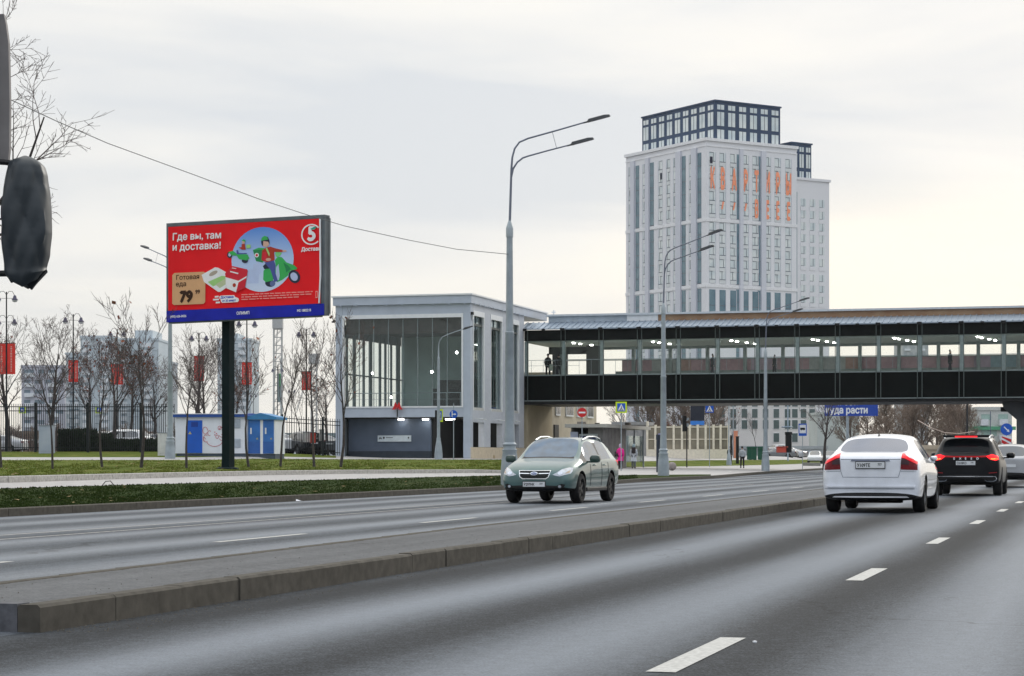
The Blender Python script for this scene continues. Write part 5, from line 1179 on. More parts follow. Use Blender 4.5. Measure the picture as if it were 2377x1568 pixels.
g4, z4 = sgn(1053, 1063, 961, 135)
def b4(r):
    R_ = .26*1.0; b = MB(); b.lathe([(0, 0), (R_, 0), (R_, .02), (0, .02)], 24, (0, -.06, z4), 'y'); o = b.build('disc', BLUE, r); b = MB()
    b.poly([(-.12, z4-.17), (-.07, z4-.17), (-.07, z4-.03), (.06, z4-.03), (.06, z4-.08), (.17, z4), (.06, z4+.08), (.06, z4+.03), (-.07, z4+.03), (-.07, z4+.13), (-.03, z4+.13), (-.095, z4+.2), (-.16, z4+.13), (-.12, z4+.13)], -.07); b.build('white_arrow', WHITE, o)
polesign('direction_sign', 'round blue sign with white arrows on a thin pole at the station entrance', g4, z4+.7, b4)
g5, z5 = sgn(1351, 0, 957, 139)
def b5(r):
    R_ = 11*139/F; b = MB(); b.lathe([(0, 0), (R_, 0), (R_, .02), (0, .02)], 28, (0, -.06, z5), 'y'); o = b.build('disc', RED, r); b = MB(); b.poly([(-R_*.72, z5-R_*.17), (R_*.72, z5-R_*.17), (R_*.72, z5+R_*.17), (-R_*.72, z5+R_*.17)], -.07); b.build('white_bar', WHITE, o)
polesign('no_entry_sign', 'round red no-entry sign above the left end of the kiosk roof', g5, z5, b5)
g6, z6 = sgn(1863, 1088, 997)
def b6(r):
    W_2 = .33; b = MB(); b.box(-W_2, W_2, -.05, -.02, z6-.5, z6+.5); o = b.build('panel', BLUE, r); b = MB(); b.poly([(-.26, z6-.28), (.26, z6-.28), (.26, z6+.4), (-.26, z6+.4)], -.058); b.build('white_field', WHITE, o)
    b = MB(); b.poly([(-.2, z6), (.2, z6), (.2, z6+.12), (.15, z6+.17), (-.2, z6+.17)], -.064); b.poly(ellipse(-.11, z6-.01, .04, .04, 8), -.064); b.poly(ellipse(.1, z6-.01, .04, .04, 8), -.064); b.build('bus_symbol', INK, o)
polesign('bus_stop_sign', 'blue and white bus stop sign on a thin post left of the white sedan', g6, z6+.5, b6)
g7, z7 = sgn(2336, 0, 996, 118)
g7.z = .17
z7 = HC+(HV-996)*118/F-.17
def b7(r):
    R_ = 14*118/F; b = MB(); b.lathe([(0, 0), (R_, 0), (R_, .02), (0, .02)], 28, (0, -.06, z7), 'y'); o = b.build('disc', BLUE, r); q = Matrix.Rotation(R(-45), 2)
    b = MB(); pts = [(-.2, -.03), (.08, -.03), (.08, -.09), (.22, 0), (.08, .09), (.08, .03), (-.2, .03)]; b.poly([((q@Vector(p)).x, z7+(q@Vector(p)).y) for p in pts], -.07); b.build('white_arrow', WHITE, o)
    b = MB(); H_ = .55; zc = z7-R_-.4; b.box(-.28, .28, -.05, -.03, zc-.42, zc+.36); o = b.build('chevron_board', WHITE, r)
    for dz in (-.30, .0, .30):
        pts = [(-.27, max(zc-.41, zc+dz-.02)), (.27, zc+dz-.3 if zc+dz-.3 > zc-.41 else zc-.41), (.27, min(zc+.35, zc+dz-.12)), (-.27, min(zc+.35, zc+dz+.17))]
        b = MB(); b.poly(pts, -.058); b.build('red_stripe', RED, o)
r = polesign('keep_right_sign', 'round blue keep-right sign above a red and white striped board beside the pier', g7, z7, b7); 
# blue advertising board beyond the bridge
Yb = 200; gx0 = (1915-CX)*Yb/F; gx1 = (2038-CX)*Yb/F; zb0 = HC+(HV-965)*Yb/F; zb1 = HC+(HV-905)*Yb/F
r = empty('advertising_board', 'blue advertising board with white slogan half hidden by the bridge', 'billboard', (gx0, Yb, ZAT((gx0+gx1)/2, Yb)), 0); dzz = r.location.z
b = MB(); b.box(0, gx1-gx0, 0, .3, zb0-dzz, zb1-dzz); o = b.build('panel', M('board_blue', (.020, .065, .36), .5), r)
b = MB(); b.lathe([(.14, -.5), (.14, zb0-dzz)], 10, (2.15, .15, 0)); b.build('post', STEEL, r)
text('куда расти', .88, WHITE, o, .05, zb0-dzz+.26, -.02, 'lettering', bold=.025, sxx=.86); text('лям есть', .88, WHITE, o, .15, zb0-dzz+1.05, -.02, 'lettering', bold=.025, sxx=.86)
# dark video screen and its blue base
r = empty('dark_screen', 'dark screen panel with a blue strip below beneath the bridge', 'screen', GY(1620, 215), 0); dz_ = r.location.z; q = 215/F
b = MB(); b.box(-17*q, 15*q, 0, .3, HC+(HV-976)*q-dz_, HC+(HV-915)*q-dz_); b.build('panel', M('screen_dark', (.02, .025, .04), .3), r)
b = MB(); b.box(-17*q, 15*q, -.02, .28, HC+(HV-986)*q-dz_, HC+(HV-976.5)*q-dz_); b.build('blue_strip', M('strip_bright_blue', (.04, .20, .62), .5), r); b = MB(); b.box(-.1, .1, .1, .25, -.3, HC+(HV-986)*q-dz_); b.build('post', STEEL, r)

# ------------------------------------------------------------------ bus stop kiosk
ks = empty('bus_kiosk', 'grey flat-roofed bus stop kiosk with glass ad panels under the bridge', 'kiosk', ((1397-CX)*150/F, 150, .30), ROT)
KG = M('kiosk_concrete', (.16, .155, .155), .85, var=.25, scale=1.5); b = MB(); b.box(-2.6, .5, -.5, 14.2, 2.90, 3.15); b.build('roof', M('kiosk_roof', (.42, .41, .38), .7), ks)
b = MB(); b.box(-.05, .1, 0, 7.2, 0, 2.90); b.box(-2.3, -2.2, .2, 12, 0, 2.90); b.box(-1.0, 0, .0, .12, 0, 2.90); b.build('wall', KG, ks)
b = MB(); b.box(-2.3, -1.75, -.02, .1, 0, 2.6); b.build('poster_frame', M('pale_poster', (.42, .46, .60), .4), ks)
b = MB(); b.box(-1.65, -.3, -.06, .06, 1.1, 2.45); q = b.build('ad_frame', M('ad_grey', (.30, .33, .34), .5), ks); b = MB(); b.box(-1.55, -.4, -.08, -.062, 2.05, 2.3); b.build('ad_band', M('ad_navy', (.02, .025, .09), .4), q); b = MB(); b.box(-1.55, -.4, -.08, -.062, 1.15, 2.03); b.build('ad_glass', M('ad_glass', (.10, .14, .17), .15), q)
b = MB(); 
for y in (7.4, 10.4, 13.6): b.box(-.02, .08, y, y+.1, 0, 2.90)
b.build('posts', STEEL, ks); b = MB(); b.box(0, .02, 7.5, 13.6, .4, 2.4); b.build('glass_wall', glass('shelter_glass', (.75, .80, .80), .6), ks)
b = MB(); b.box(-1.8, -.6, 8, 8.05, .6, 2.0); b.m = 1; b.box(-1.9, -.8, 10, 10.05, .2, 2.2); b.m = 2; b.box(-2.15, -2.1, 7.6, 8.2, .8, 2.3); b.build('inner_posters', [M('poster_bluegrey', (.12, .17, .24), .5), M('poster_navy', (.03, .05, .10), .5), M('poster_orange', (.55, .22, .10), .5)], ks)
rr = random.Random(4)
for k in range(6): x = rr.uniform(-2.2, .2); y = rr.uniform(0, 10); b = MB(); b.box(x-.15, x+.15, y, y+.3, 3.15, 3.3+rr.uniform(0, .1)); b.build('roof_unit', M('roof_unit', (.25, .22, .19), .8), ks)
b = MB(); b.box(-.05, .45, 1.2, 1.7, 0, .75); b.build('litter_bin', M('bin_brown', (.10, .085, .07), .8), ks)
# ------------------------------------------------------------------ pale pavilion of posts and glass
px0 = (1500-CX)*205/F; r = empty('glass_pavilion', 'low cream framed glass pavilion behind the second lamp', 'pavilion', (px0, 205, 1.25), R(-14)); sc_ = 205/F
CR = M('cream_frame', (.74, .68, .56), .7); Wd = 196*sc_
b = MB(); b.box(0, Wd, 0, .25, -.3, .62); b.build('base_wall', CR, r)
for k, u in enumerate((0, 19, 34, 61, 80, 98, 116, 134, 152, 168, 186)):
    x = u*sc_*1.02; b = MB(); b.box(x, x+.2, -.05, .25, .62, 3.0-(.0 if k > 0 else -.35)); b.build('column', CR, r)
b = MB(); b.box(.1, Wd-.2, .12, .14, .62, 2.9); b.build('glazing', M('pavilion_glass', (.16, .15, .12), .12, spec=.7, col2=(.30, .27, .21), scale=.8), r)
b = MB(); b.box(0, Wd-.1, .02, .12, 1.55, 1.63); b.box(0, Wd, .02, .22, 2.72, 2.82); b.build('rails', CR, r)
b = MB(); b.box(-3.2, -.02, 0, 4, -.6, 3.0); b.box(-3.4, 0, -.2, 4.2, 3.0, 3.3); b.build('end_block', M('grey_block', (.28, .28, .28), .85, var=.15), r)
# ------------------------------------------------------------------ small street furniture on the right
def thingbox(name, label, cat, u, v, hpx, wpx, mat, lid=None, dep=.4, parts=None):
    p = GP(u, v); k = p.y/F; r = empty(name, label, cat, p, 0); b = MB(); b.box(-wpx*k/2, wpx*k/2, 0, dep, 0, hpx*k*.86); b.build('body', mat, r, bevel=.03)
    b = MB(); b.box(-wpx*k*.56, wpx*k*.56, -.05, dep+.05, hpx*k*.86, hpx*k); b.build('lid', lid or mat, r, bevel=.02); return r
GB = M('bin_green', (.008, .075, .045), .5)
for u, lb in ((1740, 'left green waste bin of the three beside the third lamp'), (1751, 'middle green waste bin of the three beside the third lamp'), (1765, 'right green waste bin of the three beside the third lamp')):
    thingbox('waste_bin', lb, 'bin', u, 1067, 31, 11, GB)['group'] = 'green waste bins'
thingbox('black_stele', 'tall black information stele in front of the white apartments', 'stele', 1831, 1050, 48, 14, BLACK, dep=.3)
thingbox('road_barrier', 'red and white water-filled plastic road barrier by the black stele', 'barrier', 1816, 1050, 14, 24, M('barrier_red', (.58, .09, .06), .5), dep=.6)
thingbox('info_stele', 'dark advertising stele with violet screen behind the second lamp', 'stele', 1529, 1096, 88, 10, M('stele_navy', (.02, .028, .045), .5), dep=.3)
p = GP(1533, 1096); b = MB(); k = p.y/F; b.box(-.12, .2, -.05, -.02, 0, .45); o = b.build('small_screen', M('screen_violet', (.40, .40, .75), .4), None, loc=(p.x, p.y, p.z+1.75)); tag(o, 'small violet lit screen on the dark stele behind the second lamp', 'screen')
# concrete ball, slabs and dark posts
for u, v, lb in ((1560, 1092, 'pale concrete ball on the pavement by the second lamp'),):
    p = GP(u, v); b = MB(); R_ = .28; b.lathe([(0, 0)]+[(R_*math.sin(R(a)), R_-R_*math.cos(R(a))) for a in range(20, 180, 20)]+[(0, 2*R_)], 14); o = b.build('concrete_ball', M('ball_stone', (.25, .22, .21), .8), smooth=True, loc=p); tag(o, lb, 'bollard')
p = GP(1885, 1081); b = MB(); b.box(-.9, .9, 0, .8, -.1, .35); tag(b.build('concrete_block', M('block_grey', (.20, .20, .18), .9), loc=p, bevel=.03), 'low concrete block on the verge near the bus stop sign', 'block')
r = empty('side_lamp', 'small grey cone-based lamp at the pavilion right end', 'street lamp', GY(1692, 196), 0); b = MB(); b.lathe([(.26, -.2), (.24, .3), (.14, 1.0), (.07, 1.2), (.05, 6)], 12); b.build('pole', STEEL, r, smooth=True); b = MB(); b.tube([(0, 0, 5.5), (-.15, 0, 6.2), (-.6, 0, 6.6)], .03, 6); b.build('arm', STEEL, r)
for u, lb in ((1690, 'left of two dark gate posts near the pavilion'), (1706, 'right of two dark gate posts near the pavilion')):
    p = GY(u+6, 206); b = MB(); b.box(-.14, .14, 0, .25, 0, 2.6); b.box(-.17, .17, -.03, .28, 2.6, 2.68); tag(b.build('gate_post', BLACK, loc=p), lb, 'post')
p = GY(1694, 212); b = MB(); b.box(-.2, .2, 0, .1, 0, 2.7); b.box(-.23, .23, -.02, .12, 2.7, 2.75); tag(b.build('orange_banner', M('banner_orange', (.62, .25, .16), .7), loc=p+Vector((.6, 0, .3))), 'narrow orange banner between the dark gate posts', 'banner')
r = empty('traffic_signal', 'dark traffic signal on a post right of the second lamp', 'traffic signal', GY(1590, 170), 0); q = 170/F; b = MB(); b.lathe([(.05, -.2), (.05, 3.4)], 8, (.15, 0, 0)); b.build('post', DARKMET, r); zz = HC+(HV-975)*q-r.location.z; b = MB(); b.box(-.2, .12, -.15, .15, zz-.9, zz+.35); b.build('housing', BLACK, r); b = MB(); b.box(.12, .3, -.1, .1, zz-.5, zz-.25); b.box(.12, .3, -.1, .1, zz, zz+.2); b.build('bracket', STEEL, r)
r = empty('lamp_disc_post', 'thin post carrying a flat dark disc lamp before the white apartments', 'street lamp', GY(1827, 260), 0); q = 260/F; zz = HC+(HV-991)*q-r.location.z; b = MB(); b.lathe([(.09, -.2), (.07, zz+3.5)], 8, (.1, 0, 0)); b.build('post', M('post_pale_blue', (.30, .38, .46), .5), r); b = MB(); b.lathe([(0, -.1), (.6, -.08), (.8, 0), (.6, .1), (0, .12)], 14, (0, 0, zz)); b.build('disc', M('disc_blue', (.07, .12, .18), .5), r, smooth=True)
r = empty('street_lamp', 'thin distant pole left of the third lamp', 'street lamp', GY(1702, 230), 0); b = MB(); b.lathe([(.07, -.2), (.05, 8)], 8); b.build('pole', STEEL, r)
r = empty('street_lamp', 'dark distant pole rising above the black car', 'street lamp', GY(2264-19, 240), 0); b = MB(); b.lathe([(.16, -.2), (.14, 3), (.10, 8)], 8); b.build('pole', DARKMET, r)
r = empty('street_lamp', 'thin dark pole left of the mint roofed building', 'street lamp', GY(2299, 270), 0); b = MB(); b.lathe([(.06, -.2), (.05, 7)], 8); b.build('pole', M('pole_blue_grey', (.10, .12, .18), .6), r)
b = MB(); b.tube([P(2166-35+8*0, 975, 235), P(2160, 992, 233), P(2195, 1004, 232), P(2228, 1006, 230), P(2262, 1001, 228)], .05, 5); tag(b.build('pale_cable', M('cable_pink', (.50, .40, .34), .7)), 'pale sagging cable in front of the far grove', 'cable')
r = empty('pole_sign', 'grey street sign post with a green strip between kiosk and parking fence', 'road sign', GY(652, 132), 0); q = 132/F; b = MB(); b.lathe([(.035, -.2), (.03, 6)], 8, (0, 0, 0)); b.build('post', STEEL, r); b = MB(); b.box(-.2, .0, -.02, 0, 3.2, 5.0); b.build('panel', M('sign_back_grey', (.20, .24, .26), .5), r); b = MB(); b.box(-.1, -.02, -.04, -.02, 4.2, 5.0); b.build('green_strip', M('strip_green', (.10, .40, .18), .5), r)
b = MB(); b.tube([(0, 0, 0), (.1, 0, .12), (.22, 0, .13), (.3, .02, .02)], .012, 5); tag(b.build('dry_stick', BARK, loc=GP(236, 1128)), 'small bent dry stick lying on the pavement edge', 'stick')
for n_, (u, v, lb) in enumerate(((693, 1165, 'crumpled white paper on the road near the far kerb'), (1354, 1113, 'small white litter on the verge beside the green car'), (840, 1112, 'white litter scrap on the dark verge'))):
    p = P(u, v, 5145/(v-1062)) if n_ == 0 else GP(u, v); b = MB(); rr = random.Random(n_); 
    b.add([(rr.uniform(-.14, .14), rr.uniform(-.1, .1), rr.uniform(0, .07)) for _ in range(7)], [(0, 1, 2), (2, 3, 4), (4, 5, 6), (0, 3, 6), (1, 4, 2)]); tag(b.build('litter', WHITE, loc=p), lb, 'litter')
p = P(1752, 1491, 11.99); b = MB(); b.lathe([(0, 0), (.012, 0), (.014, .008), (0, .012)], 7); tag(b.build('pebble', WHITE, loc=(p.x, p.y, 0)), 'tiny white pebble lying on the near lane', 'pebble')

# leafless undergrowth that reads as one mass
def thicket(label, u0, u1, Y0, Y1, h, n, mat, seed):
    rr = random.Random(seed); b = MB(); vs = []; fs = []
    for _ in range(n):
        u = rr.uniform(u0, u1); Y = rr.uniform(Y0, Y1); x = (u-CX)*Y/F; hh = h*(.55+.45*math.sin(u*.05)*math.sin(u*.013+1))*rr.random()**.7; z = ZAT(x, Y)+hh*rr.random(); ln = rr.uniform(.4, 1.5); a = rr.uniform(0, 6.3); t_ = rr.uniform(.05, .9); m = len(vs); w_ = .035*Y/250
        dx, dy = math.cos(a)*math.sin(t_)*ln, math.sin(a)*math.sin(t_)*ln
        vs += [(x-w_, Y, z), (x+w_, Y, z), (x+dx, Y+dy, z+math.cos(t_)*ln)]; fs.append((m, m+1, m+2))
    b.add(vs, fs); tag(b.build('thicket', mat), label, 'shrubs', kind='stuff')
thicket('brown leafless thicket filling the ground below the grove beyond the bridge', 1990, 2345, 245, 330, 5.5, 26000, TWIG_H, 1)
thicket('reddish brown thicket behind the pale pavilion', 1480, 1675, 225, 270, 4.5, 14000, M('twig_red', (.17, .085, .06), .9, var=.4, scale=.3), 2)
thicket('grey brown thicket behind the park trees on the left', -10, 410, 190, 260, 2.2, 16000, M('twig_grey', (.12, .09, .08), .9, var=.4, scale=.3), 3)

# grit and small stones swept along the foot of the median kerb
rr = random.Random(21); b = MB()
for _ in range(1500):
    s0 = 11.5+48*rr.random()**1.6; t0 = -6.17+.42*rr.random()**2.5; z0 = .001
    if rr.random() < .12: t0 = -6.42-.9*rr.random()**1.5; z0 = .162
    q = rr.uniform(.002, .007); c = RS(s0, t0, z0); n_ = len(b.v)
    b.v += [tuple(c+Vector((q, 0, 0))), tuple(c+Vector((-q*.6, q, 0))), tuple(c+Vector((-q*.6, -q, 0))), tuple(c+Vector((0, 0, q*1.2)))]; b.f += [(n_, n_+1, n_+3), (n_+1, n_+2, n_+3), (n_+2, n_, n_+3)]; b.mi += [0]*3
tag(b.build('road_grit', M('grit', (.05, .045, .04), .9, col2=(.16, .145, .12), scale=20)), 'loose grit and small stones along the foot of the median kerb', 'grit', kind='stuff')
# ------------------------------------------------------------------ cars
TYRE = M('tyre_rubber', (.010, .010, .011), .85); RIM = M('rim_alloy', (.20, .21, .22), .35, metal=.7); RIMD = M('rim_dark', (.035, .036, .038), .45, metal=.4)
CG = M('car_glass', (.012, .018, .022), .04, spec=1.0, ior=1.75, var=.2); UND = M('car_underside', (.006, .006, .007), .8); TRIM = M('car_trim_black', (.015, .015, .016), .55)
def car_mesh(st_, arches, wr, hw, cut=True, lvl=2):
    """st_: stations rear to front (x, zb, zs, zt, ze, wm, ws, wt, side, top); material 0 paint 1 glass 2 black trim 3 underside"""
    V = []; Fc = []; mi = []; n = 10
    for (x, zb, zs, zt, ze, wm, ws, wt, *_) in st_:
        zm = zb+(zs-zb)*.48; h = [(0, zb), (wm-.14, zb), (wm-.035, zb+.07), (wm, zm), (wm-.012, zs-.09), (ws, zs), (wt, ze), (wt*.90, ze+(zt-ze)*.38), (wt*.5, ze+(zt-ze)*.85), (0, zt)]
        V += [(x, y, z) for y, z in h]+[(x, -y, z) for y, z in h[1:-1]]
    m = 18
    def L_(i, k): return i*m+k
    def Rr(i, k): return i*m+(k if k in (0, 9) else 9+k)
    for i in range(len(st_)-1):
        side, top = st_[i][8], st_[i][9]
        for k in range(9):
            mt = 3 if k == 0 else (2 if k == 1 else 0)
            if k == 5: mt = {'g': 1, 'b': 2}.get(side, 0)
            if k in (7, 8) and top in 'gb': mt = 1 if top == 'g' else 2
            Fc.append((L_(i, k), L_(i+1, k), L_(i+1, k+1), L_(i, k+1))); mi.append(mt); Fc.append((Rr(i, k), Rr(i, k+1), Rr(i+1, k+1), Rr(i+1, k))); mi.append(mt)
    for i, flip in ((0, 1), (len(st_)-1, 0)):
        for k in range(9):
            f = [L_(i, k), L_(i, k+1), Rr(i, k+1), Rr(i, k)]; f = [q for j, q in enumerate(f) if q not in f[:j]]
            Fc.append(tuple(f[::-1] if flip else f)); mi.append(2 if k < 2 else 0)
    me = bpy.data.meshes.new('c'); me.from_pydata(V, [], Fc); me.polygons.foreach_set('material_index', mi)
    bm = bmesh.new(); bm.from_mesh(me); bmesh.ops.recalc_face_normals(bm, faces=bm.faces)
    cl = bm.edges.layers.float.new('crease_edge')
    for e_ in bm.edges:
        ms_ = {f.material_index for f in e_.link_faces}
        if 1 in ms_ and len(ms_) > 1: e_[cl] = .55
        va, vb = e_.verts; k1, k2 = (va.index % 18), (vb.index % 18)
        if k1 == k2 and k1 in (5, 14): e_[cl] = .5
        if k1 == k2 and k1 in (2, 11): e_[cl] = .4
    bm.to_mesh(me); bm.free()
    for k in range(4): me.materials.append([CG, CG, TRIM, UND][k])
    ob = bpy.data.objects.new('c', me); C.objects.link(ob); s = ob.modifiers.new('s', 'SUBSURF'); s.levels = lvl; s.render_levels = lvl
    cutter = None
    if cut:
        cb = MB()
        for x in arches:
            for sy in (-1, 1): cb.lathe([(0, -.22), (wr+.055, -.22), (wr+.055, .25), (0, .25)], 28, (x, sy*(hw-.02), wr+.01), 'y')
        cme = bpy.data.meshes.new('k'); cme.from_pydata(cb.v, [], cb.f); b2 = bmesh.new(); b2.from_mesh(cme); bmesh.ops.remove_doubles(b2, verts=b2.verts, dist=1e-5); bmesh.ops.recalc_face_normals(b2, faces=b2.faces); b2.to_mesh(cme); b2.free()
        for k in range(4): cme.materials.append([CG, CG, TRIM, UND][k])
        cme.polygons.foreach_set('material_index', [3]*len(cme.polygons))
        cutter = bpy.data.objects.new('k', cme); C.objects.link(cutter)
        bo = ob.modifiers.new('b', 'BOOLEAN'); bo.operation = 'DIFFERENCE'; bo.object = cutter; bo.solver = 'EXACT'
    out_ = evalmesh(ob); bpy.data.objects.remove(ob)
    if cutter: bpy.data.objects.remove(cutter)
    return out_
def split(me, mats, root):
    bm = bmesh.new(); bm.from_mesh(me); tree_ = BVHTree.FromBMesh(bm); bm.free()
    for idx, nm in ((0, 'body'), (1, 'windows'), (2, 'lower_trim'), (3, 'underside')):
        bm = bmesh.new(); bm.from_mesh(me); bmesh.ops.delete(bm, geom=[f for f in bm.faces if f.material_index != idx], context='FACES')
        if not bm.faces: bm.free(); continue
        if idx == 1:     # each pane its own mesh, split by side and place
            groups = {}; seen = set()
            for f in bm.faces:
                if f in seen: continue
                stk = [f]; seen.add(f); g_ = []
                while stk:
                    q = stk.pop(); g_.append([v.co.copy() for v in q.verts])
                    for e_ in q.edges:
                        for o_ in e_.link_faces:
                            if o_ not in seen: seen.add(o_); stk.append(o_)
                groups[len(groups)] = g_
            for g_ in groups.values():
                b = MB(); ky = {}; 
                for poly in g_:
                    ix = []
                    for c in poly:
                        k_ = tuple(round(x, 5) for x in c)
                        if k_ not in ky: ky[k_] = len(b.v); b.v.append(tuple(c))
                        ix.append(ky[k_])
                    b.f.append(tuple(ix)); b.mi.append(0)
                cx_ = sum(v[0] for v in b.v)/len(b.v); cy_ = sum(v[1] for v in b.v)/len(b.v)
                nm2 = 'side_window' if abs(cy_) > .3 else ('windscreen' if cx_ > root.get('mid', 2.3) else 'rear_window')
                m2 = bpy.data.meshes.new(nm2); m2.from_pydata(b.v, [], b.f); m2.polygons.foreach_set('use_smooth', [True]*len(m2.polygons)); link(nm2, m2, mats[1], root)
            bm.free(); continue
        m2 = bpy.data.meshes.new(nm); bm.to_mesh(m2); bm.free(); m2.materials.clear()
        m2.polygons.foreach_set('use_smooth', [True]*len(m2.polygons)); m2.set_sharp_from_angle(angle=R(42)); link(nm, m2, mats[idx], root)
    if 'mid' in root: del root['mid']
    return tree_
def patch(tree_, pts, d, mat, name, root, off=.012, step=.04, face=None, th=.03):
    """outline in (y, z) seen along direction d (pointing at the car), draped on the body"""
    d = Vector(d).normalized(); up = Vector((0, 0, 1)); rt = up.cross(d).normalized() if abs(d.z) < .9 else Vector((0, 1, 0)); u2 = d.cross(rt).normalized()
    bm = bmesh.new(); vs = [bm.verts.new((p[0], 0, p[1])) for p in pts]; bm.faces.new(vs)
    x0, x1 = min(p[0] for p in pts), max(p[0] for p in pts); z0, z1 = min(p[1] for p in pts), max(p[1] for p in pts)
    x = x0+step
    while x < x1: bmesh.ops.bisect_plane(bm, geom=bm.verts[:]+bm.edges[:]+bm.faces[:], plane_co=(x, 0, 0), plane_no=(1, 0, 0)); x += step
    z = z0+step
    while z < z1: bmesh.ops.bisect_plane(bm, geom=bm.verts[:]+bm.edges[:]+bm.faces[:], plane_co=(0, 0, z), plane_no=(0, 0, 1)); z += step
    last = None; bad = []
    for v in bm.verts:
        y, z = v.co.x, v.co.z; o = Vector((0, y, z))
        if face is not None: o.x = face
        h = tree_.ray_cast(o-d*6, d)
        if h[0]: v.co = h[0]-d*off; last = v.co.copy()
        else: bad.append(v)
    good = [v for v in bm.verts if v not in bad]
    for v in bad:
        if good: 
            y, z = v.co.x, v.co.z; nb = min(good, key=lambda g_: (g_.co.y-y)**2+(g_.co.z-z)**2); v.co = nb.co
    if bad: bmesh.ops.remove_doubles(bm, verts=bm.verts, dist=1e-4)
    fs = bm.faces[:]; r_ = bmesh.ops.extrude_face_region(bm, geom=fs); vv = [g_ for g_ in r_['geom'] if isinstance(g_, bmesh.types.BMVert)]
    bmesh.ops.translate(bm, verts=vv, vec=d*th)
    bmesh.ops.recalc_face_normals(bm, faces=bm.faces)
    m2 = bpy.data.meshes.new(name); bm.to_mesh(m2); bm.free(); return link(name, m2, mat, root)
def wheel(root, x, y, r, w_, rim, spokes=5):
    s_ = 1 if y > 0 else -1; b = MB(); b.lathe([(r*.62, -w_/2), (r*.9, -w_/2), (r*.985, -w_/2+.03), (r, -w_/2+.06), (r, w_/2-.06), (r*.985, w_/2-.03), (r*.9, w_/2), (r*.66, w_/2), (r*.62, w_/2-.03), (r*.62, -w_/2)], 32, (0, 0, 0), 'y')
    t = b.build('wheel', TYRE, root, smooth=True); t.location = (x, y, r)
    b = MB(); yo = s_*(w_/2-.03); b.lathe([(r*.66, yo-.02*s_), (r*.66, yo+.012*s_), (r*.60, yo+.012*s_), (r*.58, yo-.03*s_)], 28, (0, 0, 0), 'y'); b.lathe([(0, yo+.012*s_), (r*.14, yo+.01*s_), (r*.16, yo-.04*s_)], 12, (0, 0, 0), 'y')
    for k in range(spokes):
        a = 2*math.pi*k/spokes; c, s2 = math.cos(a), math.sin(a); hw = r*.09
        vs = [(rr_*c-o*s2, yo+dy*s_, rr_*s2+o*c) for dy in (.005, -.03) for rr_, o in ((r*.1, -hw), (r*.62, -hw*1.3), (r*.62, hw*1.3), (r*.1, hw))]; b.add(vs, [(0, 1, 2, 3), (4, 5, 6, 7), (0, 1, 5, 4), (2, 3, 7, 6), (1, 2, 6, 5)])
    b.build('rim', rim, t)
    b = MB(); b.lathe([(0, yo-.06*s_), (r*.58, yo-.06*s_)], 20, (0, 0, 0), 'y'); b.build('brake_disc', UND, t)
def mirror(root, x, y, z, mat, k=1):
    s_ = 1 if y > 0 else -1; b = MB(); vs = []
    prof = [(0, .35), (.03, .8), (.09, 1), (.15, .9), (.18, .4)]
    for dx, sc_ in prof:
        for a in range(10): t = 2*math.pi*a/10; c, q = math.cos(t), math.sin(t); c = math.copysign(abs(c)**.6, c); q = math.copysign(abs(q)**.6, q); vs.append((x+dx, y+s_*.13*k+c*.115*k*sc_, z+.06+q*.08*k*sc_))
    b.add(vs, [(j*10+i, j*10+(i+1) % 10, (j+1)*10+(i+1) % 10, (j+1)*10+i) for j in range(4) for i in range(10)]+[tuple(range(10)), tuple(range(40, 50))]); b.box(min(x+.06, x+.12), x+.12, min(y-s_*.06, y+s_*.1), max(y-s_*.06, y+s_*.1), z-.03, z+.01)
    return b.build('mirror', mat, root, smooth=True)
def plate(root, x, z, body, region, tail=-1, w_=.52, frame=TRIM, y=0, tilt=0):
    """tail -1: faces rearwards (-x)"""
    b = MB(); b.box(-w_/2-.012, w_/2+.012, 0, .02, -.068, .068); o = b.build('number_plate', frame, root); b = MB(); b.box(-w_/2, w_/2, -.006, 0, -.054, .056); q = b.build('plate_face', PLATE, o)
    text(body, .088, INK, o, -w_/2+.02, -.032, -.009, 'lettering', bold=.015, ext=.001, sxx=.82); text(region, .062, INK, o, w_/2-.125, -.012, -.009, 'region_lettering', bold=.01, ext=.001, sxx=.8)
    o.location = (x, y, z); o.rotation_euler = (0, 0, R(-90 if tail < 0 else 90)) if True else 0
    return o
def paint(name, c, rough=.25, metal=.0, coat=.6, dirt=.06, spec=.5): return M(name, c, rough, metal=metal, var=dirt, scale=3, coat=coat, detail=6, spec=spec)
# --- white sedan ahead, seen from behind
wc = RS(1, 0); 
def place(u, v, yaw_extra=0, t=None):
    Y = F*HC/(v-HV); return Vector(((u-CX)*Y/F, Y, 0))
sed_st = [(0.00, .29, .86, .98, .96, .74, .70, .62, 'p', 'p'), (.05, .245, .93, 1.055, 1.035, .86, .795, .70, 'p', 'p'), (.16, .23, .96, 1.105, 1.085, .905, .83, .745, 'p', 'p'), (.50, .22, .99, 1.125, 1.105, .925, .86, .755, 'p', 'g'),
    (1.22, .22, 1.0, 1.40, 1.345, .93, .875, .625, 'p', 'p'), (1.30, .22, 1.0, 1.425, 1.365, .93, .875, .625, 'g', 'p'), (2.02, .20, .98, 1.487, 1.41, .93, .88, .63, 'b', 'p'), (2.10, .20, .98, 1.488, 1.412, .93, .88, .63, 'g', 'p'), (2.95, .20, .96, 1.455, 1.385, .93, .88, .62, 'g', 'g'),
    (3.68, .22, .93, 1.03, .99, .925, .86, .74, 'p', 'p'), (4.30, .24, .84, .93, .89, .91, .82, .70, 'p', 'p'), (4.70, .25, .70, .80, .76, .84, .74, .62, 'p', 'p'), (4.85, .30, .58, .66, .63, .70, .62, .50, 'p', 'p')]
WP = paint('white_car_paint', (.68, .71, .77), .3, coat=1.0, dirt=.10)
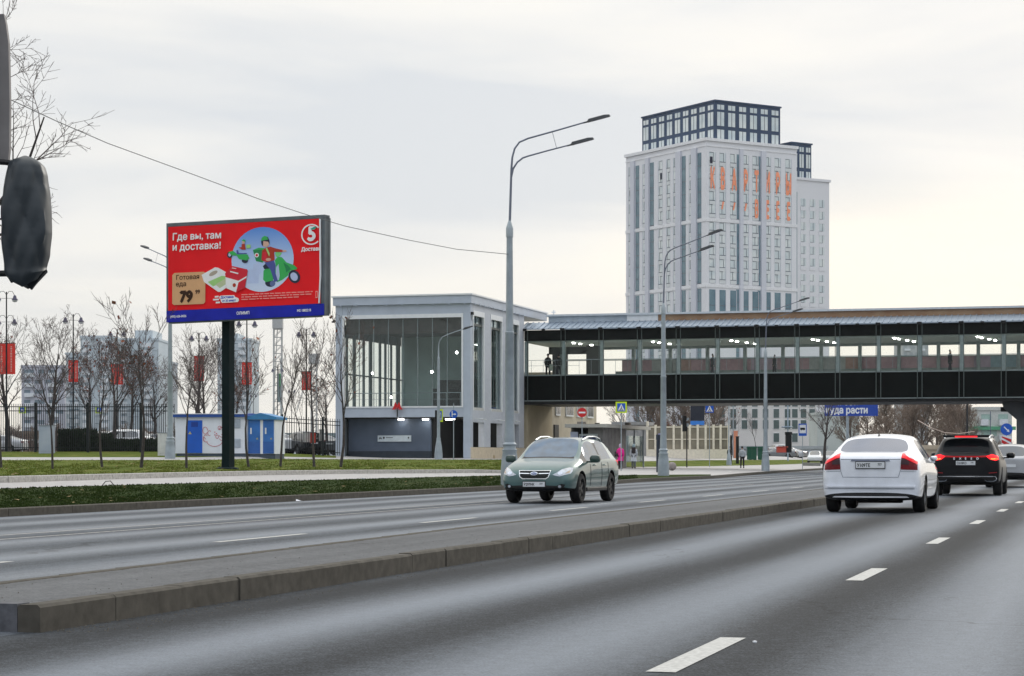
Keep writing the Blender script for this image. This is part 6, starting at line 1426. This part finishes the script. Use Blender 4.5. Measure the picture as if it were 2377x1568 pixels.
me = car_mesh(sed_st, (1.04, 3.88), .325, .93)
def car_root(name, label, p, rz, mid=2.3): r = empty(name, label, 'car', p, rz); r['mid'] = mid; return r
head = math.atan2(DV.y, DV.x)
pr = place(2031, 1189)
c1 = car_root('white_sedan', 'white sedan with red tail lamps driving ahead beside the median', pr-DV*.62+NV*-.02, head, 2.2)
tb = split(me, [WP, M('sedan_glass', (.06, .075, .12), .08, spec=.8, ior=1.7, var=.1), TRIM, UND], c1)
for x in (1.04, 3.88):
    for s_ in (-1, 1): wheel(c1, x, s_*.80, .325, .225, RIM)
D = (1, 0, 0); TLR = M('tail_red_dark', (.15, .003, .008), .25, spec=.3); TLB = M('tail_red_bright', (.70, .008, .018), .25, emit=.35); TLS = M('tail_smoke', (.045, .018, .024), .25, spec=.3)
for s_ in (-1, 1):
    f = lambda P_: [(s_*a, z) for a, z in P_]
    base = f([(.565, 1.10), (.60, 1.095), (.70, 1.02), (.83, .965), (.845, .93), (.85, .80), (.84, .795), (.545, .805)])
    o = patch(tb, base if s_ > 0 else base, D, TLR, 'tail_lamp', c1, .010, .03)
    patch(tb, f([(.563, 1.105), (.60, 1.10), (.70, 1.025), (.825, .975), (.845, .94), (.845, .90), (.79, .925), (.69, .975), (.62, 1.01), (.562, 1.02)]), D, TLB, 'brake_strip', o, .024, .03)
    patch(tb, f([(.56, 1.01), (.62, .995), (.70, .955), (.70, .895), (.552, .90)]), D, TLS, 'reverse_lens', o, .022, .03)
LN = M('gap_and_shade_line', (.16, .18, .22), .6)
patch(tb, [(-.545, .985), (.545, .985), (.545, .997), (-.545, .997)], D, LN, 'boot_gap', c1, .004, .05, th=.004)
patch(tb, [(-.50, .66), (.50, .66), (.50, .667), (-.50, .667)], D, LN, 'boot_gap', c1, .004, .05, th=.004)
for s_ in (-1, 1): patch(tb, [(s_*.545, .80), (s_*.553, .80), (s_*.508, .66), (s_*.50, .66)], D, LN, 'boot_gap', c1, .004, .05, th=.004)
patch(tb, [(-.36, .955), (.36, .955), (.34, .985), (-.34, .985)], D, M('handle_shadow', (.16, .18, .24), .5), 'handle_shade_strip', c1, .012, .05, th=.01)  # dark strip painted as the handle's shadow above the plate
patch(tb, [(-.80, .475), (.80, .475), (.82, .50), (-.82, .50)], D, WP, 'bumper_ridge', c1, .035, .05)
patch(tb, [(-.70, .235), (.70, .235), (.66, .29), (-.66, .29)], D, TRIM, 'diffuser', c1, .012, .05)
patch(tb, [(-.70, .288), (.70, .288), (.66, .312), (-.66, .312)], D, M('sill_bright', (.70, .72, .76), .3), 'bumper_trim', c1, .03, .05)
for s_ in (-1, 1): patch(tb, [(s_*.55, .775), (s_*.87, .765), (s_*.87, .758), (s_*.55, .768)], D, LN, 'bumper_gap', c1, .004, .05, th=.004)
patch(tb, [(-.84, .445), (.84, .445), (.84, .452), (-.84, .452)], D, LN, 'bumper_shade_line', c1, .004, .05, th=.004)  # thin dark line painted as the shading under the bumper ridge
h = tb.ray_cast(Vector((-3, 0, .885)), Vector((1, 0, 0)))[0]; plate(c1, h.x-.02, .885, 'У109ТЕ', '777')
b = MB(); b.add([(.0, -.012, 0), (.16, -.02, 0), (.16, .02, 0), (0, .012, 0), (.03, 0, .07), (.09, 0, .05)], [(0, 1, 5, 4), (3, 2, 5, 4), (0, 4, 3), (1, 2, 5)]); o = b.build('roof_aerial', BLACK, c1); o.location = (1.45, 0, 1.435)
for s_ in (-1, 1): mirror(c1, 3.25, s_*.80, .95, WP, .6)
b = MB(); b.tube([(.35, .45, .27), (.12, .45, .27)], .04, 8); b.build('exhaust', DARKMET, c1)
b = MB(); b.box(.5, 1.0, -.5, .3, .18, .32); b.build('silencer', UND, c1)
# --- black crossover further ahead
suv_st = [(0.00, .50, 1.00, 1.10, 1.08, .74, .70, .62, 'p', 'p'), (.05, .38, 1.06, 1.16, 1.14, .88, .82, .72, 'p', 'p'), (.14, .34, 1.09, 1.20, 1.18, .92, .87, .76, 'p', 'g'),
    (.42, .32, 1.10, 1.60, 1.53, .935, .89, .66, 'p', 'p'), (.50, .32, 1.10, 1.64, 1.56, .935, .89, .665, 'g', 'p'), (1.55, .28, 1.07, 1.69, 1.60, .94, .90, .68, 'b', 'p'), (1.63, .28, 1.07, 1.69, 1.60, .94, .90, .68, 'g', 'p'), (2.60, .28, 1.05, 1.66, 1.575, .94, .90, .67, 'g', 'g'),
    (3.40, .28, 1.02, 1.14, 1.10, .935, .88, .77, 'p', 'p'), (4.10, .30, .96, 1.06, 1.02, .92, .84, .74, 'p', 'p'), (4.45, .32, .84, .95, .90, .86, .76, .66, 'p', 'p'), (4.60, .36, .70, .80, .76, .74, .66, .56, 'p', 'p')]
BP = paint('black_car_paint', (.003, .004, .006), .3, coat=.06, dirt=.2, spec=.2)
me = car_mesh(suv_st, (.95, 3.68), .37, .94)
pr2 = place(2241, 1150)
c2 = car_root('black_crossover', 'black crossover with brake lamps lit and red light bar ahead of the white sedan', pr2-DV*.5+NV*.04, head, 2)
tb = split(me, [BP, M('dark_car_glass', (.006, .008, .010), .12, spec=.12), TRIM, UND], c2)
for x in (.95, 3.68):
    for s_ in (-1, 1): wheel(c2, x, s_*.81, .37, .235, RIM)
REDL = M('light_red', (.8, .01, .015), .3, emit=1.8); REDG = M('light_hot', (1.0, .16, .03), .3, emit=3.2); REDB = M('light_bar_red', (.30, .004, .008), .25, emit=.5)
patch(tb, [(-.78, 1.075), (-.35, 1.06), (.35, 1.06), (.78, 1.075), (.78, 1.13), (.35, 1.10), (-.35, 1.10), (-.78, 1.13)], D, REDB, 'light_bar', c2, .014, .04)
for s_ in (-1, 1):
    f = lambda P_: [(s_*a, z) for a, z in P_]
    o = patch(tb, f([(.55, 1.09), (.70, 1.15), (.86, 1.10), (.885, 1.0), (.80, .97), (.66, 1.0)]), D, REDL, 'tail_lamp', c2, .02, .03)
    patch(tb, f([(.66, 1.035), (.80, 1.04), (.865, 1.03), (.85, 1.005), (.70, 1.0)]), D, REDG, 'lit_core', o, .02, .03)
    patch(tb, f([(.62, .62), (.84, .64), (.84, .66), (.62, .645)]), D, M('reflector_red', (.25, .01, .015), .3), 'reflector', c2, .02, .03)
    patch(tb, f([(.50, .44), (.56, .40), (.74, .395), (.82, .43), (.84, .49), (.80, .53), (.80, .51), (.82, .485), (.80, .44), (.73, .41), (.57, .415), (.52, .45)]), D, CHROME, 'exhaust_surround', c2, .03, .03)
patch(tb, [(-.82, .525), (.82, .525), (.82, .545), (-.82, .545)], D, CHROME, 'chrome_strip', c2, .032, .05)
c1.scale = (1.03, 1.03, 1.03)
b = MB(); b.box(-.0, .06, -.62, .62, 1.60, 1.655); b.box(0, .22, -.64, .64, 1.645, 1.67); o = b.build('spoiler', BP, c2, bevel=.01); o.location = (.18, 0, .01)
b = MB(); b.box(.165, .178, -.30, .30, 1.615, 1.65); b.build('high_brake_lamp', REDL, c2)
h = tb.ray_cast(Vector((-3, 0, 1.02)), Vector((1, 0, 0)))[0]
for k, ch in enumerate('EXEED'):
    o = text(ch, .085, CHROME, c2, -.33+k*.155, 0, 0, 'badge_letter', bold=.02, ext=.004); o.location = (h.x-.03, 0, 1.0); o.rotation_euler = (0, 0, R(-90))
h = tb.ray_cast(Vector((-3, 0, .90)), Vector((1, 0, 0)))[0]; plate(c2, h.x-.02, .905, 'С518КО', '799')
for s_ in (-1, 1):
    b = MB(); b.tube([(.55, s_*.60, 1.58), (.65, s_*.62, 1.655), (1.4, s_*.64, 1.685), (2.3, s_*.63, 1.665), (2.45, s_*.62, 1.60)], .02, 6); b.build('roof_rail', CHROME, c2, smooth=True); mirror(c2, 2.95, s_*.92, 1.06, BP, 1.1)
b = MB(); b.add([(.0, -.012, 0), (.16, -.02, 0), (.16, .02, 0), (0, .012, 0), (.03, 0, .07), (.09, 0, .05)], [(0, 1, 5, 4), (3, 2, 5, 4), (0, 4, 3), (1, 2, 5)]); o = b.build('roof_aerial', BLACK, c2); o.location = (.7, 0, 1.655)
# --- generic cars, parked and far
def simple_car(name, label, p, rz, col_, kind='sedan', group=None, scale=1, lamps='rear', details=True):
    key = kind
    if key not in CARM: CARM[key] = car_mesh(sed_st if kind == 'sedan' else suv_st, (1.04, 3.88) if kind == 'sedan' else (.95, 3.68), .325 if kind == 'sedan' else .36, .93, lvl=1)
    r = car_root(name, label, p, rz); r.scale = (scale,)*3
    if group: r['group'] = group
    split(CARM[key].copy(), [col_, CG, TRIM, UND], r)
    wr = .325 if kind == 'sedan' else .36
    for x in ((1.04, 3.88) if kind == 'sedan' else (.95, 3.68)):
        for s_ in (-1, 1): wheel(r, x, s_*.81, wr, .22, RIM)
    Lc = 4.85 if kind == 'sedan' else 4.6; zz = .92 if kind == 'sedan' else 1.05
    for s_ in (-1, 1):
        b = MB(); b.box(-.02, .12, s_*.72-.13, s_*.72+.13, zz-.1, zz+.03); b.build('tail_lamp', TLR, r); b = MB(); b.box(Lc-.30, Lc-.12, s_*.62-.15, s_*.62+.15, zz-.32, zz-.2); b.build('headlamp', M('headlamp_pale', (.5, .52, .55), .2), r)
    b = MB(); b.box(-.03, 0, -.26, .26, .78, .89); b.build('number_plate', PLATE, r)
    return r
CARM = {}
silver = paint('silver_car_paint', (.38, .39, .41), .3, metal=.3); whitec = paint('parked_white', (.62, .64, .66), .3); blackc = paint('parked_black', (.015, .017, .02), .2); greyc = paint('parked_grey', (.13, .14, .15), .25); beigec = paint('parked_beige', (.40, .36, .30), .3)
p = place(2343, 1131); simple_car('silver_hatchback', 'silver car half hidden between the black crossover and the bridge pier', p-DV*.4, head, silver, 'suv', scale=.92)
pk = 'cars parked behind the fence'
for u, Y, rz, cl, kd_, lb in ((300, 160, 10, greyc, 'sedan', 'grey parked car right of the hedge behind the fence'), (345, 152, 170, whitec, 'suv', 'pale parked car behind the fence left of the white cabinet'), (190, 165, 5, blackc, 'suv', 'black parked car behind the hedge'), (60, 170, 175, silver, 'sedan', 'silver parked car behind the fence at the left'), (250, 158, 0, silver, 'sedan', 'silver parked car showing above the hedge'),
        (664, 150, 115, whitec, 'sedan', 'white parked car at the kiosk right side'), (700, 152, 100, blackc, 'sedan', 'black parked car with white roof glare near the parking fence'), (730, 149, 120, blackc, 'suv', 'black parked car below the red box'), (765, 150, 112, greyc, 'sedan', 'dark grey parked car nearest to the station'), (745, 170, 5, whitec, 'sedan', 'white parked car in the rear row beside the station')):
    g_ = GY(u, Y); simple_car('parked_car', lb, g_, R(rz), cl, kd_, pk)
fk = 'cars parked beyond the plaza'
for u, Y, rz, cl, kd_, lb in ((1790, 300, 30, silver, 'suv', 'silver car between the third lamp and the red barrier'), (1850, 290, 160, greyc, 'sedan', 'dark car right of the black stele'), (1870, 300, 150, silver, 'sedan', 'grey car behind the bus stop sign'), (1893, 275, 260, whitec, 'suv', 'white car facing the road left of the street tree'), (1925, 270, 265, silver, 'suv', 'silver van-like car partly hidden by the white sedan')):
    g_ = GY(u, Y); simple_car('parked_car', lb, g_, R(rz), cl, kd_, fk)

# --- green crossover coming towards us
xv_st = [(0.00, .50, .92, 1.02, 1.0, .72, .68, .60, 'p', 'p'), (.06, .38, .97, 1.09, 1.07, .85, .79, .69, 'p', 'p'), (.16, .34, 1.0, 1.13, 1.11, .875, .82, .71, 'p', 'g'), (.52, .31, 1.02, 1.475, 1.42, .885, .835, .60, 'p', 'p'), (.80, .30, 1.02, 1.50, 1.44, .89, .84, .60, 'g', 'p'),
    (1.30, .28, 1.01, 1.535, 1.47, .89, .845, .615, 'g', 'p'), (1.75, .27, .99, 1.55, 1.485, .89, .85, .62, 'b', 'p'), (1.83, .27, .99, 1.55, 1.485, .89, .85, .62, 'g', 'p'), (2.55, .27, .975, 1.52, 1.46, .89, .85, .615, 'g', 'g'), (2.98, .27, .955, 1.275, 1.225, .888, .84, .685, 'b', 'g'), (3.30, .27, .935, 1.075, 1.035, .885, .83, .74, 'p', 'b'), (3.40, .27, .925, 1.05, 1.015, .885, .83, .74, 'p', 'p'),
    (3.55, .27, .91, 1.02, .985, .885, .825, .74, 'p', 'p'), (3.95, .27, .86, .96, .93, .875, .80, .70, 'p', 'p'), (4.25, .28, .77, .87, .84, .83, .74, .63, 'p', 'p'), (4.40, .30, .68, .75, .72, .74, .66, .54, 'p', 'p'), (4.45, .36, .60, .64, .62, .60, .54, .44, 'p', 'p')]
GP_ = paint('green_car_paint', (.058, .118, .118), .34, metal=.35, coat=.8, dirt=.12, spec=.4)
me = car_mesh(xv_st, (.87, 3.52), .345, .89)
pr3 = place(1267, 1167)      # centre of the front axle on the road
hd3 = head+math.pi-R(1.6)
d3 = Vector((math.cos(hd3), math.sin(hd3), 0))
c3 = car_root('green_crossover', 'grey green crossover with roof rails and headlamps driving towards the camera', pr3-d3*3.52, hd3, 2.2)
tb = split(me, [GP_, M('xv_glass', (.035, .085, .15), .05, spec=.6, ior=1.6, var=.3), TRIM, UND], c3)  # blue of the reflected sky is put into the glass colour
for x in (.87, 3.52):
    for s_ in (-1, 1): wheel(c3, x, s_*.765, .345, .225, RIMD)
D = (-1, 0, 0)
def pf(pts, mat, name, root=c3, off=.012, d=D, step=.03, th=.03): return patch(tb, pts, d, mat, name, root, off, step, th=th)
gr = pf([(-.38, .765), (.38, .765), (.35, .61), (.28, .56), (-.28, .56), (-.35, .61)], CHROME, 'grille_surround', off=.014)
o = pf([(-.365, .757), (.365, .757), (.33, .62), (.27, .583), (-.27, .583), (-.33, .62)], BLACK, 'grille', gr, off=.024)
for s_ in (-1, 1): pf([(s_*.10, .69), (s_*.13, .70), (s_*.35, .705), (s_*.345, .688), (s_*.13, .682), (s_*.10, .685)] , CHROME, 'grille_bar', gr, off=.036)
em = pf([(.085*math.cos(R(a)), .693+.040*math.sin(R(a))) for a in range(0, 360, 20)], CHROME, 'emblem', gr, off=.045)
e2 = pf([(.068*math.cos(R(a)), .693+.029*math.sin(R(a))) for a in range(0, 360, 20)], M('emblem_blue', (.02, .05, .22), .3), 'emblem_field', gr, off=.052, th=.01)
for y, z, q in [(a_1, b_1-.072, c_1) for a_1, b_1, c_1 in ((.03, .775, .012), (-.005, .76, .008), (-.03, .772, .007), (-.025, .755, .007), (.015, .752, .007), (-.045, .763, .006))]: pf([(y-q, z), (y, z+q*.8), (y+q, z), (y, z-q*.8)], CHROME, 'emblem_star', gr, off=.056, th=.01)
HLg = M('headlamp_glass', (.42, .46, .52), .08, spec=1, coat=1, var=.3, scale=9)
for s_ in (-1, 1):
    f = lambda P_: [(s_*a, z) for a, z in P_]; ds = (-1, -s_*.55, 0)
    # looking along a slanted direction so that the lamp wraps round the wing
    o = patch(tb, f([(.43, .665), (.50, .70), (.62, .79), (.74, .83), (.80, .82), (.815, .74), (.80, .69), (.60, .625), (.50, .64)]), D, HLg, 'headlamp', c3, .012, .025)
    patch(tb, f([(.60+.055*math.cos(R(a)), .70+.038*math.sin(R(a))) for a in range(0, 360, 30)]), D, M('headlamp_core', (.62, .66, .75), .15, emit=.12), 'lamp_core', o, .02, .03)
    patch(tb, f([(.70, .69), (.78, .705), (.785, .77), (.75, .75)]), D, M('indicator_pale', (.50, .40, .30), .3), 'indicator', o, .02, .03)
    o = patch(tb, f([(.48, .39), (.64, .46), (.72, .44), (.68, .36), (.56, .34)]), D, TRIM, 'fog_recess', c3, .012, .03)
    patch(tb, f([(.60+.035*math.cos(R(a)), .395+.032*math.sin(R(a))) for a in range(0, 360, 30)]), D, HLg, 'fog_lamp', o, .022, .03)
    b = MB(); b.tube([(.70, s_*.56, 1.44), (.85, s_*.565, 1.51), (1.4, s_*.585, 1.56), (2.0, s_*.585, 1.55), (2.45, s_*.575, 1.47)], .02, 6); b.build('roof_rail', M('rail_silver', (.45, .48, .5), .3, metal=.5), c3, smooth=True)
    mirror(c3, 2.85, s_*.88, .965, M('mirror_green', (.03, .06, .05), .3, coat=.6), 1.15)
pf([(-.42, .37), (.42, .37), (.54, .33), (.47, .285), (-.47, .285), (-.54, .33)], BLACK, 'lower_intake', off=.014)
pf([(-.74, .26), (.74, .26), (.76, .31), (-.76, .31)], TRIM, 'front_skirt', off=.02)
h = tb.ray_cast(Vector((8, 0, .45)), Vector((-1, 0, 0)))[0]; plate(c3, h.x+.025, .445, 'Р297НК', '777', 1)
for s_ in (-1, 1):
    for x in (1.55, 2.45):
        hh = tb.ray_cast(Vector((x, s_*3, .88)), Vector((0, -s_, 0)))[0]
        b = MB(); b.tube([(x-.09, hh.y+s_*.0, .88), (x-.06, hh.y+s_*.03, .885), (x+.06, hh.y+s_*.03, .885), (x+.09, hh.y, .88)], .014, 6); b.build('door_handle', GP_, c3, smooth=True)
    for x, zt_ in ((1.20, .95), (1.79, .94), (2.78, .90)):
        b = MB(); pts = []
        for z in [zt_-.08*k for k in range(8)]:
            hh = tb.ray_cast(Vector((x, s_*3, z)), Vector((0, -s_, 0)))[0]
            if hh: pts.append((x, hh.y+s_*.001, z))
        b.tube(pts, .006, 4); b.build('door_gap', TRIM, c3)
    for xx, lab in ((.87, 0), (3.52, 1)):
        pass
    hh = tb.ray_cast(Vector((.25, s_*3, .98)), Vector((0, -s_, 0)))[0]; b = MB(); b.box(.10, .32, min(hh.y-s_*.06, hh.y+s_*.01), max(hh.y-s_*.06, hh.y+s_*.01), .86, 1.0); b.build('tail_lamp', TLB, c3, bevel=.02)
for s_ in (-1, 1):
    b = MB(); b.box(1.3, 3.1, min(s_*.80, s_*.885), max(s_*.80, s_*.885), .27, .36); b.build('sill_cladding', TRIM, c3, bevel=.02)
b = MB()
for y in (-.36, .36): b.box(1.9, 2.1, y-.22, y+.22, .9, 1.28); b.box(1.93, 2.05, y-.12, y+.12, 1.28, 1.42)
b.build('front_seats', M('seat_grey', (.08, .09, .1), .8), c3)
# driver, partly visible behind the windscreen
HAZE = True
# ------------------------------------------------------------------ haze
if HAZE:
    hb = MB(); hb.box(-1400, 1400, -60, 2300, -1.2, 125)
    hm = bpy.data.materials.new('haze_air'); hm.use_nodes = True; t = hm.node_tree; t.nodes.clear()
    o_ = t.nodes.new('ShaderNodeOutputMaterial'); v_ = t.nodes.new('ShaderNodeVolumePrincipled'); v_.inputs['Color'].default_value = (.90, .92, .95, 1); v_.inputs['Density'].default_value = .00006; v_.inputs['Anisotropy'].default_value = .2
    t.links.new(v_.outputs[0], o_.inputs['Volume'])
    tag(hb.build('haze', hm), 'thin pale air haze over the whole scene', 'haze', kind='stuff')
